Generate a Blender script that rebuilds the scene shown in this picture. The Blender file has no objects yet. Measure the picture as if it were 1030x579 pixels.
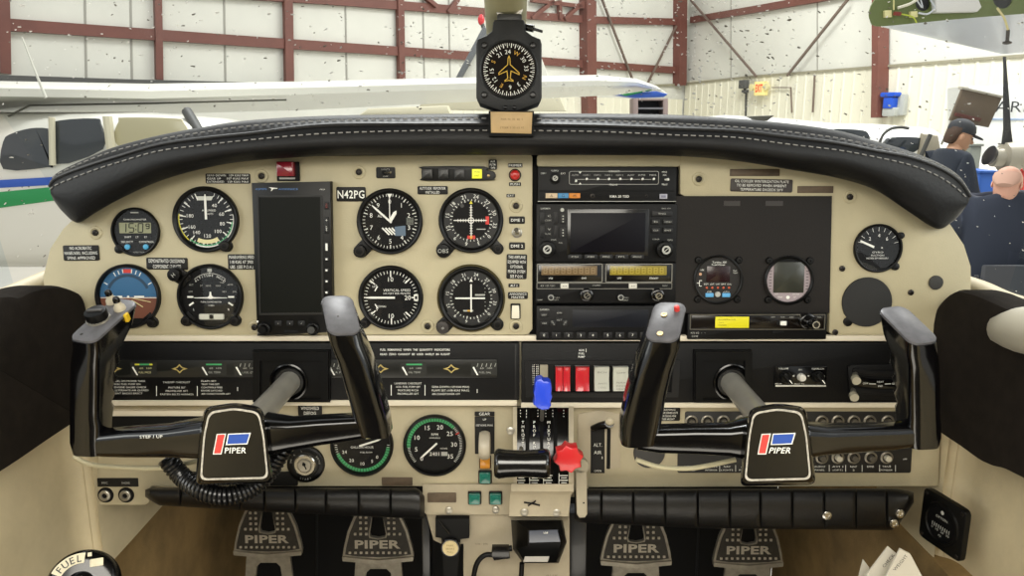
import bpy, bmesh, math, random
from mathutils import Matrix, Vector
random.seed(7)
SC = bpy.context.scene
COL = SC.collection
PI = math.pi
# ---------------------------------------------------------------- camera model (used to turn measured spots into places)
FOC, CX, CY = 778.0, 515.0, 289.5
CAMZ = 1.70
PITCH = math.radians(12.5)
O = Vector((0, 0, CAMZ))
FWD = Vector((0, math.cos(PITCH), -math.sin(PITCH)))
UPV = Vector((0, math.sin(PITCH), math.cos(PITCH)))
RGT = Vector((1, 0, 0))
cam = bpy.data.cameras.new('camera'); cam_o = bpy.data.objects.new('camera', cam); COL.objects.link(cam_o)
cam.sensor_width = 36; cam.lens = 36 * FOC / 1030.0; cam.clip_start = 0.02; cam.clip_end = 200
cam_o.location = O; cam_o.rotation_euler = (PI / 2 - PITCH, 0, 0)
SC.camera = cam_o

def ray(px, py):
    return (RGT * ((px - CX) / FOC) + UPV * ((CY - py) / FOC) + FWD)
def at_y(px, py, y):
    r = ray(px, py); return O + r * (y / r.y)
def at_x(px, py, x):
    r = ray(px, py); return O + r * (x / r.x)
def at_z(px, py, z):
    r = ray(px, py); return O + r * ((z - CAMZ) / r.z)
def at_plane(px, py, p0, n):
    r = ray(px, py); return O + r * ((p0 - O).dot(n) / r.dot(n))
# the instrument panel's own frame: u right, v up, w towards the seats
TILT = math.radians(5.9)
PU = Vector((1, 0, 0)); PV = Vector((0, math.sin(TILT), math.cos(TILT))); PN = Vector((0, -math.cos(TILT), math.sin(TILT)))
PC = O + FWD * 0.93
PM = Matrix(((PU.x, PV.x, PN.x, PC.x), (PU.y, PV.y, PN.y, PC.y), (PU.z, PV.z, PN.z, PC.z), (0, 0, 0, 1)))
def L(px, py, w=0.0):
    p = at_plane(px, py, PC + PN * w, PN) - PC
    return Vector((p.dot(PU), p.dot(PV), w))
def S(px, py, w=0.0):
    a = L(px - 1, py, w); b = L(px + 1, py, w)
    return (b - a).length / 2

# ---------------------------------------------------------------- materials
def lin(c):
    if isinstance(c, str):
        c = c.lstrip('#'); c = [int(c[i:i + 2], 16) / 255 for i in (0, 2, 4)]
    return tuple(((x / 12.92) if x <= 0.04045 else ((x + 0.055) / 1.055) ** 2.4) for x in c[:3]) + (1,)
_MC = {}
def mat(name, col='#808080', rough=0.5, metal=0.0, coat=0.0, var=0.0, vscale=20.0, bump=0.0, bscale=200.0, emit=None, estr=0.0, spec=0.5, trans=0.0, col2=None, sheen=0.0):
    if name in _MC: return _MC[name]
    m = bpy.data.materials.new(name); m.use_nodes = True
    nt = m.node_tree; N = nt.nodes; b = N['Principled BSDF']
    b.inputs['Base Color'].default_value = lin(col)
    b.inputs['Roughness'].default_value = rough
    b.inputs['Metallic'].default_value = metal
    b.inputs['Coat Weight'].default_value = coat
    b.inputs['Coat Roughness'].default_value = 0.08
    b.inputs['Specular IOR Level'].default_value = spec
    if sheen: b.inputs['Sheen Weight'].default_value = sheen
    if trans: b.inputs['Transmission Weight'].default_value = trans
    tc = None
    if var or bump or col2:
        tc = N.new('ShaderNodeTexCoord')
    if var or col2:
        nz = N.new('ShaderNodeTexNoise'); nz.inputs['Scale'].default_value = vscale; nz.inputs['Detail'].default_value = 5; nz.inputs['Roughness'].default_value = 0.6
        nt.links.new(tc.outputs['Object'], nz.inputs['Vector'])
        mx = N.new('ShaderNodeMix'); mx.data_type = 'RGBA'
        rp = N.new('ShaderNodeMapRange'); rp.inputs['From Min'].default_value = 0.35; rp.inputs['From Max'].default_value = 0.65
        nt.links.new(nz.outputs['Fac'], rp.inputs['Value'])
        nt.links.new(rp.outputs['Result'], mx.inputs['Factor'])
        c = lin(col); d = lin(col2) if col2 else tuple(max(0, x * (1 - var)) for x in c[:3]) + (1,)
        mx.inputs['A'].default_value = c; mx.inputs['B'].default_value = d
        nt.links.new(mx.outputs['Result'], b.inputs['Base Color'])
    if bump:
        nb = N.new('ShaderNodeTexNoise'); nb.inputs['Scale'].default_value = bscale; nb.inputs['Detail'].default_value = 3
        nt.links.new(tc.outputs['Object'], nb.inputs['Vector'])
        bp = N.new('ShaderNodeBump'); bp.inputs['Strength'].default_value = bump; bp.inputs['Distance'].default_value = 0.001
        nt.links.new(nb.outputs['Fac'], bp.inputs['Height']); nt.links.new(bp.outputs['Normal'], b.inputs['Normal'])
    if emit:
        b.inputs['Emission Color'].default_value = lin(emit); b.inputs['Emission Strength'].default_value = estr
    _MC[name] = m
    return m
def glassy(name, tint='#ffffff', refl=0.08, rough=0.03, haze=0.0, dscale=30):
    """a thin clear pane: mostly see-through with a weak mirror, optional patchy pale haze that washes out the view"""
    if name in _MC: return _MC[name]
    m = bpy.data.materials.new(name); m.use_nodes = True; nt = m.node_tree; N = nt.nodes
    for n in list(N): N.remove(n)
    out = N.new('ShaderNodeOutputMaterial'); tr = N.new('ShaderNodeBsdfTransparent'); tr.inputs['Color'].default_value = lin(tint)
    gl = N.new('ShaderNodeBsdfGlossy'); gl.inputs['Roughness'].default_value = rough
    mx = N.new('ShaderNodeMixShader'); mx.inputs['Fac'].default_value = refl
    nt.links.new(tr.outputs[0], mx.inputs[1]); nt.links.new(gl.outputs[0], mx.inputs[2])
    last = mx
    if haze:
        df = N.new('ShaderNodeBsdfDiffuse'); df.inputs['Color'].default_value = (0.8, 0.82, 0.85, 1)
        tc = N.new('ShaderNodeTexCoord'); nz = N.new('ShaderNodeTexNoise'); nz.inputs['Scale'].default_value = dscale; nz.inputs['Detail'].default_value = 4
        nt.links.new(tc.outputs['Object'], nz.inputs['Vector'])
        rp = N.new('ShaderNodeMapRange'); rp.inputs['From Min'].default_value = 0.5; rp.inputs['From Max'].default_value = 0.8; rp.inputs['To Max'].default_value = haze
        nt.links.new(nz.outputs['Fac'], rp.inputs['Value'])
        m2 = N.new('ShaderNodeMixShader'); nt.links.new(rp.outputs['Result'], m2.inputs['Fac'])
        nt.links.new(mx.outputs[0], m2.inputs[1]); nt.links.new(df.outputs[0], m2.inputs[2]); last = m2
    nt.links.new(last.outputs[0], out.inputs['Surface'])
    _MC[name] = m
    return m

# ---------------------------------------------------------------- text as mesh, cached
_TC = {}
def text_mesh(s, bold=0.0):
    k = (s, bold)
    if k in _TC: return _TC[k]
    cu = bpy.data.curves.new('t', 'FONT'); cu.body = s; cu.size = 1.0; cu.offset = bold; cu.resolution_u = 2
    cu.space_character = 1.06
    o = bpy.data.objects.new('t', cu); COL.objects.link(o)
    dg = bpy.context.evaluated_depsgraph_get(); me = bpy.data.meshes.new_from_object(o.evaluated_get(dg))
    vs = [v.co.copy() for v in me.vertices]; fs = [tuple(p.vertices) for p in me.polygons]
    bpy.data.objects.remove(o); bpy.data.curves.remove(cu); bpy.data.meshes.remove(me)
    if vs:
        x0 = min(v.x for v in vs); x1 = max(v.x for v in vs)
    else: x0 = x1 = 0
    _TC[k] = (vs, fs, x0, x1)
    return _TC[k]
CAPH = 0.716

def rrect(x0, y0, x1, y1, r, n=4):
    if x0 > x1: x0, x1 = x1, x0
    if y0 > y1: y0, y1 = y1, y0
    r = min(r, (x1 - x0) / 2 - 1e-6, (y1 - y0) / 2 - 1e-6)
    if r <= 0: return [(x0, y0), (x1, y0), (x1, y1), (x0, y1)]
    pts = []
    for cx, cy, a in ((x1 - r, y0 + r, -PI / 2), (x1 - r, y1 - r, 0), (x0 + r, y1 - r, PI / 2), (x0 + r, y0 + r, PI)):
        for i in range(n + 1):
            t = a + PI / 2 * i / n
            pts.append((cx + r * math.cos(t), cy + r * math.sin(t)))
    return pts
def circ(cx, cy, r, n=32, ry=None):
    ry = ry or r
    return [(cx + r * math.cos(2 * PI * i / n), cy + ry * math.sin(2 * PI * i / n)) for i in range(n)]
def area2(p):
    return sum(p[i][0] * p[(i + 1) % len(p)][1] - p[(i + 1) % len(p)][0] * p[i][1] for i in range(len(p)))
def inset(p, d):
    n = len(p); out = []
    for i in range(n):
        a = Vector(p[i - 1]); b = Vector(p[i]); c = Vector(p[(i + 1) % n])
        e1 = (b - a); e2 = (c - b)
        if e1.length < 1e-9: e1 = e2
        if e2.length < 1e-9: e2 = e1
        n1 = Vector((-e1.y, e1.x)).normalized(); n2 = Vector((-e2.y, e2.x)).normalized()
        m = (n1 + n2)
        if m.length < 1e-6: m = n1
        m.normalize(); k = d / max(0.35, m.dot(n1))
        out.append((b.x + m.x * k, b.y + m.y * k))
    return out
def round_poly(p, r, n=5):
    """polygon with its corners rounded"""
    if not isinstance(r, (list, tuple)): r = [r] * len(p)
    out = []; N = len(p)
    for i in range(N):
        a, b, c = Vector(p[i - 1]), Vector(p[i]), Vector(p[(i + 1) % N])
        d1 = min(r[i], (a - b).length / 2.05); d2 = min(r[i], (c - b).length / 2.05)
        s0 = b + (a - b).normalized() * d1; s1 = b + (c - b).normalized() * d2
        for j in range(n + 1):
            t = j / n; out.append(tuple((1 - t) ** 2 * s0 + 2 * t * (1 - t) * b + t * t * s1))
    return out
def smooth_closed(p, n=4):
    out = []; N = len(p)
    for i in range(N):
        a, b, c, d = (Vector(p[(i + k - 1) % N]) for k in range(4))
        for j in range(n):
            t = j / n
            out.append(tuple(0.5 * ((2 * b) + (c - a) * t + (2 * a - 5 * b + 4 * c - d) * t * t + (3 * b - a - 3 * c + d) * t ** 3)))
    return out
def catmull(p, n=6):
    p = [Vector(q) for q in p]
    q = [p[0] * 2 - p[1]] + p + [p[-1] * 2 - p[-2]]; out = []
    for i in range(1, len(q) - 2):
        a, b, c, d = q[i - 1:i + 3]
        for j in range(n):
            t = j / n
            out.append(0.5 * ((2 * b) + (c - a) * t + (2 * a - 5 * b + 4 * c - d) * t * t + (3 * b - a - 3 * c + d) * t ** 3))
    out.append(p[-1]); return out

class MB:
    """collects shapes; build() links them as one mesh object"""
    def __init__(s, k=1.0, T=None):
        s.v = []; s.f = []; s.fm = []; s.sm = []; s.mats = []; s.m = 0
        s.T = (T or Matrix.Identity(4)) @ Matrix.Scale(k, 4); s.smooth = True
    def use(s, m):
        if m not in s.mats: s.mats.append(m)
        s.m = s.mats.index(m); return s
    def add(s, vs, fs, smooth=None, T=None):
        b = len(s.v); M = s.T @ T if T is not None else s.T
        s.v += [M @ Vector(v if len(v) == 3 else (v[0], v[1], 0)) for v in vs]
        for f in fs:
            s.f.append(tuple(i + b for i in f)); s.fm.append(s.m); s.sm.append(s.smooth if smooth is None else smooth)
        return s
    def prism(s, out, z0, z1, bev=0.0, back=False, T=None):
        """outline extruded from z0 to z1 (z1 is the front), with a rounded front edge"""
        if area2(out) < 0: out = out[::-1]
        n = len(out); vs = []; rings = []
        if bev > 0:
            prof = [(0, z0), (0, z1 - bev), (bev * 0.3, z1 - bev * 0.3), (bev, z1)]
        else: prof = [(0, z0), (0, z1)]
        for d, z in prof:
            o = inset(out, d) if d else out
            rings.append(len(vs)); vs += [(x, y, z) for x, y in o]
        fs = []
        for a, b in zip(rings, rings[1:]):
            fs += [(a + i, a + (i + 1) % n, b + (i + 1) % n, b + i) for i in range(n)]
        fs.append(tuple(range(rings[-1], rings[-1] + n)))
        fs.append(tuple(range(n))[::-1])
        return s.add(vs, fs, T=T)
    def plate(s, out, holes, z0, z1, bev=0.0, T=None):
        """a sheet with openings, filled by triangulation"""
        bm = bmesh.new(); loops = []
        for o in [out] + list(holes):
            vs = [bm.verts.new((x, y, z1)) for x, y in o]
            loops.append(vs)
            for i in range(len(vs)): bm.edges.new((vs[i], vs[(i + 1) % len(vs)]))
        bmesh.ops.triangle_fill(bm, use_beauty=True, edges=bm.edges[:], normal=(0, 0, 1))
        bm.verts.index_update()
        vs = [tuple(v.co) for v in bm.verts]; fs = [tuple(v.index for v in f.verts) for f in bm.faces]
        fs = [f if (Vector(vs[f[1]]) - Vector(vs[f[0]])).cross(Vector(vs[f[2]]) - Vector(vs[f[0]])).z > 0 else f[::-1] for f in fs]
        lp = [[v.index for v in l] for l in loops]; bm.free()
        n0 = len(vs); vs2 = vs + [(x, y, z0) for x, y, z in vs]
        fs2 = fs + [tuple(i + n0 for i in f[::-1]) for f in fs]
        for k, l in enumerate(lp):
            ccw = area2([vs[i][:2] for i in l]) > 0
            if (k == 0) != ccw: l = l[::-1]
            for i in range(len(l)):
                a, b = l[i], l[(i + 1) % len(l)]
                fs2.append((a + n0, b + n0, b, a))
        return s.add(vs2, fs2, smooth=False, T=T)
    def flat(s, out, z=0.0, T=None):
        if area2(out) < 0: out = out[::-1]
        return s.add([(x, y, z) for x, y in out], [tuple(range(len(out)))], smooth=False, T=T)
    def box(s, x0, x1, y0, y1, z0, z1, bev=0.0, r=0.0, T=None):
        return s.prism(rrect(x0, y0, x1, y1, r), min(z0, z1), max(z0, z1), bev, T=T)
    def cyl(s, cx, cy, r, z0, z1, n=24, bev=0.0, T=None):
        return s.prism(circ(cx, cy, r, n), z0, z1, bev, T=T)
    def ring(s, cx, cy, r0, r1, z, n=48, a0=0.0, a1=2 * PI, T=None):
        n = max(2, int(n * abs(a1 - a0) / (2 * PI)) + 1); vs = []
        for i in range(n + 1):
            a = a0 + (a1 - a0) * i / n
            vs += [(cx + r0 * math.cos(a), cy + r0 * math.sin(a), z), (cx + r1 * math.cos(a), cy + r1 * math.sin(a), z)]
        return s.add(vs, [(2 * i, 2 * i + 2, 2 * i + 3, 2 * i + 1) if a1 < a0 else (2 * i, 2 * i + 1, 2 * i + 3, 2 * i + 2) for i in range(n)], smooth=False, T=T)
    def lathe(s, prof, cx=0.0, cy=0.0, n=32, T=None):
        """profile of (radius, z), turned about the local z axis"""
        vs = []; fs = []; idx = []
        for r, z in prof:
            if r < 1e-7: idx.append([len(vs)] * n); vs.append((cx, cy, z))
            else:
                b = len(vs); idx.append([b + i for i in range(n)])
                vs += [(cx + r * math.cos(2 * PI * i / n), cy + r * math.sin(2 * PI * i / n), z) for i in range(n)]
        for a, b in zip(idx, idx[1:]):
            for i in range(n):
                q = [a[i], a[(i + 1) % n], b[(i + 1) % n], b[i]]
                q = [x for j, x in enumerate(q) if x not in q[:j]]
                if len(q) > 2: fs.append(tuple(q))
        return s.add(vs, fs, T=T)
    def tube(s, path, r, n=8, T=None, caps=True, up=None):
        P = [Vector(p) for p in path]; R = r if isinstance(r, (list, tuple)) else [r] * len(P)
        vs = []; fs = []; up = Vector(up) if up is not None else None; prev = None
        for i, p in enumerate(P):
            t = (P[min(i + 1, len(P) - 1)] - P[max(i - 1, 0)]).normalized()
            if prev is None:
                a = up if up is not None else (Vector((0, 0, 1)) if abs(t.z) < 0.9 else Vector((1, 0, 0)))
            else: a = prev
            a = (a - t * a.dot(t))
            if a.length < 1e-6: a = t.orthogonal()
            a.normalize(); prev = a; b = t.cross(a)
            rr = R[i]; ra, rb = rr if isinstance(rr, (tuple, list)) else (rr, rr)
            vs += [tuple(p + a * (ra * math.cos(2 * PI * j / n)) + b * (rb * math.sin(2 * PI * j / n))) for j in range(n)]
        for i in range(len(P) - 1):
            for j in range(n):
                fs.append((i * n + j, i * n + (j + 1) % n, (i + 1) * n + (j + 1) % n, (i + 1) * n + j))
        if caps:
            fs.append(tuple(range(n))[::-1]); fs.append(tuple(range((len(P) - 1) * n, len(P) * n)))
        return s.add(vs, fs, T=T)
    def loft(s, secs, closed=True, caps=True, T=None):
        """sections: equal-length lists of 3-D points"""
        n = len(secs[0]); vs = [tuple(p) for c in secs for p in c]; fs = []
        for i in range(len(secs) - 1):
            for j in range(n if closed else n - 1):
                fs.append((i * n + j, i * n + (j + 1) % n, (i + 1) * n + (j + 1) % n, (i + 1) * n + j))
        if caps and closed:
            fs.append(tuple(range(n))[::-1]); fs.append(tuple(range((len(secs) - 1) * n, len(secs) * n)))
        return s.add(vs, fs, T=T)
    def ball(s, c, r, n=12, T=None):
        rx, ry, rz = r if isinstance(r, (tuple, list)) else (r, r, r)
        M = Matrix.Translation(c) @ Matrix.Diagonal((rx, ry, rz, 1))
        return s.lathe([(math.sin(PI * i / n), -math.cos(PI * i / n)) for i in range(n + 1)], n=n * 2, T=(T @ M if T is not None else M))
    def text(s, t, x, y, h, z=0.0, bold=0.02, align='c', width=None, rot=0.0, T=None):
        bold = 0.0 if bold < .045 else (.012 if bold < .06 else .035)
        """capitals h high, centred on (x, y)"""
        vs, fs, x0, x1 = text_mesh(t, bold)
        if not vs: return s
        k = h / CAPH; kx = k if width is None else width / max(1e-6, (x1 - x0))
        dx = -(x0 + x1) / 2 if align == 'c' else (-x0 if align == 'l' else -x1)
        c, sn = math.cos(rot), math.sin(rot)
        out = []
        for v in vs:
            a = (v.x + dx) * kx; b = (v.y - CAPH / 2) * k
            out.append((x + a * c - b * sn, y + a * sn + b * c, z))
        return s.add(out, fs, smooth=False, T=T)
    def line(s, x0, y0, x1, y1, w, z=0.0, T=None):
        d = Vector((x1 - x0, y1 - y0)); n = Vector((-d.y, d.x)).normalized() * w / 2
        return s.flat([(x0 + n.x, y0 + n.y), (x0 - n.x, y0 - n.y), (x1 - n.x, y1 - n.y), (x1 + n.x, y1 + n.y)], z, T=T)
    def build(s, name, parent=None, sharp=0.7, fix=True):
        me = bpy.data.meshes.new(name); me.from_pydata([tuple(v) for v in s.v], [], s.f)
        for m in s.mats: me.materials.append(m)
        me.polygons.foreach_set('material_index', s.fm); me.polygons.foreach_set('use_smooth', s.sm)
        me.update()
        if sharp: me.set_sharp_from_angle(angle=sharp)
        o = bpy.data.objects.new(name, me); COL.objects.link(o)
        if parent is not None: o.parent = getattr(parent, 'o', parent)
        return o

def tag(o, label=None, cat=None, group=None, kind=None):
    o = getattr(o, 'o', o)
    if label: o['label'] = label
    if cat: o['category'] = cat
    if group: o['group'] = group
    if kind: o['kind'] = kind
    return o
class Thing:
    """an Empty at a thing's base, in the panel's frame (px, py, w) or the world's (loc)"""
    def __init__(s, name, label, cat, px=None, py=None, w=0.0, group=None, M=None, kind=None):
        s.o = bpy.data.objects.new(name, None); COL.objects.link(s.o); s.o.empty_display_size = 0.02
        if M is None:
            s.org = L(px, py, w); M = PM @ Matrix.Translation(s.org); s.k = S(px, py, w); s.px = px; s.py = py
        else: s.org = None; s.k = 1.0
        s.M = M; s.o.matrix_world = M
        tag(s.o, label, cat, group, kind)
    def mb(s): return MB(s.k)
    def l(s, px, py, w=0.0):
        """photo spot at height w (metres above the panel) in this thing's own units (photo pixels at its origin)"""
        return (L(px, py, w) - s.org) / s.k
    def xy(s, px, py, w=None):
        w = s.org.z if w is None else w
        q = s.l(px, py, w); return (q.x, q.y)
    def poly(s, pts, w=None):
        return [s.xy(p[0], p[1], w) for p in pts]
    def add(s, m, name, label=None, kind=None, sharp=0.7):
        o = m.build(name, s, sharp)
        if label: o['label'] = label
        if kind: o['kind'] = kind
        return o
def single(name, m, label, cat, group=None, kind=None, M=None, sharp=0.7):
    o = m.build(name, None, sharp)
    if M is not None: o.matrix_world = M
    return tag(o, label, cat, group, kind)

def copy_tree(o, parent=None):
    c = o.copy(); COL.objects.link(c)
    c.parent = parent
    for ch in list(o.children): copy_tree(ch, c)
    return c

# ---------------------------------------------------------------- shared materials
M_beige = mat('beige_paint', '#b5ab8c', 0.55, var=0.10, vscale=14, bump=0.25, bscale=500)
M_beige2 = mat('beige_plastic', '#b4aa8e', 0.5, var=0.12, vscale=20, bump=0.2, bscale=400)
M_black = mat('black_plastic', '#070707', 0.42, bump=0.15, bscale=600, spec=.2)
M_blackm = mat('black_matte', '#060606', 0.7, spec=.25)
M_blackg = mat('black_gloss', '#040405', 0.2, coat=0.3, spec=.4)
M_panelblk = mat('black_crackle_paint', '#070708', 0.5, bump=0.3, bscale=500, var=0.3, vscale=30, spec=.25)
M_bezel = mat('bezel_black', '#050505', 0.4, spec=.3)
M_face = mat('dial_black', '#040405', 0.55, spec=.2)
M_white = mat('marking_white', '#e8e8e0', 0.6)
M_greyw = mat('marking_grey', '#a9a9a2', 0.6)
M_cream = mat('marking_cream', '#d8cf9a', 0.6)
M_green = mat('marking_green', '#3f9c62', 0.6)
M_yellow = mat('marking_yellow', '#d9cf3a', 0.6)
M_amber = mat('marking_amber', '#d6a53a', 0.6)
M_red = mat('marking_red', '#c8372f', 0.55)
M_orange = mat('marking_orange', '#d2743a', 0.6)
M_blue = mat('button_blue', '#3f86b8', 0.5)
M_glass = glassy('dial_glass', refl=0.04, rough=0.03)
M_screw = mat('screw_dark', '#2b2723', 0.4, metal=0.6)
M_brass = mat('screw_brass', '#a08a62', 0.35, metal=0.9)
M_chrome = mat('worn_chrome', '#c9c6be', 0.25, metal=1.0)
M_alu = mat('worn_aluminium', '#b9b4a8', 0.38, metal=0.85, var=0.25, vscale=60)
M_placard = mat('placard_black', '#12110f', 0.5, spec=.3)
M_plbrown = mat('placard_brown', '#5c4c3a', 0.6, var=0.3, vscale=80)
# ================================================================ instrument panel shell
def PL(pts, w=0.0):
    return [tuple(L(p[0], p[1], w)[:2]) for p in pts]
def px_mb(): return MB(1.0)

ip = Thing('instrument_panel', 'beige metal instrument panel spanning the cockpit under the black padded glareshield', 'instrument panel', 515, 250, 0)
ip_inv = Matrix.Translation(-ip.org)
def ip_part(name, pts, z0, z1, m, bev=0.0015, holes=(), label=None):
    mb = MB(1.0, ip_inv).use(m)
    out = PL(pts, z1)
    if holes: mb.plate(out, [PL(h, z1) for h in holes], z0, z1)
    else: mb.prism(out, z0, z1, bev)
    return ip.add(mb, name, label)
def sm(pts, n=3): return smooth_closed(pts, n)
left_out = [(60, 338), (45, 300), (43, 278), (50, 250), (63, 230), (78, 216), (110, 185), (160, 160), (230, 148), (310, 146), (534, 146), (534, 330), (529, 337), (300, 337)]
ip_part('left_plate', left_out, -0.012, 0.0, M_beige)
ip_part('centre_left_plate', rrect(303, -0, 535, 10, 0) and [(303, 336.5), (303, 162), (309, 157), (534, 155), (535.5, 158), (535.5, 331), (531, 336.5)], 0.0002, 0.0018, M_beige, 0.0008)
right_out = [(684, 158), (687, 155), (700, 145), (770, 143), (770, 140), (850, 140), (930, 190), (958, 228), (970, 246), (977, 268), (977, 292), (960, 330), (940, 337), (838, 337), (834, 334), (836, 198), (690, 198), (684, 195)]
ip_part('right_plate', right_out, -0.012, 0.0, M_beige)
ip_part('radio_rack', [(533, 150), (690, 150), (690, 345), (533, 345)], -0.03, -0.008, M_blackm, 0.001)
ip_part('right_backing', [(676, 150), (842, 190), (842, 345), (676, 345)], -0.03, -0.009, M_blackm, 0.001)
ip_part('radio_trim', rrect(540, 155.5, 684.5, 167.5, 3), -0.006, 0.001, M_beige, 0.001)
ip_part('lower_plate', [(100, 338), (945, 338), (946, 440), (944, 489), (592, 490), (592, 500), (425, 500), (425, 489), (152, 489), (150, 505), (146, 508), (100, 508), (97, 504)], -0.02, -0.006, M_beige2)
for y0, y1, x0, x1, wv in ((337.5, 343, 90, 935, 0.004), (402.5, 408, 108, 520, 0.008), (405.0, 410.0, 524, 935, 0.008), (413, 418.5, 100, 205, 0.001)):
    ip_part('trim_strip', [(x0, y0), (x1, y0), (x1, y1), (x0, y1)], -0.006, wv, mat('cream_strip', '#d6cdb8', 0.45), 0.001)
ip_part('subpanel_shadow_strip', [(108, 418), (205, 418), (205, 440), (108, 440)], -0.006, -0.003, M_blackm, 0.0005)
def screw(parent, x, y, w=0.0, r=3.7, m=None, ring=True, name='screw'):
    c = parent.xy(x, y, w); z = (w - parent.org.z) / parent.k
    mb = parent.mb()
    if ring:
        mb.use(M_beige).lathe([(r * 1.9, z), (r * 1.7, z + 1.0), (r * 1.25, z + 1.4), (r * .9, z + .2)], c[0], c[1], 20)
    mb.use(m or M_screw).lathe([(r * .85, z), (r * .8, z + 1.2), (r * .5, z + 1.9), (r * .28, z + 1.9), (r * .22, z + 0.9), (0, z + 0.9)], c[0], c[1], 16)
    parent.add(mb, name)
for x, y in ((96, 234), (263, 177), (361, 173), (519, 207), (430, 328), (519, 328), (703, 180), (256, 329)):
    screw(ip, x, y, 0.0018 if 303 < x < 535 else 0)
for x, y in ((855, 198), (847, 270), (916, 294), (840, 334)):
    screw(ip, x, y, 0, 3.6, ring=(x == 855), m=mat('dark_bolt', '#1b1512', 0.35, metal=0.4))
# the black radio-side panel that carries the two round engine displays
brp = Thing('avionics_blanking_panel', 'large black matte panel between the radio stack and the right beige plate', 'panel', 757, 268, 0.001)
m_brp = mat('black_satin_panel', '#1a1613', 0.55, var=0.15, vscale=12, bump=0.15, bscale=500, spec=.25)
mb = brp.mb().use(m_brp)
ho = [circ(*brp.xy(722, 281), 24.5, 40), circ(*brp.xy(793, 282), 24.5, 40)]
mb.plate(brp.poly([(679, 197), (836.5, 197), (834, 314.5), (679, 314.5)]), ho, -3, 1)
brp.add(mb, 'face_plate')
mb = brp.mb().use(m_brp)
mb.box(*[v for v in (0,)] or 0, 0, 0, 0, 0, 0) if False else None
for x0, x1, y0, y1 in ((728, 744, 202, 207), (770, 787, 202, 207)):
    a = brp.xy(x0, y0); b = brp.xy(x1, y1); mb.use(mat('tape_dark', '#332f2c', 0.3)).box(a[0], b[0], b[1], a[1], 1, 1.4)
brp.add(mb, 'tape_patch')

def placard(lines, x0, y0, x1, y1, label, h=None, m=None, tm=None, r=1.5, w=0.0, rot=0.0, thick=1.0, bold=0.03, name='placard', cat='placard', group=None, widths=None, align='c'):
    cx, cy = (x0 + x1) / 2, (y0 + y1) / 2
    k = S(cx, cy, w); a = L(cx, cy, w)
    mb = MB(k); hw, hh = (x1 - x0) / 2, (y1 - y0) / 2
    mb.use(m or M_placard).prism(rrect(-hw, -hh, hw, hh, r), 0, thick, 0.3)
    n = len(lines)
    if n:
        hh2 = h or (2 * hh / n * 0.62); step = 2 * hh / (n + .15)
        for i, t in enumerate(lines):
            if not t: continue
            ww = None if widths is None else widths[i]
            x = 0 if align == 'c' else -hw + 1.5
            mb.use(tm or M_white).text(t, x, hh - step * (i + .575), hh2, thick + 0.12, bold, width=ww, align=align)
    o = single(name, mb, label, cat, group, M=PM @ Matrix.Translation(a) @ Matrix.Rotation(rot, 4, 'Z'))
    return o
placard(['NO ACROBATIC', 'MANEUVERS, INCLUDING', 'SPINS APPROVED'], 64, 246.5, 100, 262, 'black placard reading NO ACROBATIC MANEUVERS on the pilot side panel end', widths=[22, 33, 28], rot=.01)
placard(['GEAR DOWN   129 KIAS MAX', 'GEAR UP     107 KIAS MAX', 'EXTENDED   129 KIAS MAX'], 207, 174.5, 252, 184.5, 'small black speed placard above the airspeed indicator', widths=[42, 42, 42])
placard(['DEMONSTRATED CROSSWIND', 'COMPONENT 17 KNOTS'], 147.5, 259, 189, 271, 'black crosswind placard above the turn coordinator', widths=[36, 28], rot=-.01)
placard(['MANEUVERING SPEED', '118 KIAS AT 2900', 'LBS. (SEE P.O.H.)'], 229.5, 255.5, 257.5, 271, 'black maneuvering speed placard touching the tall display', widths=[25, 23, 23])
placard(['N42PG'], 338.5, 188, 368, 202.5, 'black label with bold white N42PG beside the tall display', h=8.0, widths=[27], bold=.05, w=0.0018, name='registration_label', cat='label')
placard(['ALTITUDE  REPORTER', 'INSTALLED'], 420, 187, 450.5, 195.5, 'black ALTITUDE REPORTER placard above the upper course indicator', widths=[26, 14], w=.0018)
placard(['AIR', 'FLTR', 'ON'], 491.5, 160.5, 500, 170.5, 'tiny black placard at the end of the annunciator bar', w=.0035, widths=[5, 6, 4])
placard(['PRIMER'], 511, 164.3, 525.5, 168.3, 'narrow black PRIMER strip above the red button', w=.0018, widths=[13], r=.5)
placard(['PUSH'], 512, 183.3, 524, 187, 'narrow black PUSH strip below the red button', w=.0018, widths=[9], r=.5)
placard(['EXT'], 509.5, 195, 518, 198.3, 'tiny black strip above the upper panel hole', w=.0018, widths=[6], r=.5)
placard(['DME 1'], 512, 217.5, 528, 225, 'black DME 1 label above the toggle switch', w=.0018, widths=[12], h=3)
placard(['DME 2'], 512, 243.5, 528, 251, 'black DME 2 label below the toggle switch', w=.0018, widths=[12], h=3)
placard(['THIS AIRPLANE', 'EQUIPPED WITH', 'OPTIONAL', 'PRIMER SYSTEM', 'SEE P.O.H.'], 509.5, 255.5, 530, 280.5, 'tall black placard about optional equipment on the centre plate edge', widths=[17, 18, 13, 17, 13], w=.0018, rot=-.02)
placard(['ALT 2'], 511.5, 285, 522.5, 288.7, 'tiny black strip below the tall equipment placard', w=.0018, widths=[7], r=.5)
placard(['AVIONICS', 'MASTER'], 511, 293.5, 531, 300.5, 'black AVIONICS MASTER label above the white rocker', w=.0018, widths=[17, 13])
placard(['', ''], 734, 170, 784, 177, 'long brown blank strip above the oil cooler placard', m=M_plbrown, r=.5)
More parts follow.
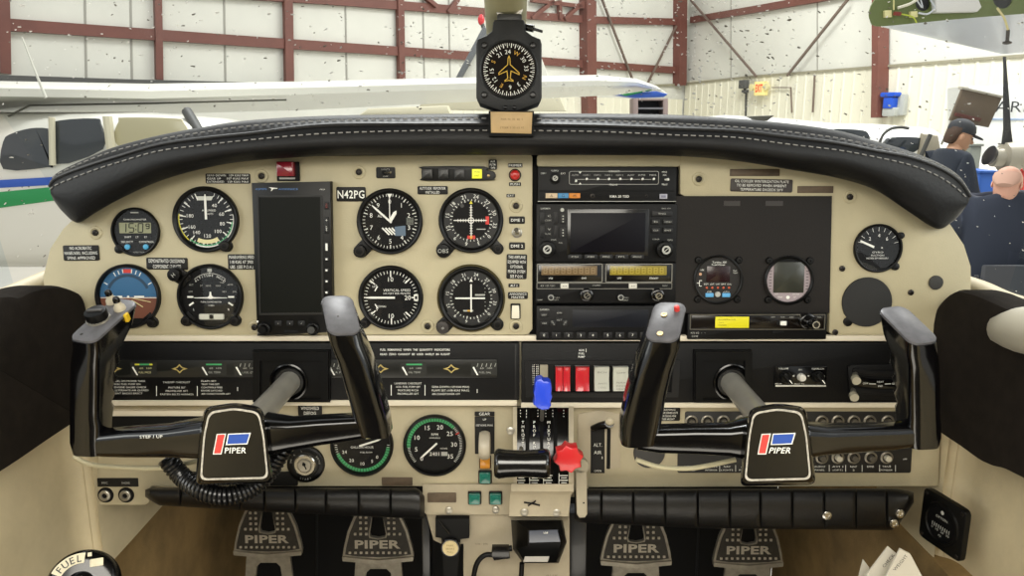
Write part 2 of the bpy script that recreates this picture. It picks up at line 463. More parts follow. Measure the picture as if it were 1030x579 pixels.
placard(['OIL COOLER WINTERIZATION PLATE', 'TO BE REMOVED WHEN AMBIENT', 'TEMPERATURE EXCEEDS 50\u00b0F'], 734.5, 180, 797, 193, 'black OIL COOLER WINTERIZATION placard over the blanking panel', m=mat('placard_warm', '#2c241f', .5), widths=[54, 50, 43], rot=-.02)
placard([], 802, 187, 838, 194, 'short brown blank strip right of the oil cooler placard', m=M_plbrown, r=.5)
placard([], 384, 479.5, 415, 488, 'worn brown placard on the lower panel under the tachometer', m=M_plbrown, r=1, w=-.006)
placard([], 430, 495, 459, 505, 'blank brown placard below the tachometer beside green lights', m=M_plbrown, r=1, w=-.002)

# ================================================================ round instruments
def pt(r, deg, cx=0, cy=0):
    a = math.radians(deg); return (cx + r * math.sin(a), cy + r * math.cos(a))
def ticks(mb, r0, r1, a0, a1, n, w, z):
    for i in range(n + 1):
        a = a0 + (a1 - a0) * i / n
        p = pt(r0, a); q = pt(r1, a); mb.line(p[0], p[1], q[0], q[1], w, z)
def nums(mb, items, r, h, z, rotate=False, bold=.02):
    for t, a in items:
        p = pt(r, a); mb.text(t, p[0], p[1], h, z, bold, rot=-math.radians(a) if rotate else 0)
def arc(mb, r0, r1, a0, a1, z):
    mb.ring(0, 0, r0, r1, z, 64, PI / 2 - math.radians(a1), PI / 2 - math.radians(a0))
def needle_out(L0, L1, w, tipw=0.3, deg=0):
    pts = [(-w / 2, -L0), (w / 2, -L0), (w / 2, L1 * .8), (tipw / 2, L1), (-tipw / 2, L1), (-w / 2, L1 * .8)]
    a = -math.radians(deg); c, s_ = math.cos(a), math.sin(a)
    return [(x * c - y * s_, x * s_ + y * c) for x, y in pts]
def gauge(name, label, px, py, r, dial, needles=(), knobs=(), lugs=(), w=0.0, inner=0.86, high=6, group=None, bezel_mat=None, cat='gauge', dialm=None, needle_mat=None, glass=True):
    g = Thing(name, label, cat, px, py, w, group)
    mb = g.mb().use(bezel_mat or M_bezel)
    for a, rr, d in lugs:
        p = pt(r * d, a); mb.prism([(p[0] + x, p[1] + y) for x, y in circ(0, 0, rr, 20)], 0, 3.2, .8)
    ri = r * inner
    mb.lathe([(r, 0), (r, high - 1.6), (r - .5, high - .5), (r - 1.4, high), (r - 2.4, high - .2), (ri + .4, high - 2.0), (ri, high - 2.6), (ri, 1.2)], n=56)
    g.add(mb, 'bezel')
    mb = g.mb().use(dialm or M_face).cyl(0, 0, ri + .3, 0.4, 1.2, 48)
    dial(mb, ri, 1.32)
    g.add(mb, 'dial')
    for i, nd in enumerate(needles):
        mb = g.mb().use(nd[1] if len(nd) > 1 else M_white).prism(nd[0], 1.8 + .5 * i, 2.2 + .5 * i)
        g.add(mb, 'needle')
    if glass:
        mb = g.mb().use(M_glass).lathe([(0, high - 2.3), (ri * .6, high - 2.35), (ri + .2, high - 2.5)], n=40)
        g.add(mb, 'glass_cover')
    for kk in knobs:
        x, y, kr = kk[:3]; q = g.xy(x, y); m2 = kk[3] if len(kk) > 3 else M_black; hh = kk[4] if len(kk) > 4 else 9
        mb = g.mb().use(M_bezel)
        d = Vector(q); ang = math.atan2(d.y, d.x)
        # webbed ear from the bezel out to the knob, then the knob itself
        e = d.normalized() * (r * .8); nrm = Vector((-d.y, d.x)).normalized() * (kr + .8)
        ear = [(e.x + nrm.x, e.y + nrm.y), (e.x - nrm.x, e.y - nrm.y)] + [(d.x + (kr + 1.2) * math.cos(ang - PI / 2 + PI * i / 8), d.y + (kr + 1.2) * math.sin(ang - PI / 2 + PI * i / 8)) for i in range(9)]
        mb.prism(ear, 0, 3, .6); g.add(mb, 'knob_mount')
        mb = g.mb().use(m2)
        out = [(q[0] + (kr + (.3 if i % 2 else 0)) * math.cos(2 * PI * i / 32), q[1] + (kr + (.3 if i % 2 else 0)) * math.sin(2 * PI * i / 32)) for i in range(32)]
        mb.prism(out, 3, hh, .7)
        if len(kk) > 5 and kk[5]: mb.use(M_greyw).text(kk[5], q[0], q[1], kr * .62, hh + .1, .04, rot=kk[6] if len(kk) > 6 else 0)
        else: mb.use(M_chrome if len(kk) > 3 and kk[3] is M_black and False else M_screw).ring(q[0], q[1], kr * .55, kr * .75, hh + .1, 24)
        g.add(mb, 'knob')
    return g

# --- clock
def d_clock(mb, R, z):
    mb.use(M_greyw).box(-4, 4, R * .82, R * .87, z, z + .1)
    mb.use(M_white).text('CHRONOMETER', 0, 12.3, 1.6, z + .05, .04, width=23)
    mb.use(M_blackm).box(-17, 16.5, -2.4, 10.2, z - .2, z + .2)
    mb.use(mat('lcd', '#8d8f6c', .35)).box(-16, 15.8, -1.4, 9.2, z, z + .3, r=.5)
    mb.use(mat('lcd_digit', '#15160f', .6))
    segs = {'1': 'bc', '5': 'afgcd', '0': 'abcdef', '9': 'abcdfg'}
    def dig(ch, x, h=8.6, wd=4.6, y=4.0):
        t = 1.05; g = {'a': (-wd / 2, h / 2, wd / 2, h / 2), 'b': (wd / 2, 0, wd / 2, h / 2), 'c': (wd / 2, -h / 2, wd / 2, 0), 'd': (-wd / 2, -h / 2, wd / 2, -h / 2), 'e': (-wd / 2, -h / 2, -wd / 2, 0), 'f': (-wd / 2, 0, -wd / 2, h / 2), 'g': (-wd / 2, 0, wd / 2, 0)}
        for c in segs[ch]:
            a = g[c]; mb.line(x + a[0] + a[1] * .08, y + a[1], x + a[2] + a[3] * .08, y + a[3], t, z + .42)
    dig('1', -11.5); dig('5', -3.8)
    mb.flat(circ(.9, 6, .7, 8), z + .42); mb.flat(circ(.7, 2.2, .7, 8), z + .42)
    dig('0', 5.4); dig('9', 12.6, 4.6, 3.2, 5.6)
    mb.use(M_white)
    for t, x in (('SHIFT', -8), ('LT', 1.4), ('ET', 10)): mb.text(t, x, -5.2, 1.9, z + .05, .04)
    mb.text('SELECT', -9, -10, 2.0, z + .05, .04, width=12); mb.text('CONTROL', 10.5, -10, 2.0, z + .05, .04, width=15)
    mb.use(mat('button_cyan', '#4b9fc9', .4)).cyl(-8.5, -15, 2.7, z, z + 2, 16, .4); mb.cyl(10, -15, 2.7, z, z + 2, 16, .4)
    mb.use(M_greyw).text('ASTRO TECH', 2, -20.5, 1.3, z + .05, .04)
g = gauge('cockpit_clock', 'round digital clock with an LCD reading 15:09 and two blue buttons', 137, 233, 24.5, d_clock, w=0, inner=.93, high=4, cat='clock', lugs=((225, 4.5, 1.0),))

# --- airspeed
def d_asi(mb, R, z):
    mb.use(M_white)
    ticks(mb, R * .84, R * .97, 20, 330, 31, .6, z); ticks(mb, R * .72, R * .97, 38, 338, 10, 1.0, z)
    nums(mb, [('40', 32), ('60', 71), ('80', 105), ('100', 136), ('120', 178), ('140', 218), ('160', 243), ('180', 283)], R * .58, 3.6, z)
    mb.text('AIRSPEED', 3, 9, 2.0, z, .03, width=14); mb.text('KNOTS', 3, 5.6, 1.8, z, .03)
    arc(mb, R * .95, R * .99, 80, 205, z + .05)
    mb.use(M_green); arc(mb, R * .90, R * .94, 95, 220, z + .1)
    mb.use(M_yellow); arc(mb, R * .95, R * .99, 222, 282, z + .1)
    mb.use(M_cream); arc(mb, R * .72, R * .86, 150, 205, z + .06)
    mb.use(mat('dial_window', '#c9cbc2', .4)); mb.flat([(-9, 23), (8, 23), (6, 19), (-7, 19)], z + .03)
gauge('airspeed_indicator', 'airspeed indicator with green and yellow arcs left of the tall display', 208, 220.5, 33, d_asi,
      [(needle_out(0, 25, 2.2, 1.0, 0),)], knobs=[(228.5, 247, 5, M_black, 9)], w=0)

# --- attitude display
def d_att(mb, R, z):
    mb.use(mat('horizon_sky', '#2f5f86', .5)); mb.flat([pt(R * .98, a) for a in range(-88, 90, 8)] + [(R * .98, -1), (-R * .98, -1)], z)
    mb.use(mat('horizon_ground', '#6f4230', .5)); mb.flat([pt(R * .98, a) for a in range(92, 270, 8)], z)
    mb.use(mat('horizon_sky_dark', '#1d3950', .5)); arc(mb, R * .66, R * .76, -68, 68, z + .05)
    mb.use(M_white)
    for a in (-60, -30, -20, -10, 10, 20, 30, 60): p = pt(R * .8, a); q = pt(R * .94, a); mb.line(*p, *q, .9, z + .1)
    mb.line(-19, -.5, -6, -.5, 1.8, z + .8); mb.line(6, -.5, 16, -.5, 1.8, z + .8); mb.flat(circ(0, -.6, 1.3, 10), z + .8)
    mb.line(-R * .97, -1.6, R * .97, -1.6, .6, z + .15)
    mb.use(M_cream); mb.line(3, -4, 14, -11, .9, z + .2); mb.line(4, -2, 22, -6, .7, z + .2); mb.line(-3, -4, -14, -11, .9, z + .2)
    mb.use(M_red).flat([(-4, R * .8), (4, R * .8), (4, R * .93), (-4, R * .93)], z + .15)
    mb.use(M_blackm).flat([pt(R * 1.0, a) for a in range(140, 222, 8)], z + .3)
gauge('attitude_indicator', 'attitude indicator with blue sky and brown ground at the lower left', 130, 297.5, 32.5, d_att,
      knobs=[(155, 324, 4, M_black, 8)], lugs=((140, 4, 1.0), (220, 5, 1.0)), w=0, inner=.9)

# --- turn coordinator
def d_tc(mb, R, z):
    mb.use(M_white)
    mb.text('\u2022', 0, 24, 3, z)
    for i, ch in enumerate('ALTITUDE HOLD'):
        a = -42 + 84 * i / 12; p = pt(R * .72, a); mb.text(ch, p[0], p[1], 2.2, z, .03, rot=-math.radians(a))
    mb.use(M_greyw)
    arc(mb, R * .78, R * .8, -42, 42, z); mb.box(-2.2, 2.2, R * .84, R * .95, z, z + .1)
    for t, x, y in (('ST', -9, 11), ('HDG', -2, 11), ('NAV', 8, 11), ('TRK', 12, 14), ('REV', 14, 5), ('ALT', -19, 12), ('OFF', -20, 5), ('APPR', 20, 12), ('DN', 24, 5), ('UP', -22, 16)): mb.text(t, x, y, 1.7, z, .03)
    mb.use(M_white)
    for sx in (-1, 1):
        mb.line(sx * 17.5, -.3, sx * 23.5, -.3, 1.7, z + .2); mb.line(sx * 17.5, -6, sx * 22, -9, 1.7, z + .2)
    mb.text('L', -17.5, -13, 2.2, z); mb.text('R', 17.5, -13, 2.2, z)
    mb.text('TURN COORDINATOR', 0, -5.4, 1.5, z, .03, width=21); mb.text('2 MIN', 0, -9, 1.5, z, .03)
    mb.use(mat('inclinometer_tube', '#8f8f86', .25))
    mb.box(-13, 13, -23.5, -17.2, z, z + .5, .1, 2)
    mb.use(mat('inclinometer_pale', '#c6c6ba', .3)).box(-12, -2.4, -22.8, -17.8, z + .3, z + .8, r=1); mb.box(2.4, 12, -22.8, -17.8, z + .3, z + .8, r=1)
    mb.use(M_blackm).flat(circ(0, -20.4, 2.2, 14), z + 1)
plane = [(-16.5, -.9), (-3, -.5), (-1.2, 1), (-.6, 5), (.6, 5), (1.2, 1), (3, -.5), (16.5, -.9), (16.5, -1.4), (2.5, -1.8), (0, -2.4), (-2.5, -1.8), (-16.5, -1.4)]
gauge('turn_coordinator', 'turn coordinator with a white aeroplane bar and slip tube', 212.5, 298, 33, d_tc, [(plane,)],
      knobs=[(178.5, 275.5, 6.2, M_black, 10, 'H', .7), (189, 322, 4.6, M_black, 7), (237.5, 322, 4.6, M_black, 7)], w=0, inner=.9)

# --- altimeter
def d_alt(mb, R, z):
    mb.use(M_white); ticks(mb, R * .88, R * .97, 0, 360, 50, .55, z); ticks(mb, R * .83, R * .97, 0, 360, 10, 1.0, z)
    nums(mb, [(str(i), 36 * i) for i in range(10) if i != 4] + [('4', 144)], R * .7, 4.6, z, bold=.02)
    mb.text('ALT', -9, 5.5, 2.8, z, .03)
    for i in range(4): mb.line(-8 + i * 3.2, -6.5, -1 + i * 3.2, -13.5, 1.5, z + .05)
    mb.use(mat('alt_reflection', '#5c6e80', .3)).flat([(4.5, -5.4), (15.5, -4.2), (15.5, -14.5), (5, -14.5)], z + .06)  # bluish reflection in the cover glass, painted onto the dial
    mb.use(mat('kollsman', '#5b5d56', .4)).box(16.5, 23.5, -3.5, 3.8, z, z + .2); mb.use(M_face)
    mb.text('29.9', 20, 2, 1.7, z + .3); mb.text('IN Hg', 20, -1.5, 1.3, z + .3)
    mb.use(M_white).flat([(-2.6, R * .97), (2.6, R * .97), (0, R * .8)], z + .1)
alt_n = [(needle_out(2, 24, 1.9, .8, -48), ), ([(x, y) for x, y in needle_out(0, 12.5, 3.4, .6, 32)],), (needle_out(0, 25, .9, .5, 0),)]
gauge('altimeter', 'altimeter with white pointers near 9 beside the N42PG label', 392.5, 222.5, 33, d_alt, alt_n, knobs=[(363.5, 252, 6, M_black, 11)], w=.0018)

# --- vertical speed
def d_vsi(mb, R, z):
    mb.use(M_white); ticks(mb, R * .86, R * .97, -90, 270, 48, .6, z); 
    for a in (-90, -50, 0, 45, 90, 135, 180, 230): p = pt(R * .74, a); q = pt(R * .97, a); mb.line(*p, *q, 1.2, z + .05)
    mb.text('10', 0, R * .66, 4.6, z, .02); mb.text('10', 0, -R * .66, 4.6, z, .02); mb.text('20', R * .6, 0, 4.6, z, .02)
    mb.text('15', R * .52, R * .58, 3, z, .02, rot=-.6); mb.text('15', R * .52, -R * .58, 3, z, .02, rot=.6)
    mb.text('5', -R * .52, R * .42, 3, z); mb.text('5', -R * .52, -R * .42, 3, z)
    mb.text('VERTICAL SPEED', 6, 7.5, 2.4, z, .04, width=27); mb.text('100 FEET PER MINUTE', 6, 4.2, 1.9, z, .04, width=27)
    mb.text('UP', -17, 11, 1.8, z); mb.text('DOWN', -10, -9, 2.0, z, .03)
    arc(mb, R * .60, R * .64, -68, -50, z); arc(mb, R * .60, R * .64, 230, 248, z)
    mb.box(R * .82, R * .98, -3, 3, z, z + .05); mb.use(M_face).box(R * .86, R * .94, -1.6, 1.6, z, z + .12)
gauge('vertical_speed_indicator', 'vertical speed indicator below the altimeter with its needle on zero', 393.5, 299, 32.5, d_vsi,
      [(needle_out(4, 25, 2.0, 1.0, -90),)], knobs=[(367, 325, 3.8, M_black, 6)], w=.0018)

# --- course deviation indicators
def d_cdi(two):
    def f(mb, R, z):
        rows = [('24', 12), ('27', 42), ('30', 72), ('33', 102), ('0', 132), ('3', 162), ('6', 192), ('9', 222), ('12', 252), ('15', 282), ('18', 312), ('21', 342)]
        mb.use(mat('cdi_card', '#131415', .5)); mb.ring(0, 0, R * .68, R * .98, z - .05)
        mb.use(M_white); nums(mb, rows, R * .87, 3.9 if not two else 3.3, z + .1, True, .02)
        ticks(mb, R * .70, R * .76, 12, 372, 36, .55, z); ticks(mb, R * .67, R * .77, 12, 372, 12, .8, z)
        if not two:
            mb.use(M_red); mb.box(-4, 4, -18.6, -15.2, z, z + .6); mb.box(14.5, 18, -4, 4, z, z + .6)
            mb.use(M_amber).flat([(-1.6, -15.6), (1.6, -15.6), (0, -19.5)], z + .8)
            mb.use(M_yellow).flat([(-1.8, 16.5), (1.8, 16.5), (0, 20)], z + .3)
            mb.use(M_greyw).line(5.5, -8.8, 14.5, -8.8, 1, z)
            mb.use(M_blackm).box(8, 15, 6.5, 12.5, z - .1, z + .1); mb.use(mat('cdi_screw', '#3a3a38', .5)).flat(circ(-9, 14.5, 2, 12), z)
        else:
            mb.use(M_white).flat([(-1.8, 16.5), (1.8, 16.5), (0, 20)], z + .3)
            mb.use(M_greyw).line(4, 3.2, 14, 3.2, 1.6, z); mb.line(-8, -12.8, 2, -12.8, 1.6, z); mb.use(M_amber).line(-4, -12.8, -1, -12.8, 1.6, z + .05)
            mb.use(M_greyw)
            for y in (-12, -8, -4, 6, 10): mb.flat(circ(14, y, .5, 8), z)
    return f
def cross(two):
    w = 1.5 if two else 1.0; a = 14 if two else 15.5
    v = [(-w / 2, -a), (w / 2, -a), (w / 2, a), (-w / 2, a)]
    h = [(-a - 2, -w / 2), (a, -w / 2), (a, w / 2), (-a - 2, w / 2)]
    return [(v,), (h,)]
g = gauge('course_indicator', 'upper course deviation indicator with small red flags', 474, 221.5, 32.5, d_cdi(False), cross(False),
          knobs=[(446.5, 251.5, 6.6, M_black, 10, 'OBS'), (501, 250, 4.5, M_black, 4)], w=.0018, group=None)
mb = g.mb().use(M_white)
for i in range(-5, 6):
    if i: mb.line(i * 2.6, -1.6, i * 2.6, 1.6, .5, 3.0); mb.line(-1.6, i * 2.6, 1.6, i * 2.6, .5, 3.0)
mb.ring(0, 0, 2.4, 3.2, 3.2, 20); g.add(mb, 'deviation_scale')
g = gauge('course_indicator', 'lower course deviation indicator with a brass rim and plain white cross', 474, 299.5, 32.5, d_cdi(True), cross(True),
          knobs=[(446, 328, 6.2, mat('dark_brown_knob', '#2b2622', .5), 10, '\u2248', .7), (500.5, 326, 5, M_black, 5)], w=.0018, bezel_mat=M_bezel)
mb = g.mb().use(mat('brass_rim', '#5a5236', .35, metal=.7)).lathe([(34.2, 0), (34.2, 2.2), (33.4, 3.0), (32.4, 3.0)], n=48); g.add(mb, 'brass_rim')

# --- suction gauge at far right
def d_suc(mb, R, z):
    mb.use(M_white); ticks(mb, R * .74, R * .92, -72, 72, 8, .4, z)
    nums(mb, [('2', -42), ('4', 2), ('6', 42)], R * .56, 3.6, z)
    for t, y, w in (('GYRO', -4, 11), ('SUCTION', -7, 13), ('INCHES OF MERCURY', -10, 22)): mb.text(t, 0, y, 1.7, z, .03, width=w)
    mb.use(M_greyw).flat(circ(4, .5, 1, 8), z)
g = gauge('suction_gauge', 'gyro suction gauge at the right end of the panel', 882.5, 249.5, 24.5, d_suc, [([(-18.5, 6.5), (-18, 8.3), (-4, 2.2), (-4.6, .2)],)], w=0, inner=.94, high=4, lugs=((60, 3.4, 1.05), (135, 4, 1.05)))
# --- covers over unused holes
mb = MB(S(871, 303)); mb.use(mat('felt_black', '#232322', .85, bump=.4, bscale=600)).prism(circ(0, 0, 25, 48), 0, 2.5, .8)
for a in (130, 222): p = pt(27, a); mb.use(M_bezel).prism(circ(p[0], p[1], 4.6, 16), 0, 2, .5)
single('hole_cover', mb, 'large round black blanking cover below the suction gauge', 'cover', M=PM @ Matrix.Translation(L(871.5, 303.5)))
mb = MB(S(941, 284)); mb.use(mat('plug_dark', '#2e2d2a', .7)).prism(circ(0, 0, 7.2, 28), 0, 2, .8)
single('hole_plug', mb, 'small round dark plug near the right tip of the panel', 'plug', M=PM @ Matrix.Translation(L(941, 284)))

# --- engine gauges, lower panel
def d_rpm(mb, R, z):
    mb.use(M_white); ticks(mb, R * .88, R * .97, -130, 130, 70, .45, z)
    nums(mb, [('0', -136), ('5', -103), ('10', -66), ('15', -22), ('20', 16), ('25', 52), ('30', 88), ('35', 127)], R * .68, 4.6, z)
    mb.text('RPM', 0, 11, 2.6, z, .03); mb.text('HUNDREDS', 0, 7.4, 1.4, z); mb.text('HOURS', 9, -3.5, 1.5, z)
    mb.use(M_green); arc(mb, R * .86, R * .99, -95, 48, z + .05)
    mb.use(M_face); ticks(mb, R * .85, R * 1.0, -92, 46, 23, .5, z + .1)
    mb.use(M_red); ticks(mb, R * .84, R * .99, 62, 63, 1, .8, z + .15)
    mb.use(mat('counter', '#1c1c1c', .4)).box(-6, 13, -11.5, -6.5, z, z + .15); mb.use(M_white).text('2401', -.5, -9, 3.6, z + .3); mb.use(M_greyw).box(6.5, 12.6, -11, -7, z + .1, z + .25)
gauge('tachometer', 'tachometer with a green arc and numbers from 0 to 35', 437.5, 447, 31.5, d_rpm, [(needle_out(3, 20, 1.8, .5, -133),)], w=-.006, inner=.9)
def d_ff(mb, R, z):
    mb.use(M_white); ticks(mb, R * .88, R * .97, 90, 270, 36, .45, z)
    nums(mb, [('0', 130), ('10', 180), ('20', 215), ('24', 248), ('5', 150)], R * .68, 3.4, z)
    mb.text('GALLON HOUR', 0, -2.2, 2.4, z, .04, width=23); mb.text('FUEL FLOW', 4, -7.5, 1.6, z, .03)
    mb.use(M_green); arc(mb, R * .86, R * .98, 95, 250, z + .05); mb.use(M_face); ticks(mb, R * .85, R * 1.0, 97, 248, 24, .5, z + .1)
    mb.use(M_cream).line(4, 7, 21, 9, 1.6, z + .1)
gauge('fuel_flow_gauge', 'fuel flow gauge with a green arc half hidden by the left yoke', 364.5, 447, 31.5, d_ff, [(needle_out(3, 20, 1.8, .5, 72),)], w=-.006, inner=.9)
# ================================================================ tall flight display and the red/black bits around it
def rb(t, mb, x0, y0, x1, y1, z0, z1, bev=.2, r=.6, w=None):
    """a rounded block between two photo spots"""
    a = t.xy(x0, y0, w); b = t.xy(x1, y1, w)
    return mb.prism(rrect(min(a[0], b[0]), min(a[1], b[1]), max(a[0], b[0]), max(a[1], b[1]), r), z0, z1, bev)
def tx(t, mb, s, x, y, h, z, width=None, bold=.03, rot=0, align='c', w=None):
    q = t.xy(x, y, w); return mb.text(s, q[0], q[1], h, z, bold, width=width, rot=rot, align=align)
m_scr = mat('dark_screen', '#0b0d09', 0.4, spec=.18)
m_scrp = mat('dark_screen_violet', '#05040c', 0.4, spec=.15)
m_key = mat('radio_key', '#121213', .5, spec=.35)
m_keyt = mat('key_text', '#8d8d88', .6)

T = Thing('flight_display', 'tall black flight display with a blank dark screen left of centre', 'display', 298, 262, 0)
mb = T.mb().use(M_bezel).prism(T.poly([(256.5, 184), (335, 182.5), (337.5, 332), (262, 336)]), 0, 11, 1.2); T.add(mb, 'body')
mb = T.mb().use(mat('screen_rim', '#1f1f1f', .3)).plate(T.poly([(262, 196.5), (327, 196), (328.5, 314.5), (264.5, 315)]), [T.poly([(264, 198.5), (325, 198), (326.5, 312.5), (266, 313)])], 11, 11.7)
T.add(mb, 'screen_frame')
mb = T.mb().use(m_scr).prism(T.poly([(264, 198.5), (325, 198), (326.5, 312.5), (266, 313)]), 10.6, 11.15); T.add(mb, 'screen')
mb = T.mb().use(mat('logo_blue', '#4a78b4', .5)); tx(T, mb, 'ASPEN', 266, 190.2, 1.8, 11.1, 11); tx(T, mb, 'AVIONICS', 293, 190.2, 1.8, 11.1, 19)
mb.use(M_white); tx(T, mb, 'PRO', 327, 190.6, 1.2, 11.1, 5)
q = T.xy(278, 190); mb.flat([(q[0] - 4, q[1] + 1.6), (q[0] + 4.5, q[1] + .8), (q[0] + 4.5, q[1] + .3), (q[0] + .4, q[1] - .1), (q[0] - 2, q[1] - 2.6), (q[0] - 1.4, q[1] + .2)], 11.15)
T.add(mb, 'logo')
for i, (y, hh, t, m) in enumerate(((206.5, 3.6, 'REV', M_red), (226, 8, '+\u2013', M_white), (247.5, 4.5, 'MAP', M_white), (259.6, 2, '\u2022', M_white), (270.5, 2, '\u2022', M_white), (281.5, 2, '\u2022', M_white), (292.5, 2, '\u2022', M_white))):
    mb = T.mb().use(m_key); rb(T, mb, 328.8, y - hh, 334, y + hh, 11, 12.5, .4, 1)
    if i == 0: mb.use(mat('faded_red', '#8d3a34', .6)); tx(T, mb, 'REV', 331.4, y, 1.9, 12.6, 4.4, rot=PI / 2)
    elif i == 1: mb.use(M_white); tx(T, mb, 'BRT', 331.4, y + 3, 1.4, 12.6, 5, rot=PI / 2); tx(T, mb, '+', 331.4, y - 5, 3, 12.6)
    elif i == 2: mb.use(M_white); rb(T, mb, 330.3, y - 3.6, 332.6, y + 3.6, 12.5, 12.7, .05, .2)
    else: mb.use(M_white); rb(T, mb, 330.4, y - .9, 332.4, y + .9, 12.5, 12.7, .05, .2)
    T.add(mb, 'button')
for x, m in ((269.5, M_black), (318, mat('knob_grey', '#3a3a38', .5))):
    q = T.xy(x, 328.5)
    mb = T.mb().use(M_black).lathe([(6.6, 10), (6.4, 14), (5.2, 15), (4.6, 15), (4.4, 19), (3.8, 20), (0, 20)], q[0], q[1], 28)
    if m is not M_black: mb.use(m).cyl(q[0], q[1], 3.6, 20, 20.3, 20)
    T.add(mb, 'knob')
for i, x in enumerate((283.5, 295, 306.5)):
    mb = T.mb().use(m_key); rb(T, mb, x - 3.6, 320.5, x + 3.6, 325.5, 11, 12.6, .4, 1.2); mb.use(M_white); tx(T, mb, '^', x, 323.4, 1.2, 12.7)
    T.add(mb, 'button')
mb = T.mb().use(M_blackm); rb(T, mb, 289, 330, 303, 333, 11, 11.5, .2, .6); T.add(mb, 'card_slot')
mb = T.mb().use(M_white); tx(T, mb, 'M', 263.6, 332.8, 2.6, 11.2); q = T.xy(262.6, 321.5); mb.flat(circ(q[0], q[1], 1.1, 10), 11.2); T.add(mb, 'markings')
placard(['GPS', 'NAV'], 240, 173, 247, 183.5, 'tiny black placard at the end of the speed placard row', w=.001, widths=[5, 5]) if False else None

T = Thing('annunciator_light', 'dark red square annunciator light above the tall display', 'indicator light', 289.5, 172, 0)
mb = T.mb().use(M_blackm); rb(T, mb, 278.5, 162.5, 302, 182, 0, 2, .4, 1); T.add(mb, 'housing')
mb = T.mb().use(mat('red_lens', '#7d1626', .25, coat=.5)); rb(T, mb, 280.5, 162.8, 298, 177.5, 2, 10, 1.2, 1); T.add(mb, 'lens')
mb = T.mb().use(M_greyw); rb(T, mb, 281.5, 178.3, 297.5, 180.3, 1, 2.4, .2, .4); T.add(mb, 'base_strip')

T = Thing('map_light_switch', 'small black plate with a sideways slide switch above the altimeter', 'switch', 388, 173.5, .0018)
mb = T.mb().use(M_placard); rb(T, mb, 378.3, 168, 397.8, 179.3, 0, 1, .3, 1.5); mb.use(M_greyw); tx(T, mb, 'LIGHTS', 388, 170.2, 1.5, 1.1, 8); tx(T, mb, 'OFF', 388, 177.4, 1.4, 1.1, 5); T.add(mb, 'plate')
q = T.xy(387, 173.6); mb = T.mb().use(M_blackm).cyl(q[0], q[1], 2.6, 1, 3.5, 14, .5); mb.use(M_chrome).tube([(q[0], q[1], 3), (q[0] + 7, q[1] + .2, 6)], [.8, 1.1], 8); T.add(mb, 'slider')

T = Thing('annunciator_bar', 'black annunciator bar with three dark squares and a yellow lit one', 'annunciator', 461, 174, .0018)
a = [(424.5, 170), (426, 167.3), (487, 167.3), (490, 171), (496, 172), (499, 176), (497, 180), (492, 181.5), (428, 181.8), (424.5, 179)]
mb = T.mb().use(mat('annunciator_body', '#080808', .4, spec=.3)).prism(smooth_closed(T.poly(a), 2), 0, 3.4, .7); T.add(mb, 'body')
for i, x in enumerate((430.5, 446.5, 462.5, 480)):
    yel = i == 3
    mb = T.mb().use(mat('lens_yellow', '#dfe02f', .4, emit='#e6e636', estr=.35) if yel else mat('lens_dark', '#161616', .35)); rb(T, mb, x - 5, 170, x + 5, 179.5, 3.4, 5.2, .5, .6)
    mb.use(mat('lens_print', '#8a8a20', .6) if yel else m_keyt)
    if yel: tx(T, mb, 'TRNS', x, 173, 1.9, 5.3, 6); tx(T, mb, 'ANT', x, 176.7, 1.9, 5.3, 5)
    else: tx(T, mb, '---', x, 174.7, .8, 5.3, 3)
    T.add(mb, 'lamp', label='yellow lit lamp square' if yel else None)
q = T.xy(491.5, 176.8); mb = T.mb().use(M_brass).cyl(q[0], q[1], 1.5, 3.4, 4, 12, .3); T.add(mb, 'screw')

T = Thing('primer_button', 'red round push button under the PRIMER strip', 'button', 518, 176, .0018)
mb = T.mb().use(M_screw).lathe([(6.2, 0), (6.2, 1), (5.2, 1.6)], n=28); T.add(mb, 'collar')
mb = T.mb().use(mat('button_red', '#b5221e', .3, coat=.5)).lathe([(5, 0), (5, 3), (4.2, 4.2), (2.6, 5), (0, 5.3)], n=28); T.add(mb, 'cap')
for nm, x, y, r, lab in (('panel_socket', 519, 207, 3, None),):
    pass
T = Thing('toggle_switch', 'metal bat toggle switch between the DME 1 and DME 2 labels', 'switch', 520, 234, .0018)
mb = T.mb().use(M_alu).lathe([(5.4, 0), (5.4, 1.2), (4.4, 1.6), (3.6, 2.8), (2.4, 3)], n=12); T.add(mb, 'collar')
mb = T.mb().use(M_chrome).tube([(0, 0, 2), (-.5, 2, 9), (-.8, 3.4, 12)], [1.2, 1.7, 2.3], 12); T.add(mb, 'lever')
T = Thing('rocker_switch', 'cream rocker switch under the AVIONICS MASTER label', 'switch', 518.5, 313, .0018)
mb = T.mb().use(M_blackm); rb(T, mb, 513.5, 305, 523.5, 320.5, 0, 1.6, .3, 1); T.add(mb, 'frame')
mb = T.mb().use(mat('rocker_cream', '#d9d2bd', .4)).loft([[(x, y, z) for x, y, z in sec] for sec in (
    [(-3.4, 6.5, 1), (3.4, 6.5, 1), (3.4, 6.2, 3), (-3.4, 6.2, 3)], [(-3.8, 0, 1), (3.8, 0, 1), (3.8, 0, 4.5), (-3.8, 0, 4.5)], [(-4, -6.4, 1), (4, -6.4, 1), (3.6, -6, 8), (-3.6, -6, 8)])]); T.add(mb, 'rocker')

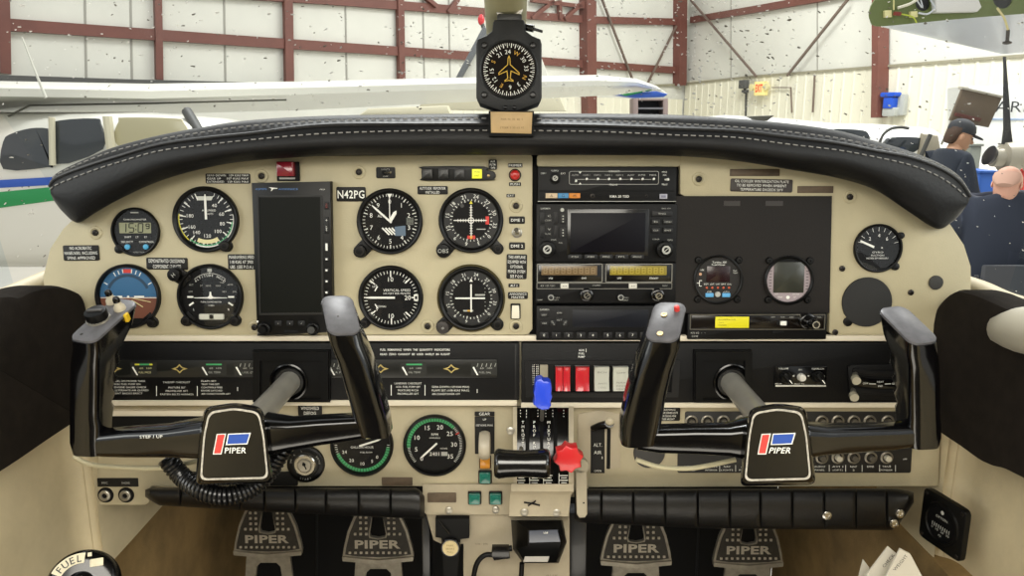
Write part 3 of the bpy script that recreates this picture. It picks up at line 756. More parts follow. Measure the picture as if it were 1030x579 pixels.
# ================================================================ radio stack
def unit(name, label, cat, x0, y0, x1, y1, w0=-.006, th=9, m=None, trim=None):
    T = Thing(name, label, cat, (x0 + x1) / 2, (y0 + y1) / 2, w0)
    T.top = w0 + th * T.k
    mb = T.mb().use(m or mat('radio_face', '#070708', .45, bump=.1, bscale=700, spec=.22))
    a = T.xy(x0, y0, T.top); b = T.xy(x1, y1, T.top)
    mb.prism(rrect(a[0], b[1], b[0], a[1], .8), 0, th, .5)
    T.th = th; T.add(mb, 'faceplate')
    return T
def B(T, mb, x0, y0, x1, y1, h, bev=.2, r=.5, z=None):
    z = T.th if z is None else z
    return rb(T, mb, x0, y0, x1, y1, z - .3, z + h, bev, r, w=T.top)
def X(T, mb, s, x, y, h, width=None, dz=.12, bold=.03, rot=0, align='c'):
    return tx(T, mb, s, x, y, h, T.th + dz, width, bold, rot, align, w=T.top)
def Lm(T, mb, x0, y0, x1, y1, wd, dz=.12):
    a = T.xy(x0, y0, T.top); b = T.xy(x1, y1, T.top); return mb.line(a[0], a[1], b[0], b[1], wd, T.th + dz)
def frame_line(T, mb, x0, y0, x1, y1, wd=.8, r=2, dz=0.15):
    a = T.xy(x0, y0, T.top); b = T.xy(x1, y1, T.top)
    o = rrect(a[0], b[1], b[0], a[1], r); i = rrect(a[0] + wd, b[1] + wd, b[0] - wd, a[1] - wd, max(.1, r - wd))
    mb.plate(o, [i], T.th - .2, T.th + dz)
def knob2(T, x, y, r, name='knob', m=None, h=8, tipm=None, concentric=True):
    q = T.xy(x, y, T.top); z = T.th
    mb = T.mb().use(m or M_black)
    prof = [(r, z), (r, z + h * .55), (r - .6, z + h * .6)]
    if concentric: prof += [(r * .62, z + h * .62), (r * .6, z + h), (r * .5, z + h + .6)]
    prof += [(0, z + h + .6 if concentric else z + h * .6)]
    mb.lathe(prof, q[0], q[1], 28)
    if tipm: mb.use(tipm).ring(q[0], q[1], r * .30, r * .52, z + h + .7, 20); mb.line(q[0] - r * .25, q[1] - r * .2, q[0] + r * .25, q[1] + r * .2, .8, z + h + .7)
    return T.add(mb, name)

# audio selector panel
T = unit('audio_selector_panel', 'black audio selector panel at the top of the radio stack with a row of toggles', 'audio panel', 541, 168, 680, 203)
mb = T.mb().use(M_greyw); frame_line(T, mb, 572.5, 172, 662.5, 185.5, .45, 2)
for i, t in enumerate(('AUTO', 'COM 1', 'COM 2', 'NAV 1', 'NAV 2', 'ADF', 'DME', 'MKR')): X(T, mb, t, 578.5 + i * 11.2, 176, 1.7, 6.8)
Lm(T, mb, 578, 180.3, 657, 180.3, .5)
mb.use(M_white); X(T, mb, 'SPEAKER', 618, 172.2, 1.7, 11); X(T, mb, 'PHONE', 617, 185.6, 1.7, 8)
X(T, mb, 'COM 1', 546.5, 174.2, 1.6, 5); X(T, mb, 'COM 2', 558, 171.5, 1.6, 7); X(T, mb, 'EXT', 566.5, 174.4, 1.6, 4.5)
X(T, mb, 'MKR', 668.5, 172.8, 1.6, 5); X(T, mb, 'HI', 668.5, 176, 1.6, 3); X(T, mb, 'TEST', 668.5, 185.5, 1.6, 6)
X(T, mb, 'KMA 20 TSO', 623, 197.4, 2.4, 19, bold=.05)
for x in (583.5,):
    q = T.xy(x, 173.4, T.top); mb.flat([(q[0] - 1.4, q[1] + .8), (q[0] + 1.4, q[1] + .8), (q[0], q[1] - 1.2)], T.th + .2); q = T.xy(x, 184.6, T.top); mb.flat([(q[0] - 1.4, q[1] - .8), (q[0] + 1.4, q[1] - .8), (q[0], q[1] + 1.2)], T.th + .2)
T.add(mb, 'markings')
mb = T.mb().use(M_blackm); B(T, mb, 541.5, 191.4, 679.5, 192.6, .35, .05, .1); mb.use(M_greyw); Lm(T, mb, 541, 202.4, 680, 202.4, .6, .35); T.add(mb, 'divider')
for i in range(8):
    q = T.xy(578.5 + i * 11.2 + (0 if i else .5), 180.3 + (2 if i == 0 else 0), T.top); mb = T.mb().use(M_screw).cyl(q[0], q[1], 1.5, T.th, T.th + .8, 12)
    mb.use(M_white).tube([(q[0], q[1], T.th + .5), (q[0] + .2, q[1] + .4, T.th + 4)], [.9, 1.15], 8); T.add(mb, 'toggle')
q = T.xy(670, 180.6, T.top); mb = T.mb().use(M_white).tube([(q[0] - 1, q[1], T.th), (q[0] + 1.5, q[1] + .2, T.th + 4)], [.8, 1.3], 8); T.add(mb, 'toggle')
knob2(T, 558, 179.3, 5.2, m=M_black, tipm=M_greyw, h=7)
for x0, x1, c, t in ((548.8, 560.6, '#bfa98a', 'A'), (561.2, 571.8, '#3f7ba6', 'O'), (572.4, 583.5, '#c47a2c', 'M')):
    mb = T.mb().use(mat('beacon_lamp_' + t, c, .4, emit=c, estr=.12)); B(T, mb, x0, 194.2, x1, 199.2, .8, .2, .2); mb.use(mat('lamp_letter', '#2a2218', .6)); X(T, mb, t, (x0 + x1) / 2, 196.7, 2.8, dz=.95); T.add(mb, 'marker_lamp')
mb = T.mb().use(mat('pale_lamp', '#a9a8b4', .4)); B(T, mb, 663.5, 195, 671, 199.8, .8, .2, .2); mb.use(mat('lamp_grey', '#6e6e80', .4)); B(T, mb, 665, 196.2, 669.5, 198.6, 1, .05, .2); T.add(mb, 'indicator_lamp')
for x in (596, 650.5):
    q = T.xy(x, 197, T.top); mb = T.mb().use(M_screw).cyl(q[0], q[1], 2.4 if x < 600 else 1.5, T.th, T.th + .5, 12, .2); mb.use(M_blackm).cyl(q[0], q[1], 1.1, T.th, T.th + .6, 8); T.add(mb, 'screw')

# moving-map GPS
T = unit('gps_navigator', 'GPS navigator with a wide dark screen in the middle of the radio stack', 'navigator', 539.5, 205, 680, 263.5, th=11)
mb = T.mb().use(M_blackg); B(T, mb, 570.5, 210, 652, 257, .5, .3, 1.2); T.add(mb, 'screen_frame')
mb = T.mb().use(m_scrp); B(T, mb, 574, 214, 648.5, 253.5, .8, .1, .4); T.add(mb, 'screen')
mb = T.mb().use(M_greyw); X(T, mb, 'GARMIN', 548.5, 209.5, 1.7, 9.5, bold=.05); X(T, mb, 'GNS 430', 670, 209.5, 1.4, 9); q = T.xy(565.5, 211, T.top); mb.use(M_greyw).flat(circ(q[0], q[1], 1.9, 14), T.th + .2)
mb.use(M_greyw); X(T, mb, 'C', 552.5, 217, 2, 3); X(T, mb, 'COM', 551, 221.5, 1.6, 6); X(T, mb, 'V', 552.5, 230.5, 2, 3); X(T, mb, 'VLOC', 551, 235, 1.6, 6); X(T, mb, 'PWR', 557, 241, 1.5, 5); X(T, mb, 'PULL', 564, 244, 1.3, 4); X(T, mb, 'RANGE', 659, 208.8, .1, 1)
X(T, mb, 'CRSR', 660, 240.5, 1.3, 7); X(T, mb, 'GPS', 674, 241.2, 1.6, 5); T.add(mb, 'markings')
for x0, y0, x1, y1, s in [(542.5, 213, 548, 225, ''), (542.5, 227, 548, 239, ''), (557, 213, 561, 225, ''), (557, 227, 561, 239, '')] + [(563.5, 215, 569, 225, '\u2022'), (563.5, 229, 569, 239, '\u2022')] + [(655.5, 212, 676, 217.5, 'RNG'), (655.5, 220.5, 663.5, 225.5, 'D'), (667, 220.5, 676.5, 225.5, 'MENU'), (655.5, 229, 663.5, 234, 'CLR'), (667, 229, 676.5, 234, 'ENT')] + [(572 + i * 15.6 - (1 if i == 0 else 0), 255.8, 585 + i * 15.6, 260.2, t) for i, t in enumerate(('CDI', 'OBS', 'MSG', 'FPL', 'PROC'))]:
    mb = T.mb().use(m_key); B(T, mb, x0, y0, x1, y1, 1.6, .4, 1)
    if s == '\u2022':
        mb.use(M_greyw)
        for k in range(3): B(T, mb, (x0 + x1) / 2 - .7, y0 + 1.6 + k * 2.8, (x0 + x1) / 2 + .7, y0 + 2.8 + k * 2.8, 1.8, .02, .1)
    elif s: mb.use(M_greyw); X(T, mb, s, (x0 + x1) / 2, (y0 + y1) / 2, 1.6, min(x1 - x0 - 3, 2 + 1.6 * len(s)), dz=1.7)
    T.add(mb, 'button')
knob2(T, 550, 250, 8.2, tipm=M_greyw, h=11); knob2(T, 668, 250.5, 8.2, tipm=M_greyw, h=11)
q = T.xy(562, 255.5, T.top); mb = T.mb().use(M_blackm).cyl(q[0], q[1], 1.3, T.th, T.th + .4, 10); T.add(mb, 'screw')

# nav com radio with the two amber windows
T = unit('communication_radio', 'nav-com radio with a brown and a yellow display window and two round knobs', 'radio', 539, 264.5, 679, 304.5, th=9)
mb = T.mb().use(M_chrome)
m_fr = mat('radio_frame_line', '#8d8b84', .35, metal=.6)
mb.use(m_fr); frame_line(T, mb, 540, 265, 606, 284, .9, 1.2, .8); frame_line(T, mb, 609, 265, 676, 284, .9, 1.2, .8); frame_line(T, mb, 539.7, 284.3, 676, 290.5, .6, .8, .4)
T.add(mb, 'window_frame')
for x0, x1, c, c2, nm in ((541.5, 604.5, '#6a573c', '#8a7450', 'brown'), (610.5, 674.5, '#847528', '#a8962f', 'yellow')):
    mb = T.mb().use(M_blackg); B(T, mb, x0, 266.2, x1, 282.8, .2, .05, .4)
    mb.use(mat('window_' + nm, c, .25)); B(T, mb, x0 + 3, 267.2, x1 - 4, 276.5, .5, .05, .3)
    mb.use(mat('digits_' + nm, c2, .5))
    for i in range(9):
        xx = x0 + 7 + i * 6; q = T.xy(xx, 272, T.top)
        mb.plate(rrect(q[0] - 1.8, q[1] - 3, q[0] + 1.8, q[1] + 3, .3, 2), [rrect(q[0] - 1.2, q[1] + .3, q[0] + 1.2, q[1] + 2.4, .1, 1), rrect(q[0] - 1.2, q[1] - 2.4, q[0] + 1.2, q[1] - .3, .1, 1)], T.th + .45, T.th + .62)
    mb.use(M_white); X(T, mb, 'USE', x0 + 12.5, 279.6, 1.6, 4, dz=.5); X(T, mb, 'STANDBY', x1 - 17, 279.6, 1.7, 9 if nm == 'yellow' else 5, dz=.5)
    T.add(mb, 'display_window')
mb = T.mb().use(M_greyw); X(T, mb, 'KX 155 TSO', 551, 287.2, 1.6, 14); X(T, mb, 'COMM', 600, 287, 1.3, 8); X(T, mb, 'NAV', 669, 287.2, 1.5, 5); X(T, mb, 'OFF', 543, 301.5, 1.4, 5); X(T, mb, 'PULL', 560, 299, 1.3, 6); X(T, mb, 'TEST', 559, 301.5, 1.2, 6); X(T, mb, 'PULL', 630, 299.2, 1.3, 5); X(T, mb, 'IDENT', 629, 301.8, 1.3, 6)
T.add(mb, 'markings')
for x in (567.8, 636.5):
    mb = T.mb().use(mat('key_pale', '#c9c6bb', .45)); B(T, mb, x - 4, 284.8, x + 4, 289.8, 1.6, .4, .6); mb.use(M_blackm); X(T, mb, '\u2194', x, 287.3, 1.6, 4, dz=1.7); T.add(mb, 'transfer_button')
for x in (554, 624): knob2(T, x, 298.7, 3.2, concentric=False, h=6, m=mat('small_knob', '#202020', .35)); q = T.xy(x, 298.7, T.top); mb = T.mb().use(M_greyw).ring(q[0], q[1], 2.2, 2.8, T.th + 3.8, 16); T.add(mb, 'knob_ring')
for x in (589.5, 660.5): knob2(T, x, 296, 6.6, tipm=M_chrome, h=12, m=M_blackg)

# transponder
T = unit('transponder', 'black transponder with number buttons at the bottom of the radio stack', 'transponder', 539.5, 307.5, 680, 342, th=10)
mb = T.mb().use(mat('screen_blue_dark', '#0a0d16', .4, spec=.25)); B(T, mb, 576, 311.5, 652, 328.8, .5, .1, .4); T.add(mb, 'screen')
mb = T.mb().use(M_greyw); X(T, mb, 'GARMIN', 547.5, 311.2, 1.7, 9.5, bold=.05); T.add(mb, 'markings')
for x0, y0, x1, y1, s, ro in [(543, 314.3, 551.5, 318.6, 'IDENT', 0), (543.5, 322.8, 551.5, 327, 'VFR', 0), (559, 312.4, 566, 316.2, 'ON', 0), (559, 319.3, 566, 323.4, 'ALT', 0), (553.5, 321.5, 559, 327.5, 'OFF', -1), (565.5, 321.5, 571, 327.5, 'STBY', 1)]:
    mb = T.mb().use(m_key); B(T, mb, x0, y0, x1, y1, 1.3, .4, 1); mb.use(M_greyw); X(T, mb, s, (x0 + x1) / 2, (y0 + y1) / 2, 1.6, 5, dz=1.4, rot=ro); T.add(mb, 'button')
for i, x in enumerate((547.2, 559.5, 571.7, 584, 596.2, 611, 623.3, 636, 648)):
    mb = T.mb().use(m_key); B(T, mb, x - 4.6, 333.6, x + 4.6, 339.6, 1.6, .5, 1.2); mb.use(M_white); X(T, mb, str(i), x, 336.6, 2.5, dz=1.75); T.add(mb, 'button')
q = T.xy(603.7, 337, T.top); mb = T.mb().use(M_blackm).cyl(q[0], q[1], 1.4, T.th, T.th + .4, 10); T.add(mb, 'screw')

# ================================================================ engine displays on the blanking panel
W1 = .002
T = Thing('engine_analyzer', 'round engine display with a dark red window, amber dots and two blue buttons', 'display', 722, 281, W1)
mb = T.mb().use(M_bezel).lathe([(24.6, -1), (24.8, 2.2), (23.6, 3), (22.6, 2.4), (22.4, 0)], n=48); T.add(mb, 'bezel')
mb = T.mb().use(mat('engine_face', '#141110', .4)).cyl(0, 0, 22.6, -.6, .3, 40); mb.use(M_white)
mb.text('Turbine 300', 1, 17.5, 1.9, .4, .04, width=14); mb.text('Fuel Flow', 0, 15, 1.7, .4, .04, width=13); mb.text('USE', -16, 9.7, 1.6, .4, .03); mb.text('Rem', 17, 9.2, 1.5, .4, .03); mb.text('Used', 17.4, 7, 1.5, .4, .03)
mb.line(-18.5, -1, -16, -1, .6, .4); mb.line(-18.5, -6.5, -16, -6.5, .6, .4); mb.line(-18.5, -1, -18.5, -6.5, .6, .4); mb.line(-21, -3.6, -18.5, -3.6, .6, .4)
for i in range(5): mb.text('EGT CHT OAT BAT OIL'.split()[i], -11.5 + 5.8 * i, -4.6, 1.6, .4, .04, width=4.4)
T.add(mb, 'dial')
mb = T.mb().use(mat('window_dark_red', '#231012', .2)).box(-11.5, 12, -2.5, 13.5, .3, .7, .1, .3); T.add(mb, 'display_window')
for i in range(5):
    mb = T.mb().use(mat('led_amber', '#c0502f', .4)).cyl(-11 + 5.6 * i, -8.2, 1.1, .3, .9, 10, .2); T.add(mb, 'lamp')
mb = T.mb().use(mat('led_pale', '#c99c7a', .4)).cyl(-17.8, 5.5, 1.5, .3, .9, 10, .2); T.add(mb, 'lamp')
for x, s in ((-8.2, 'STEP'), (8.6, 'AUTO')):
    mb = T.mb().use(M_white).text(s, x, -12.4, 1.5, .4, .04); mb.use(mat('button_sky', '#5aa2d2', .4)).box(x - 4, x + 4, -17.6, -13.6, .3, 1.8, .3, .5); T.add(mb, 'button')
mb = T.mb().use(M_greyw).cyl(0, -14.8, 2.8, .3, 2.2, 18, .5); T.add(mb, 'knob')
T2 = T
T = Thing('engine_display', 'round display with a grey-green square screen and pale printed rim', 'display', 793, 281.5, W1)
mb = T.mb().use(M_bezel).lathe([(24.6, -1), (24.8, 2.6), (23.4, 3.6), (22.2, 2.4), (22.0, 0)], n=48); T.add(mb, 'bezel')
mb = T.mb().use(mat('pale_face', '#9a8d90', .35)).cyl(0, 0, 22.2, -.6, .3, 40); mb.use(mat('face_print', '#4a3f45', .6))
for i in range(7): mb.line(-19.5, 9 - i * 3, -17, 9 - i * 3, .7, .4); mb.line(17.5, 9 - i * 3, 20, 9 - i * 3, .7, .4)
mb.use(M_white).text('STEP', -8, -17.2, 1.6, .4, .03); mb.text('LF', 7, -17.2, 1.6, .4, .03); mb.text('EGT', -11.5, -14.2, 1.3, .4); mb.text('CHT OIL', 8, -14.2, 1.3, .4); mb.cyl(0, -17.5, 1.8, .3, 1.2, 14, .3)
mb.use(M_face).flat([pt(22, a) for a in range(-42, 44, 6)] + [(13, 16), (-13, 16)], .35)
T.add(mb, 'dial')
mb = T.mb().use(mat('lcd_dark', '#32332c', .2)).box(-15, 15.6, -12.8, 18.2, .3, .9, .2, .3); T.add(mb, 'screen')
for T, cxx in ((T2, 0), (T, 0)):
    for a in (-46, 46, 135, -135):
        p = pt(28.2, a); mb = T.mb().use(M_bezel).lathe([(3.6, -.8), (3.6, 1.4), (2.8, 2.4), (1.2, 2.5), (.9, 1.6), (0, 1.6)], p[0], p[1], 16); T.add(mb, 'screw')

# radio in the slot under them
T = unit('marker_radio', 'low black radio with a yellow sticker and a stepped knob under the round displays', 'radio', 692, 315.5, 831, 341, w0=-.006, th=11)
m_edge = mat('edge_metal', '#77746b', .35, metal=.8)
mb = T.mb().use(m_edge); frame_line(T, mb, 694, 315.8, 829.5, 331.5, .9, .6, .6); T.add(mb, 'metal_edge')
mb = T.mb().use(mat('dark_window', '#14100d', .15)); B(T, mb, 695.5, 317.3, 828, 330, .3, .05, .3); T.add(mb, 'window')
mb = T.mb().use(mat('sticker_yellow', '#d9cf12', .5)); B(T, mb, 719.5, 318.3, 753, 329.5, .6, .05, .2); mb.use(mat('sticker_print', '#7c7420', .6)); X(T, mb, 'INOPERATIVE', 731, 321.3, 1.6, 17, dz=.7); X(T, mb, 'DATE', 725.5, 324.3, 1.4, 5, dz=.7); X(T, mb, 'SIGNED', 726.5, 326.8, 1.4, 8, dz=.7); T.add(mb, 'sticker', label='bright yellow sticker')
mb = T.mb().use(M_greyw); X(T, mb, 'OFF', 777.5, 318.8, 1.3, 4, dz=.4); X(T, mb, 'TST', 787, 318.8, 1.3, 4, dz=.4); X(T, mb, 'ON', 796, 318.8, 1.3, 4, dz=.4); X(T, mb, 'VOL', 824, 318.8, 1.3, 4, dz=.4); X(T, mb, 'KN 62', 699, 334.5, 2, 8); X(T, mb, 'DME', 699, 338, 1.8, 6); X(T, mb, '- -', 707.5, 334.5, 1.3, 5); T.add(mb, 'markings')
mb = T.mb().use(M_blackm); B(T, mb, 781, 322.5, 793.5, 326.8, .5, .1, 1.5); mb.use(M_white); B(T, mb, 784.5, 322.6, 790.5, 326.8, 2.5, .4, .8); T.add(mb, 'slide_switch')
mb = T.mb().use(M_blackm); B(T, mb, 777, 332.5, 788.5, 335.5, .8, .1, .5); q = T.xy(774, 322.5, T.top); mb.cyl(q[0], q[1], 1, T.th, T.th + .5, 10); T.add(mb, 'lower_slot')
q = T.xy(810, 322, T.top); z = T.th
tip = T.l(823, 334, T.top + .034); base = Vector((q[0], q[1], z)); tip = Vector(tip)
mb = T.mb().use(M_blackg)
mb.lathe([(8, z), (8, z + 8), (6.8, z + 9), (6.3, z + 9), (6.1, z + 19), (5.2, z + 20), (4.4, z + 20), (4.2, z + 27), (3.4, z + 28), (0, z + 28)], q[0], q[1], 26)
mb.use(M_chrome).ring(q[0], q[1], 2.6, 3.6, z + 28.1, 24)
T.add(mb, 'stepped_knob')
# ================================================================ black cluster panels across the middle
def slab(name, label, cat, x0, y0, x1, y1, w0, w1, m=M_panelblk, r=2, bev=.6):
    T = Thing(name, label, cat, (x0 + x1) / 2, (y0 + y1) / 2, w0)
    T.top = w1; T.th = (w1 - w0) / T.k
    a = T.xy(x0, y0, w1); b = T.xy(x1, y1, w1)
    mb = T.mb().use(m).prism(rrect(a[0], b[1], b[0], a[1], r), 0, T.th, bev); T.add(mb, 'faceplate')
    return T
T = slab('engine_cluster_panel', 'long black strip panel with a row of small engine gauges across the pilot side', 'panel', 105, 345, 522.5, 402.5, -.006, .006)
def cluster(T, x0, y0, x1, y1, cells):
    mb = T.mb().use(M_blackm); B(T, mb, x0 - 1, y0 - 1, x1 + 1, y1 + 1, .6, .3, 2)
    mb.use(mat('cluster_window', '#191a18', .3)); B(T, mb, x0, y0, x1, y1, .9, .1, 1.4)
    T.add(mb, 'gauge_window')
    for cx, kind, t in cells:
        mb = T.mb(); cy = (y0 + y1) / 2
        q = T.xy(cx, cy, T.top); z = T.th + 1.0
        if kind == 'star':
            mb.use(mat('star_gold', '#b39f5e', .5))
            o = [(q[0] - 8, q[1]), (q[0] - 3, q[1] + 1.6), (q[0], q[1] + 4.6), (q[0] + 3, q[1] + 1.6), (q[0] + 8, q[1]), (q[0] + 3, q[1] - 1.6), (q[0], q[1] - 4.6), (q[0] - 3, q[1] - 1.6)]
            i = [(q[0] - 4, q[1]), (q[0] - 2, q[1] + 1), (q[0], q[1] + 3), (q[0] + 2, q[1] + 1), (q[0] + 4, q[1]), (q[0] + 2, q[1] - 1), (q[0], q[1] - 3), (q[0] - 2, q[1] - 1)]
            mb.plate(o, [i[::-1]], z - .1, z + .1); T.add(mb, 'star_emblem')
            continue
        mb.use(mat('cell_face', '#1d1e1b', .45)); mb.flat(rrect(q[0] - 13, q[1] - 6.6, q[0] + 13, q[1] + 6.6, 0.5), z)
        if kind in ('green', 'greenyellow'):
            mb.use(M_green).line(q[0] - 7, q[1] + 4.4, q[0] + 8.5, q[1] + 4.4, 1.6, z + .1)
            if kind == 'greenyellow': mb.use(M_yellow).line(q[0] - 8.5, q[1] + 4.4, q[0] - 4, q[1] + 4.4, 1.6, z + .15); mb.line(q[0] + 6, q[1] + 4.4, q[0] + 9, q[1] + 4.4, 1.6, z + .15)
        else:
            mb.use(M_greyw)
            for i in range(5): mb.line(q[0] - 7 + i * 4.4, q[1] + 2, q[0] - 6 + i * 4.4, q[1] + 5.5, .6, z + .1)
        mb.use(M_cream if kind == 'greenyellow' else M_greyw).text(t, q[0] + 1, q[1] - 3.6, 1.9, z + .1, .03, width=12)
        mb.text('60  100', q[0] + 2, q[1] + .6, 1.8, z + .1, .03, width=12)
        mb.use(M_white).flat([(q[0] - 11.5, q[1] + 1.5), (q[0] - 10, q[1] + 2.2), (q[0] - 5.6, q[1] - 6.4), (q[0] - 7.2, q[1] - 6.4)], z + .3)
        T.add(mb, 'small_gauge')
cluster(T, 108, 362, 263.5, 379, [(115, 'star', ''), (145, 'greenyellow', 'FUEL PRESS'), (181, 'star', ''), (215, 'green', 'OIL TEMP'), (249, 'plain', 'L FUEL QTY')])
cluster(T, 330, 361.5, 500, 379.5, [(343, 'plain', 'R FUEL'), (383, 'star', ''), (416, 'green', 'OIL TEMP'), (454, 'star', ''), (487, 'plain', 'FUEL GAL')])
mb = T.mb().use(M_white)
for i, t in enumerate(('FUEL ON PROPER TANK', 'ELEC FUEL PUMP ON', 'ENGINE GAGES CHECK', 'ALTERNATE AIR CLOSED', 'SEAT BACKS ERECT')): X(T, mb, t, 115, 383 + i * 3.1, 1.7, (31, 26, 32, 34, 28)[i], align='l')
T.add(mb, 'checklist_lettering'); mb = T.mb().use(M_white)
X(T, mb, 'TAKEOFF CHECKLIST', 177.5, 384.2, 1.8, 27)
for i, t in enumerate(('MIXTURE SET', 'PROPELLER SET', 'FASTEN BELTS HARNESS')): X(T, mb, t, 178, 389.5 + i * 3.4, 1.8, (17, 22, 33)[i])
for i, t in enumerate(('FLAPS SET', 'TRIM TAB SET', 'CONTROLS FREE', 'DOORS LATCHED', 'AIR CONDITIONER OFF')): X(T, mb, t, 202.5, 383 + i * 3.2, 1.7, (15, 18, 21, 21, 29)[i], align='l')
Lm(T, mb, 157.5, 388, 157.5, 398, .7); Lm(T, mb, 198.5, 388, 198.5, 398, .7); Lm(T, mb, 239, 389, 239, 393, .6)
T.add(mb, 'checklist_lettering'); mb = T.mb().use(M_white)
X(T, mb, 'FUEL  REMAINING  WHEN  THE  QUANTITY  INDICATORS', 417.5, 351.5, 2.1, 69, bold=.05); X(T, mb, 'READ  ZERO  CANNOT  BE  USED  SAFELY  IN  FLIGHT', 417.5, 356, 2.1, 69, bold=.05)
T.add(mb, 'fuel_lettering'); mb = T.mb().use(M_white)
X(T, mb, 'ING', 383, 388.5, 2, 5); X(T, mb, 'HICK', 385, 396, 2, 6)
for i, t in enumerate(('LANDING CHECKLIST', 'AUX. FUEL PUMP OFF', 'MIXTURE RICH', 'PROPELLER SET')): X(T, mb, t, 410.5, 385.3 + i * 3.5, 2.0, (27, 24, 20, 21)[i])
for i, t in enumerate(('GEAR DOWN (129 KIAS MAX)', 'FLAPS SET (108 KIAS MAX)', 'AIR CONDITIONER OFF')): X(T, mb, t, 434.5, 388.8 + i * 3.6, 2.0, (37, 37, 28)[i], align='l')
Lm(T, mb, 393.5, 387, 393.5, 397.5, .7); Lm(T, mb, 427.5, 387, 427.5, 397.5, .7); Lm(T, mb, 480, 391, 480, 395, .6)
T.add(mb, 'checklist_lettering')
mb = T.mb().use(mat('groove_black', '#030303', .5)); B(T, mb, 517.8, 346, 519.4, 401, .3, .05, .1); T.add(mb, 'edge_groove')
placard(['GPS'], 300, 406, 324, 414, 'small dark placard below the left yoke shaft', w=-.004, m=M_placard) if False else None

T2 = slab('switch_panel', 'long black strip panel with rocker switches and knobs across the co-pilot side', 'panel', 524.5, 345, 931, 405.5, -.006, .006)
T = T2
mb = T.mb().use(M_white)
for i, t in enumerate(('AUX', 'FUEL', 'PUMP')): X(T, mb, t, 585, 352 + i * 3.3, 2.1, 5.5 + i * .5, bold=.05)
Lm(T, mb, 589.5, 350.5, 589.5, 354, .5); T.add(mb, 'lettering')
mb = T.mb().use(mat('bezel_frame_dark', '#101011', .4)); a = [T.xy(*p, T.top) for p in ((528, 362.5), (684, 362.5), (682, 399), (529, 399))]
mb.plate(a, [[T.xy(*p, T.top) for p in ((535, 366), (677, 366), (675, 394), (536, 394))]], T.th - .3, T.th + 2.0); T.add(mb, 'switch_bezel')
mb = T.mb().use(M_blackm); B(T, mb, 534, 365, 678, 395, .2, .05, .2); T.add(mb, 'switch_well')
mb = T.mb().use(M_white)
for k in range(4):
    for j in range(12): 
        q = T.xy(535.2 + k * 1.5 + (1 if k > 1 else 0), 367 + j * 1.8, T.top); mb.flat([(q[0], q[1]), (q[0] + .8, q[1]), (q[0] + .8, q[1] + .8), (q[0], q[1] + .8)], T.th + .3)
for j in range(9): X(T, mb, '|', 669.5, 371 + j * 2.5, 1.4, .8, dz=.3)
T.add(mb, 'dimmer_dots')
def rocker(px0, px1, y0, y1, m, label, lines, split=False, name='rocker_switch'):
    R = Thing(name, label, 'switch', (px0 + px1) / 2, (y0 + y1) / 2, T2.top, 'rocker switches in the black panel')
    hw = (px1 - px0) / 2; hh = (y1 - y0) / 2
    mb = R.mb().use(M_blackg).prism(rrect(-hw - 1, -hh - 1, hw + 1, hh + 1, .5), 0, 2, .3); R.add(mb, 'frame')
    cols = ((-hw, -.3), (.3, hw)) if split else ((-hw, hw),)
    for x0, x1 in cols:
        mb = R.mb().use(m)
        prof = [(hh, 2), (hh, 7.5), (hh * .45, 5.2), (hh * .25, 6.2), (0, 5.4), (-hh, 9.5), (-hh, 2)]
        mb.loft([[(x0, y, z) for y, z in prof], [(x0 + .4, y, z + .3 if z > 2 else z) for y, z in prof], [(x1 - .4, y, z + .3 if z > 2 else z) for y, z in prof], [(x1, y, z) for y, z in prof]])
        R.add(mb, 'rocker')
    if lines:
        mb = R.mb().use(mat('rocker_print', '#77756c', .6))
        for i, (t, y) in enumerate(lines): mb.text(t, 0, y, 1.7, 10.2 if y < 0 else 8.6, .03, width=hw * 1.2)
        R.add(mb, 'lettering')
m_rr = mat('rocker_red', '#c3202a', .28, coat=.5); m_rw = mat('rocker_white', '#b9b9ac', .4)
rocker(558.5, 573, 367.5, 391, m_rr, 'split red master rocker switch, first in the switch row', [], True)
rocker(578.5, 592, 367.5, 391, m_rr, 'single red rocker switch under the AUX FUEL PUMP lettering', [], False)
rocker(597.3, 612, 367.5, 391, m_rw, 'white rocker switch beside the single red one', [('BCN', 7), ('ANTI', -4), ('COLL', -8)])
rocker(616, 631, 367.5, 391, m_rw, 'white rocker switch next to the right yoke horn', [('OFF', 6.5), ('NAV', -3), ('PITOT', -6.5), ('HEAT', -9.5)])
R = Thing('dimmer_slot', 'pale vertical slot plate behind the blue lever knob', 'plate', 547, 377, T2.top)
mb = R.mb().use(mat('slot_tan', '#8d8672', .6)).prism(rrect(-4, -12, 4, 11, .5), 0, 1.2, .2); R.add(mb, 'plate')
# right-hand knobs and heater lever
R = Thing('headset_control_plate', 'small black plate with two pointer knobs and a white button', 'control plate', 804.5, 378, T2.top)
mb = R.mb().use(M_blackg); rb(R, mb, 779, 368, 830.5, 389, 0, 1.6, .3, .6); mb.use(mat('plate_line', '#c9c7be', .4)); rb(R, mb, 779.5, 386.6, 830, 388.2, 1.6, 2, .05, .1)
mb.use(M_white); tx(R, mb, 'VOLUME', 787.5, 370.2, 1.8, 1.75, 10); tx(R, mb, 'ISO', 804.5, 371.3, 1.6, 1.75, 4); tx(R, mb, 'SQUELCH', 822, 370.2, 1.8, 1.75, 12); tx(R, mb, 'PULL ON', 782.5, 385.3, 1.3, 1.75, 6); tx(R, mb, 'PILOT ISO', 803.5, 385.4, 1.3, 1.75, 10)
q = R.xy(789.5, 380); mb.use(M_greyw); 
for x in (797.5, 812.5, 828): q = R.xy(x, 377.5); mb.flat(circ(q[0], q[1], 1, 10), 1.8)
R.add(mb, 'plate')
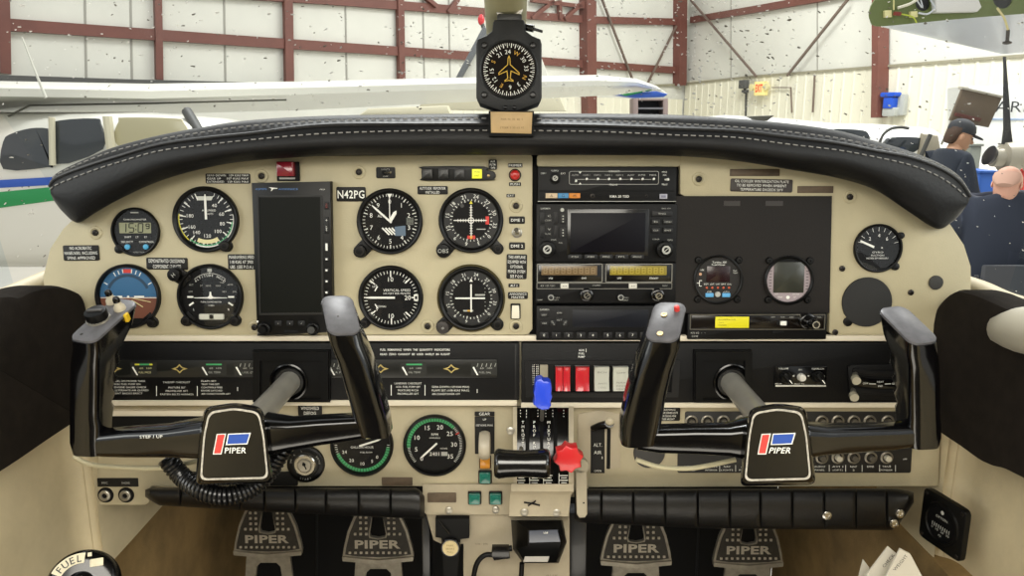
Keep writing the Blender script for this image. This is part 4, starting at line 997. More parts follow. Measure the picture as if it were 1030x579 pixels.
for x, a in ((789.5, -.9), (822, -.9)):
    q = R.xy(x, 378.5); mb = R.mb().use(M_black).lathe([(6, 1.6), (5.6, 5), (5, 6), (0, 6)], q[0], q[1], 24)
    Mx = Matrix.Translation((q[0], q[1], 0)) @ Matrix.Rotation(a, 4, 'Z'); mb.box(-6.5, 6.5, -1.9, 1.9, 5.5, 11, .8, .8, T=Mx); mb.use(M_white).line(1.5, 0, 6, 0, .9, 11.1, T=Mx); R.add(mb, 'knob')
q = R.xy(805, 378.5); mb = R.mb().use(mat('button_white', '#cfccc2', .35)).lathe([(4, 1.6), (4, 5), (3.2, 7.5), (0, 8)], q[0], q[1], 22); R.add(mb, 'button')
R = Thing('heater_control', 'curved black heater control with two round cream lever knobs at the far right', 'control', 882, 380, T2.top)
mb = R.mb().use(M_panelblk)
out = [(852, 368), (857, 366), (915, 366), (930, 368), (930, 401), (862, 401), (854, 398)]
mb.prism(R.poly(out), 0, 2.4, .8); 
for y0, y1, d in ((369.5, 375, 2.5), (377, 386, 4), (388, 394, 2.5)):
    pts = [(858, y0), (873, y0 + d * .7), (890, y0 + d), (905, y0 + d * .7), (926, y0 - 1), (926, y1 - 1), (905, y1 + d * .7), (890, y1 + d), (873, y1 + d * .7), (858, y1)]
    mb.use(M_blackg if d > 3 else M_panelblk).prism(smooth_closed(R.poly(pts), 3), 2.2, 4.2, .8)
mb.use(M_white); tx(R, mb, 'OFF', 868.5, 384.4, 2, 4.4, 5); tx(R, mb, 'HEAT', 883.5, 382.8, 1.9, 4.4, 6.5); tx(R, mb, 'DEF', 883.5, 387, 1.9, 4.4, 4.5); tx(R, mb, 'UP', 897, 384.6, 2, 4.4, 3)
for a, b in (((872, 384.8), (879, 385)), ((888, 385), (894, 384.8))): p = R.xy(*a); q = R.xy(*b); mb.line(p[0], p[1], q[0], q[1], .6, 4.35)
R.add(mb, 'housing')
for x, y in ((855, 378.5), (853, 395)):
    q = R.xy(x, y + 1); mb = R.mb().use(M_alu).tube([(q[0] + 4, q[1] + 5, 2), (q[0] + 1, q[1] + 1.5, 10)], [2.5, 3], 12); mb.use(mat('lever_cream', '#a9a38e', .4)).tube([(q[0] + 1, q[1] + 1.5, 9), (q[0], q[1], 15)], [4, 4.3], 16); R.add(mb, 'lever_knob')

# ================================================================ lower plate instruments
placard(['GEAR'], 477.5, 413.5, 497.5, 418, 'black GEAR label strip above the landing gear lever', h=3.2, widths=[11], w=-.004, r=.6)
R = Thing('landing_gear_lever', 'cream wheel-shaped landing gear lever in a black slot plate', 'lever', 487.5, 440, -.006)
mb = R.mb().use(M_placard); rb(R, mb, 477.5, 418.5, 497.5, 456, 0, 1.4, .3, .6); mb.use(M_white); tx(R, mb, 'UP', 487.5, 421.3, 2.0, 1.5); tx(R, mb, '107 KIAS MAX', 487.5, 427, 2.0, 1.5, 17)
R.add(mb, 'slot_plate')
mb = R.mb().use(M_blackm); rb(R, mb, 484.5, 430, 490.5, 456, 1.3, 1.8, .1, 1.5); R.add(mb, 'slot')
mb = R.mb().use(M_alu).tube([R.l(488, 436, -.004), R.l(487.5, 441, .012), R.l(487.2, 444, .022)], [2, 2.2, 2.2], 10); R.add(mb, 'arm')
c = R.l(487.5, 447.5, .028)
mb = R.mb().use(mat('wheel_cream', '#b3aa97', .4, coat=.2)); T90 = Matrix.Translation(c) @ Matrix.Rotation(PI / 2, 4, 'Y')
mb.lathe([(0, -3.6), (7, -4.2), (12, -5.4), (15, -5), (16.6, -2.8), (17, 0), (16.6, 2.8), (15, 5), (12, 5.4), (7, 4.2), (0, 3.6)], n=32, T=T90 @ Matrix.Diagonal((1.0, .8, 1, 1))); R.add(mb, 'wheel_knob')
R = Thing('gear_warning_light', 'amber light square under the gear lever', 'indicator light', 488, 465, -.004)
mb = R.mb().use(M_bezel); rb(R, mb, 482, 457.5, 494, 470.5, 0, 1.5, .3, 1); R.add(mb, 'frame')
mb = R.mb().use(mat('lens_amber', '#d08a22', .3, coat=.4)); rb(R, mb, 483, 458, 493, 469.5, 1.5, 5, .8, .8); R.add(mb, 'lens')
for i, (x, y, lab) in enumerate(((488, 479, 'green gear light, upper one of three below the amber square'), (477.5, 500, 'green gear light, lower left of the three'), (498.5, 500, 'green gear light, lower right of the three beside the throttle box'))):
    R = Thing('gear_light', lab, 'indicator light', x, y, -.005 if y < 490 else -.0025, 'three green gear lights')
    mb = R.mb().use(M_bezel).prism(rrect(-6.8, -6.8, 6.8, 6.8, 1.4), 0, 2, .4); R.add(mb, 'frame')
    mb = R.mb().use(mat('lens_green', '#0f6a5c', .25, coat=.5)).prism(rrect(-5.6, -5.6, 5.6, 5.6, 1), 1.8, 6, .8); mb.use(mat('lens_green_edge', '#1c7d6e', .3)).box(-3, 3, 2.8, 3.4, 5.9, 6.2, .05, .1); R.add(mb, 'lens')

R = Thing('ignition_switch', 'round black ignition key switch right of the left yoke hub', 'switch', 308, 466, -.006)
mb = R.mb().use(M_bezel).lathe([(19, 0), (18.4, 3), (16.8, 4.2), (13, 4.2), (12.4, 3.4)], n=40); mb.use(mat('ignition_ring', '#171717', .4)).cyl(0, 0, 12.6, 0, 3.6, 32)
mb.use(M_greyw)
for i, ch in enumerate('BOTH'): p = pt(14.6, 55 + i * 9); mb.text(ch, p[0], p[1], 1.9, 4.35, .03, rot=-math.radians(55 + i * 9))
for i, ch in enumerate('START'): p = pt(14.6, 200 - i * 10); mb.text(ch, p[0], p[1], 1.8, 4.35, .03)
for t, a in (('OFF', -75), ('R', -45), ('L', -12)): p = pt(14.6, a); mb.text(t, p[0], p[1], 1.8, 4.35, .03, rot=-math.radians(a))
R.add(mb, 'dial_ring')
mb = R.mb().use(M_chrome).lathe([(11, 3.6), (11, 5.2), (10, 6.2), (7.4, 6.2), (7, 5.4)], n=36); mb.use(M_alu).lathe([(7, 5.4), (6, 7.2), (0, 7.4)], n=30); mb.use(M_blackm); mb.flat([(-1.6, 3.6), (-.6, 4.2), (2.6, -3.2), (1.4, -3.8)], 7.6); mb.flat(circ(-.2, 1.6, 1.8, 12), 7.55)
R.add(mb, 'lock_cylinder')

R = Thing('jack_plate', 'pair of headset jacks under a black strip at the lower left panel corner', 'jack plate', 117, 491, -.006)
mb = R.mb().use(M_placard); rb(R, mb, 98, 480.5, 139.5, 489, 0, 1, .3, .5); mb.use(M_greyw); tx(R, mb, 'MIC', 106, 485, 2.2, 1.1, 6); tx(R, mb, 'PHONE', 127, 485, 2.2, 1.1, 8); R.add(mb, 'label_strip')
for x in (106.5, 127):
    q = R.xy(x, 497.5); mb = R.mb().use(M_blackm).lathe([(8, 0), (7.6, 1.2), (5, 1.4)], q[0], q[1], 24); mb.use(M_alu).lathe([(5.8, 1), (5.6, 3), (4.6, 3.8), (3, 3.8), (2.4, 2.6)], q[0], q[1], 20); mb.use(M_blackm).cyl(q[0], q[1], 2.5, 0, 2.4, 14); R.add(mb, 'jack')

# circuit breaker panel on the right
R = Thing('circuit_breaker_panel', 'black circuit breaker panel with rows of round breakers behind the right yoke', 'breaker panel', 795, 445, -.006)
mb = R.mb().use(mat('breaker_black', '#1a1918', .5)); rb(R, mb, 689, 413.5, 915, 440, 0, 1.4, .4, 2); rb(R, mb, 682, 440, 915.5, 475, 0, 1.4, .4, 2)
mb.use(M_white)
names = ['INSTRUMENT', 'LIGHTS', 'NAV', 'ALT', 'ENG', 'GYRO', 'AUDIO', 'AVI 1', 'NAV', 'DME', 'TRNS']
sub = ['PANEL', 'INTERIOR', 'LIGHTS', 'FIELD', 'GAUGES', 'INST', 'PANEL', '(OPT)', '2', '', 'PONDER']
xs = [694, 715, 731, 748, 765, 784, 827 - 3, 842, 858, 875, 891]
for x, a, b in zip(xs, names, sub):
    tx(R, mb, a, x, 468.5, 1.8, 1.5, min(12, 2.2 * len(a))); tx(R, mb, b, x, 472, 1.7, 1.5, min(12, 2 * len(b))) if b else None
for x in [723.5, 739.5, 833.5, 850, 866.5, 884, 900]: p = R.xy(x, 467); q = R.xy(x, 473.5); mb.line(p[0], p[1], q[0], q[1], .5, 1.5)
tx(R, mb, 'OFF', 909.5, 461, 1.5, 1.5, 4)
R.add(mb, 'plate')
for row, y, r0 in ((0, 423, 3), (1, 459.5, 0)):
    for x in ([695, 711, 727, 745, 826, 842, 858, 874, 892, 908] if row == 0 else [826, 842, 858, 875, 891]):
        q = R.xy(x, y); r = 6.4
        mb = R.mb().use(mat('breaker_ring', '#8a857a', .35, metal=.7)).lathe([(r, 1.2), (r, 2.6), (r - .8, 3.2), (r - 1.8, 3.2), (r - 2, 1.4)], q[0], q[1], 24)
        mb.use(M_blackm).cyl(q[0], q[1], r - 2, 1, 1.8, 20); mb.use(mat('breaker_cap', '#b9b3a2', .45) if row and x in (842, 891) else mat('breaker_cap_dark', '#4b463d', .45)).lathe([(3.2, 1.5), (3.2, 6.5), (2.6, 7.2), (0, 7.2)], q[0], q[1], 18)
        R.add(mb, 'breaker')
placard(['WARNING', 'TURN OFF STROBE LIGHTS', 'WHEN TAXIING NEAR', 'OTHER AIRCRAFT'], 659, 409.5, 684, 423, 'small black warning placard beside the right yoke horn', w=-.004, widths=[15, 20, 17, 14])
placard(['WINDSHIELD', 'DEFOG'], 300, 407, 324, 418, 'small black placard below the left yoke shaft', w=-.003, widths=[18, 12])
placard(['CABIN LIGHTS'], 205, 477.5, 232, 487, 'black strip placard behind the left yoke hub', w=-.004, widths=[20]) if False else None
R = Thing('lower_label_plate', 'long narrow black label plate under the left yoke hub', 'label plate', 220, 480, -.005)
mb = R.mb().use(M_placard); rb(R, mb, 185, 474, 300, 488, 0, 1, .3, 2); mb.use(M_white)
for x, t in ((215, 'PANEL LIGHTS'), (240, 'MAP LIGHT'), (262, 'RADIO')): tx(R, mb, t, x, 485, 1.8, 1.1, 12)
R.add(mb, 'plate')
# alternate air lever
R = Thing('alternate_air_control', 'ALT AIR slide control with a black lever right of the throttle box', 'lever', 600, 450, -.006)
mb = R.mb().use(mat('beige_raised', '#b0a58e', .5, bump=.2, bscale=400)).prism(smooth_closed(R.poly([(581, 416), (604, 412), (623, 416), (624, 470), (581, 474)]), 1), 0, 1.2, .6); R.add(mb, 'raised_plate')
mb = R.mb().use(M_placard); a = R.poly([(594, 431), (608, 425.5), (608, 475), (594, 475)]); mb.prism(a, 1, 2.2, .3)
mb.use(M_white); tx(R, mb, 'ALT.', 601, 446.5, 3.6, 2.3, 8.5, bold=.02); tx(R, mb, 'AIR', 601, 454, 3.6, 2.3, 7.5); tx(R, mb, 'OPEN', 601, 472.5, 2, 2.3, 7); tx(R, mb, '|', 605.5, 459, 2, 2.3, .6); R.add(mb, 'label_plate')
mb = R.mb().use(M_blackm); rb(R, mb, 610.5, 425, 613.6, 471, 1.0, 1.6, .1, 1.2); R.add(mb, 'slot')
mb = R.mb().use(M_blackg).tube([R.l(596, 430.5, .0), R.l(603, 428, .008), R.l(612, 426.5, .012)], [3, 3.6, 4.5], 12); mb.tube([R.l(612.5, 428, -.004), R.l(613, 425, .016)], [4, 4.6], 16); R.add(mb, 'lever')
mb = R.mb().use(mat('tip_cream', '#b8ad93', .4)); c = R.l(613.5, 423.5, .0185); mb.ball(c, (4.6, 4.2, 2.5), 10); R.add(mb, 'lever_tip')
mb = MB(S(651, 462, -.005)); mb.use(mat('vent_grey', '#3b3a39', .6)).lathe([(16, 0), (15, 2), (9, 3), (0, 3.4)], n=36)
single('air_vent_knob', mb, 'round dark grey vent knob half hidden by the right yoke horn', 'vent knob', M=PM @ Matrix.Translation(L(653, 455, -.006)))

# ================================================================ throttle pedestal
m_ped = mat('pedestal_beige', '#b2a78f', .5, var=.18, vscale=18, bump=.25, bscale=350)
R = Thing('throttle_pedestal', 'beige throttle box with black lever slots in the centre below the radios', 'throttle box', 546, 455, -.006)
mb = R.mb().use(m_ped)
mb.prism(R.poly([(425, 487), (425, 514), (429, 518), (515, 518), (515, 487)], -.002), -6, 3, 1.2)   # lip that carries the gear lights
R.add(mb, 'lower_lip')
def RP(x, y, w): return R.l(x, y, w)
W_ = .045
def prof_side(x):
    return [(x, 408, -.004), (x, 409, .012), (x, 425, .028), (x, 450, .045), (x, 475, .052), (x, 488, .05), (x, 490, -.004)]
mb = R.mb().use(m_ped)
for xa, xb in ((516, 520), (572, 577)):
    mb.loft([[RP(*p) for p in prof_side(xa)], [RP(*p) for p in prof_side(xb)]])
R.add(mb, 'side_cheek')
mb = R.mb().use(M_blackg)
pr = [(410, .008), (425, .024), (450, .041), (475, .048), (490, .047), (492, -.004), (408, -.004)]
mb.loft([[RP(x, y, w) for y, w in pr] for x in (519, 528.5)]); mb.loft([[RP(x, y, w) for y, w in pr] for x in (532.5, 543)]); mb.loft([[RP(x, y, w) for y, w in pr] for x in (546.5, 556.5)]); mb.loft([[RP(x, y, w) for y, w in pr] for x in (560.5, 573)])
R.add(mb, 'quadrant_cover')
mb = R.mb().use(M_blackm)
pr2 = [(410, .004), (425, .018), (450, .035), (475, .042), (490, .041), (492, -.002), (408, -.002)]
mb.loft([[RP(x, y, w) for y, w in pr2] for x in (519, 573)]); R.add(mb, 'slot_interior')
mb = R.mb().use(M_white)
def on_curve(y):
    for (ya, wa), (yb, wb) in zip(pr, pr[1:]):
        if ya <= y <= yb: return wa + (wb - wa) * (y - ya) / (yb - ya)
    return .047
for word, x in (('THROTTLE', 526), ('PROP RPM', 537.5), ('MIXTURE', 552)):
    for i, ch in enumerate(word):
        if ch == ' ': continue
        y = 424.5 + i * 4.2; p = RP(x, y, on_curve(y) + .0012); mb.text(ch, p[0], p[1], 3.0, p[2], .03)
for x in (523.5, 529.5, 541, 549, 556, 567):
    for y in range(412, 420, 3): p = RP(x, y, on_curve(y) + .0012); mb.line(p[0], p[1], p[0], p[1] - 2, .6, p[2])
for x in (524, 537.5, 551.5, 567):
    for j in range(5): p = RP(x, 478 + j * 2.4, on_curve(480) + .0016); mb.line(p[0] - 4.5 + (j % 2) * 2, p[1], p[0] + 4 - (j % 2), p[1], .8, p[2])
    p = RP(x, 481, on_curve(481) + .0018); mb.line(p[0] - 4.5, p[1] - 6, p[0] - 4.5, p[1] + 5, .6, p[2])
R.add(mb, 'lettering')
mb = R.mb().use(m_ped)
fr = [[(513, 487), (577, 487), (575, 519), (513, 519)]]
mb.loft([[RP(514, 486.5, .053), RP(577, 486.5, .053), RP(577, 488, -.004), RP(514, 488, -.004)], [RP(514, 494, .054), RP(577, 494, .054), RP(577, 496, -.004), RP(514, 496, -.004)],
         [RP(513, 498, .046), RP(574, 498, .046), RP(574, 499, -.004), RP(513, 499, -.004)], [RP(512, 519, .042), RP(572, 519, .042), RP(572, 520, -.004), RP(512, 520, -.004)]])
mb.use(M_blackm); a = RP(527, 505, .0462); b = RP(543, 508, .0455); mb.tube([a, RP(535, 506, .0462), b], .8, 6); mb.tube([RP(531, 508.5, .046), RP(539, 503.5, .0465)], .7, 6)
R.add(mb, 'front_face')
for x, y, w in ((451.5, 513, -.002), (498.5, 512.5, -.002), (527.5, 515, .044), (560, 515.5, .0425), (513.5, 433, .046)):
    q = R.l(x, y, w); mb = R.mb().use(M_alu).lathe([(4, q.z - 1), (3.8, q.z + .8), (2, q.z + 1.6), (0, q.z + 1.7)], q[0], q[1], 16); R.add(mb, 'screw')
# levers
H = Thing('throttle_lever', 'black T-shaped throttle handle lying across the quadrant', 'lever', 526, 466, .05)
mb = H.mb().use(M_alu).tube([H.l(524, 448, .03), H.l(525, 458, .07), H.l(526, 466, .095)], [2.2, 2.4, 2.6], 10); H.add(mb, 'arm')
mb = H.mb().use(mat('handle_black', '#0b0b0c', .2, coat=.7))
pA = H.l(497, 466, .105); pB = H.l(554, 466, .105)
prof = [(0, 13), (1.5, 15.2), (5, 16.6), (12, 15.4), (28, 14.2), (44, 15.4), (51, 16.4), (54.5, 15.2), (56, 13)]
k = (pB - pA).x / 57
mb.tube([(pA.x + a * k, pA.y, pA.z) for a, r in prof], [(r * k * .92, r * k * .92) for a, r in prof], 26, up=(0, 1, 0)); H.add(mb, 'handle')
H = Thing('propeller_lever', 'propeller lever with a bright blue notched knob', 'lever', 546, 400, .06)
mb = H.mb().use(M_alu).tube([H.l(545, 422, .02), H.l(545.5, 408, .055)], [2, 2.2], 10); H.add(mb, 'arm')
mb = H.mb().use(mat('knob_blue', '#2347d6', .32, coat=.4))
c = H.l(546, 394.5, .075)
o = [(-9, 10), (-7, 14), (-1.5, 15), (1, 12.5), (5.5, 12.5), (8.5, 10.5), (9.5, 5), (9, 0), (10, -4), (8, -8.5), (9, -12), (6.5, -16), (-1, -17), (-5.5, -15), (-10.5, -11), (-9, -5), (-10, 0), (-9, 6)]
mb.prism([(c.x + x * .92, c.y + y) for x, y in o], c.z - 12, c.z + 5, 2.2); H.add(mb, 'knob')
H = Thing('mixture_lever', 'mixture lever with a bright red star-shaped knob beside the throttle', 'lever', 573, 461, .05)
mb = H.mb().use(M_alu).tube([H.l(566, 446, .03), H.l(569, 453, .06), H.l(572, 460, .075)], [2, 2.2, 2.2], 10); H.add(mb, 'arm')
c = H.l(572, 461, .085); mb = H.mb().use(mat('knob_red', '#cf2328', .32, coat=.4))
o = []
for i in range(16):
    a = 2 * PI * i / 16 + .2; r_ = 16.6 if i % 2 == 0 else 13.4; o.append((c.x + r_ * .88 * math.cos(a), c.y + r_ * .88 * math.sin(a)))
mb.prism(o, c.z - 12, c.z + 3, 2.2); H.add(mb, 'knob')
H = Thing('friction_lever', 'beige friction lock lever hanging right of the throttle box', 'lever', 584, 490, .03)
mb = H.mb().use(mat('lever_beige', '#a89f8a', .45))
mb.prism(H.poly([(578.5, 470), (590, 472), (590.5, 516), (588, 519.5), (582.5, 519.5), (580, 516)], .035), 2, 7, 1); q = H.xy(583, 464, .03); mb.cyl(q[0] + 1, q[1] - 3, 8, 0, 7, 24, 1.5); H.add(mb, 'arm')
mb = H.mb().use(M_blackm); q = H.xy(587, 505, .037); mb.cyl(q[0], q[1], .9, 6.9, 7.2, 8); H.add(mb, 'pin_hole')

# knee bolsters: ribbed padding under the panel
def bolster(name, label, pts_top, pts_bot, w, seams):
    T = Thing(name, label, 'padding', (pts_top[0][0] + pts_top[-1][0]) / 2, (pts_top[0][1] + pts_bot[0][1]) / 2, w)
    m = mat('padding_vinyl', '#0c0b0b', .42, bump=.35, bscale=260)
    mb = T.mb().use(m); n = 60
    def ip_(pts, x):
        for a, b in zip(pts, pts[1:]):
            if a[0] <= x <= b[0]: return a[1] + (b[1] - a[1]) * (x - a[0]) / (b[0] - a[0])
        return pts[-1][1] if x > pts[-1][0] else pts[0][1]
    x0 = pts_top[0][0]; x1 = pts_top[-1][0]; xs = sorted(set([x0 + (x1 - x0) * i / n for i in range(n + 1)] + [s + d for s in seams for d in (-1.6, -.6, 0, .6, 1.6)]))
    xs = [x for x in xs if x0 <= x <= x1]
    secs = []
    for x in xs:
        t = ip_(pts_top, x); b = ip_(pts_bot, x)
        ds = min([abs(x - s) for s in seams] + [99]); sq = .88 if ds < .3 else (.95 if ds < 1 else 1)
        end = min(x - x0, x1 - x); e = 1 if end > 5 else (.55 + .45 * math.sqrt(end / 5))
        sec = []
        for j in range(14):
            a = PI * (j / 13) - PI / 2
            y = (t + b) / 2 - math.sin(a) * (b - t) / 2 * (e * .3 + .7); ww = w + .03 * (max(0, math.cos(a)) ** .5) * sq * e
            sec.append(T.l(x, y, ww))
        secs.append(sec + [T.l(x, t, w - .004), T.l(x, b, w - .004)][::-1] if False else sec)
    mb.loft(secs, sharp_ := True); T.add(mb, 'pad')
    return T
B1 = bolster('knee_bolster', 'black ribbed knee padding below the pilot side panel', [(146, 492), (152, 490), (420, 490), (427, 497)], [(146, 500), (160, 508), (280, 515), (427, 522)], -.004, [182, 212, 242, 266, 297, 328, 361, 393])
B2 = bolster('knee_bolster', 'black ribbed knee padding below the co-pilot side panel', [(578, 491), (600, 491), (900, 491), (919, 494)], [(578, 525), (700, 531), (900, 533), (919, 506)], -.004, [605, 637, 669, 702, 734, 765, 797, 829, 861, 892])
for x, y in ((832, 518.5), (905.5, 516.5), (899.5, 526.5)):
    q = B2.l(x, y, .027); mb = B2.mb().use(M_chrome).lathe([(4.6, q.z - 4), (4.4, q.z + .3), (3, q.z + 1), (2, q.z + 1), (1.6, q.z + .4), (0, q.z + .4)], q[0], q[1], 18); B2.add(mb, 'snap_button')
# ================================================================ glareshield
m_leather = mat('black_leather', '#111112', .5, bump=.35, bscale=220, spec=.35)
m_leather2 = mat('black_leather_under', '#0f0f10', .5, bump=.3, bscale=220)
m_stitch = mat('stitch_grey', '#8e8c88', .7)
GS = Thing('glareshield', 'black leather padded glareshield with grey stitching curving over the whole panel', 'glareshield', 515, 135, .05)
GST = [
 [(51, 184), (50.5, 186), (50.5, 188), (50.5, 191), (51, 195), (53, 199)],
 [(55, 176), (54.5, 178.5), (55, 181), (56, 187), (57, 200), (63, 212)],
 [(66, 169), (67, 171.5), (68, 174.5), (70, 181), (72, 203), (78, 223)],
 [(90, 158), (91, 161), (92, 166), (94, 172), (95, 195), (96, 213)],
 [(116, 147.5), (117, 152), (118, 158), (119, 164), (120, 184), (121, 199)],
 [(160, 136), (160, 141), (160, 146), (160, 152.5), (160, 168), (161, 181)],
 [(205, 127.5), (205, 133.5), (205, 139.5), (205, 146.5), (206, 158), (207, 168)],
 [(250, 121), (250, 127.5), (250, 135), (250, 141.5), (250, 152), (250, 161)],
 [(326, 116.7), (326, 122), (326, 126.5), (326, 135), (326, 147), (326, 156)],
 [(427, 115), (427, 120), (427, 125.5), (427, 132), (427, 145), (427, 155)],
 [(515, 114.5), (515, 120), (515, 125.5), (515, 132), (515, 145), (515, 155)],
 [(600, 114.7), (600, 121.5), (600, 127), (600, 133), (600, 146), (600, 155)],
 [(680, 116), (680, 125), (680, 130), (680, 136.5), (680, 147), (680, 156)],
 [(741, 119.5), (741, 128.5), (741, 132.6), (741, 139), (741, 151), (741, 161)],
 [(791, 124), (791, 133), (791, 138), (791, 145.5), (791, 158), (791, 169)],
 [(842, 131), (842, 139.5), (842, 144.5), (842, 151.5), (842, 164), (842, 178)],
 [(880, 141.5), (880, 147.5), (880, 152), (880, 158.5), (880, 174), (880, 190)],
 [(915, 152), (915, 156), (915, 158.5), (915, 166.5), (915, 187), (914, 212)],
 [(945, 164), (945, 166.5), (944, 169), (942, 177), (942, 203), (942, 229)],
 [(964, 176.5), (964, 179), (964, 182), (962, 190), (962, 207), (958, 222)],
 [(975, 192), (975.5, 195), (975.5, 198), (974.5, 202), (972, 207), (968, 212)]]
GW = [.02, .045, .056, .063, .063, .042]
secs = []
for st in GST:
    row = []
    xm = st[3][0]; e = max(0, 1 - ((xm - 513) / 465) ** 2); es = .55 + .45 * math.sqrt(e)
    pts = [PM @ L(p[0], p[1], w * es) for p, w in zip(st, GW)]
    top, bot = pts[0], pts[5]
    back = top + Vector((0, .04 + .26 * e, -.004 - .012 * e)); back2 = top + Vector((0, (.04 + .26 * e) * .5, .0 if e < .2 else -.001))
    under = PM @ L(st[5][0], st[5][1] + 1, -.004); under = Vector((under.x, under.y, under.z))
    ub = under + Vector((0, .03 + .22 * e, .012)); backd = back + Vector((0, .004, -.02))
    secs.append([backd, back, back2] + pts + [under, ub])
n = len(secs[0]); rails = [catmull([s[i] for s in secs], 7) for i in range(n)]
inv = GS.M.inverted()
full = []
for j in range(len(rails[0])):
    prof = [r[j] for r in rails]
    q = [prof[0], prof[1]] + catmull(prof[1:9], 4)[1:] + prof[9:]
    full.append([inv @ p for p in q])
mb = MB(1.0).use(m_leather); mb.loft(full); GS.add(mb, 'pad', sharp=1.2)
def dash(path, ln, gap, w, mbx, n=1):
    """thread dashes lying along a path"""
    P = path; acc = 0; on = True; cur = [P[0]]; left = ln
    for a, b in zip(P, P[1:]):
        d = (b - a).length; t = 0
        while d - t > left:
            t += left; p = a.lerp(b, t / d)
            if on: mbx.tube([cur[0], p], w, 5); 
            cur = [p]; on = not on; left = ln if on else gap
        left -= (d - t)
mb = MB(1.0).use(m_stitch)
for i in (4, 6):
    path = [inv @ (p + Vector((0, -.0009, .0009))) for p in rails[i]]
    dash(path, .0052, .0036, .0007, mb)
GS.add(mb, 'stitching', kind='stuff')
mb = MB(1.0).use(mat('leather_piping', '#161617', .4)); mb.tube([inv @ (p + Vector((0, -.0005, .0005))) for p in rails[5]], .0021, 8); GS.add(mb, 'piping')

# ================================================================ vertical card compass on the centre post
CW = .035
C = Thing('compass', 'black vertical card compass with a yellow aircraft outline hanging above the glareshield', 'compass', 512, 70, CW)
half = [(0, 112), (9, 111.6), (30, 104), (33, 98), (33, 44), (31.5, 39), (23, 35.5), (17, 31), (16, 22), (14.5, 19.5), (0, 19.5)]
out = [(512 + a, b) for a, b in half] + [(512 - a, b) for a, b in half[::-1][1:-1]]
m_cmp = mat('compass_body', '#121314', .5, bump=.2, bscale=500)
mb = C.mb().use(m_cmp).prism(C.poly(out), -30, 0, 2); C.add(mb, 'body')
mb = C.mb().use(mat('compass_rim', '#1e1f20', .35)).lathe([(29.5, -.5), (29.3, 1), (28.2, 1.8), (27.2, .8), (27, -.2)], 0, 0, 48); C.add(mb, 'rim')
mb = C.mb().use(mat('compass_dial', '#140d08', .6, spec=.1)).cyl(0, 0, 27, -1, .2, 40)
mb.use(M_white); ticks(mb, 21.5, 25.8, -4, 356, 36, .9, .35); ticks(mb, 23.5, 25.8, 1, 361, 36, .5, .35)
for i, t in enumerate(('24', 'W', '30', '33', 'N', '3', '6', 'E', '12', '15', 'S', '21')):
    a = -4 + 30 * i; p = pt(17.5, a); mb.use(M_amber if t in 'NESW' else M_white).text(t, p[0], p[1], 4.2, .4, .03, rot=-math.radians(a))
C.add(mb, 'card')
o = [(0, 14), (1.3, 11), (1.6, 5), (10.5, -3), (10.5, -5.5), (2.4, -2), (1.6, -8.5), (4.5, -10.5), (4.5, -12), (0, -11)]
o = o + [(-x, y) for x, y in o[::-1][1:-1]]
i_ = inset(o[::-1] if area2(o) < 0 else o, .75)
mb = C.mb().use(mat('outline_yellow', '#d7ae34', .5)).plate(o, [i_], .5, .9); C.add(mb, 'aircraft_outline')
pass
for x, y, r in ((487, 45.5, 3.3), (536, 45.5, 3.3), (487, 95.5, 3.3), (536, 95.5, 3.3), (508.5, 108, 2.2), (517.5, 108, 2.2)):
    q = C.xy(x, y); mb = C.mb().use(mat('screw_black_shiny', '#232323', .25, metal=.5)).lathe([(r, 0), (r * .9, 1.6), (r * .5, 2), (0, 1.7)], q[0], q[1], 16); C.add(mb, 'screw')
q = C.l(531, 27.5, CW); mb = C.mb().use(M_blackg).tube([(q.x - 3, q.y + 2, -8), (q.x + 6, q.y, -6)], [3.4, 3.8], 14); mb.tube([(q.x + 5, q.y, -6), (q.x + 15, q.y - 3, -6)], [1.6, 1.3], 10); C.add(mb, 'adjuster_knob')
mb = C.mb().use(M_alu)
for pts in ([(500, 0), (501, 10), (505, 17)], [(524, 0), (523, 10), (519, 17)]): mb.tube([C.l(x, y, CW - .01) for x, y in pts], [(1.5, 3)] * 3, 10)
mb.use(mat('bracket_dark', '#2b2b29', .4)); a = C.xy(500, 13); b = C.xy(525, 20.5); mb.prism(rrect(a[0], b[1], b[0], a[1], 2), -16, -3, .8); C.add(mb, 'bracket')
P = Thing('compass_card_holder', 'tan compass correction card in a black holder clipped below the compass', 'card holder', 514, 124, .072)
mb = P.mb().use(M_blackm); rb(P, mb, 491.5, 111.5, 537, 137, -8, .6, .4, 1); P.add(mb, 'holder')
mb = P.mb().use(mat('card_tan', '#b99b6b', .5, var=.15, vscale=40)); mb.prism(P.poly([(493.5, 112.5), (535.5, 113), (534.5, 134.5), (494, 133.5)]), .6, 1.8, .3)
mb.use(mat('card_print', '#6e5836', .6)); tx(P, mb, 'FOR  N  30  60  E', 515, 120, 1.8, 1.95, 22); tx(P, mb, 'STEER 3 33 63 92', 515, 128.5, 1.8, 1.95, 24); P.add(mb, 'card')

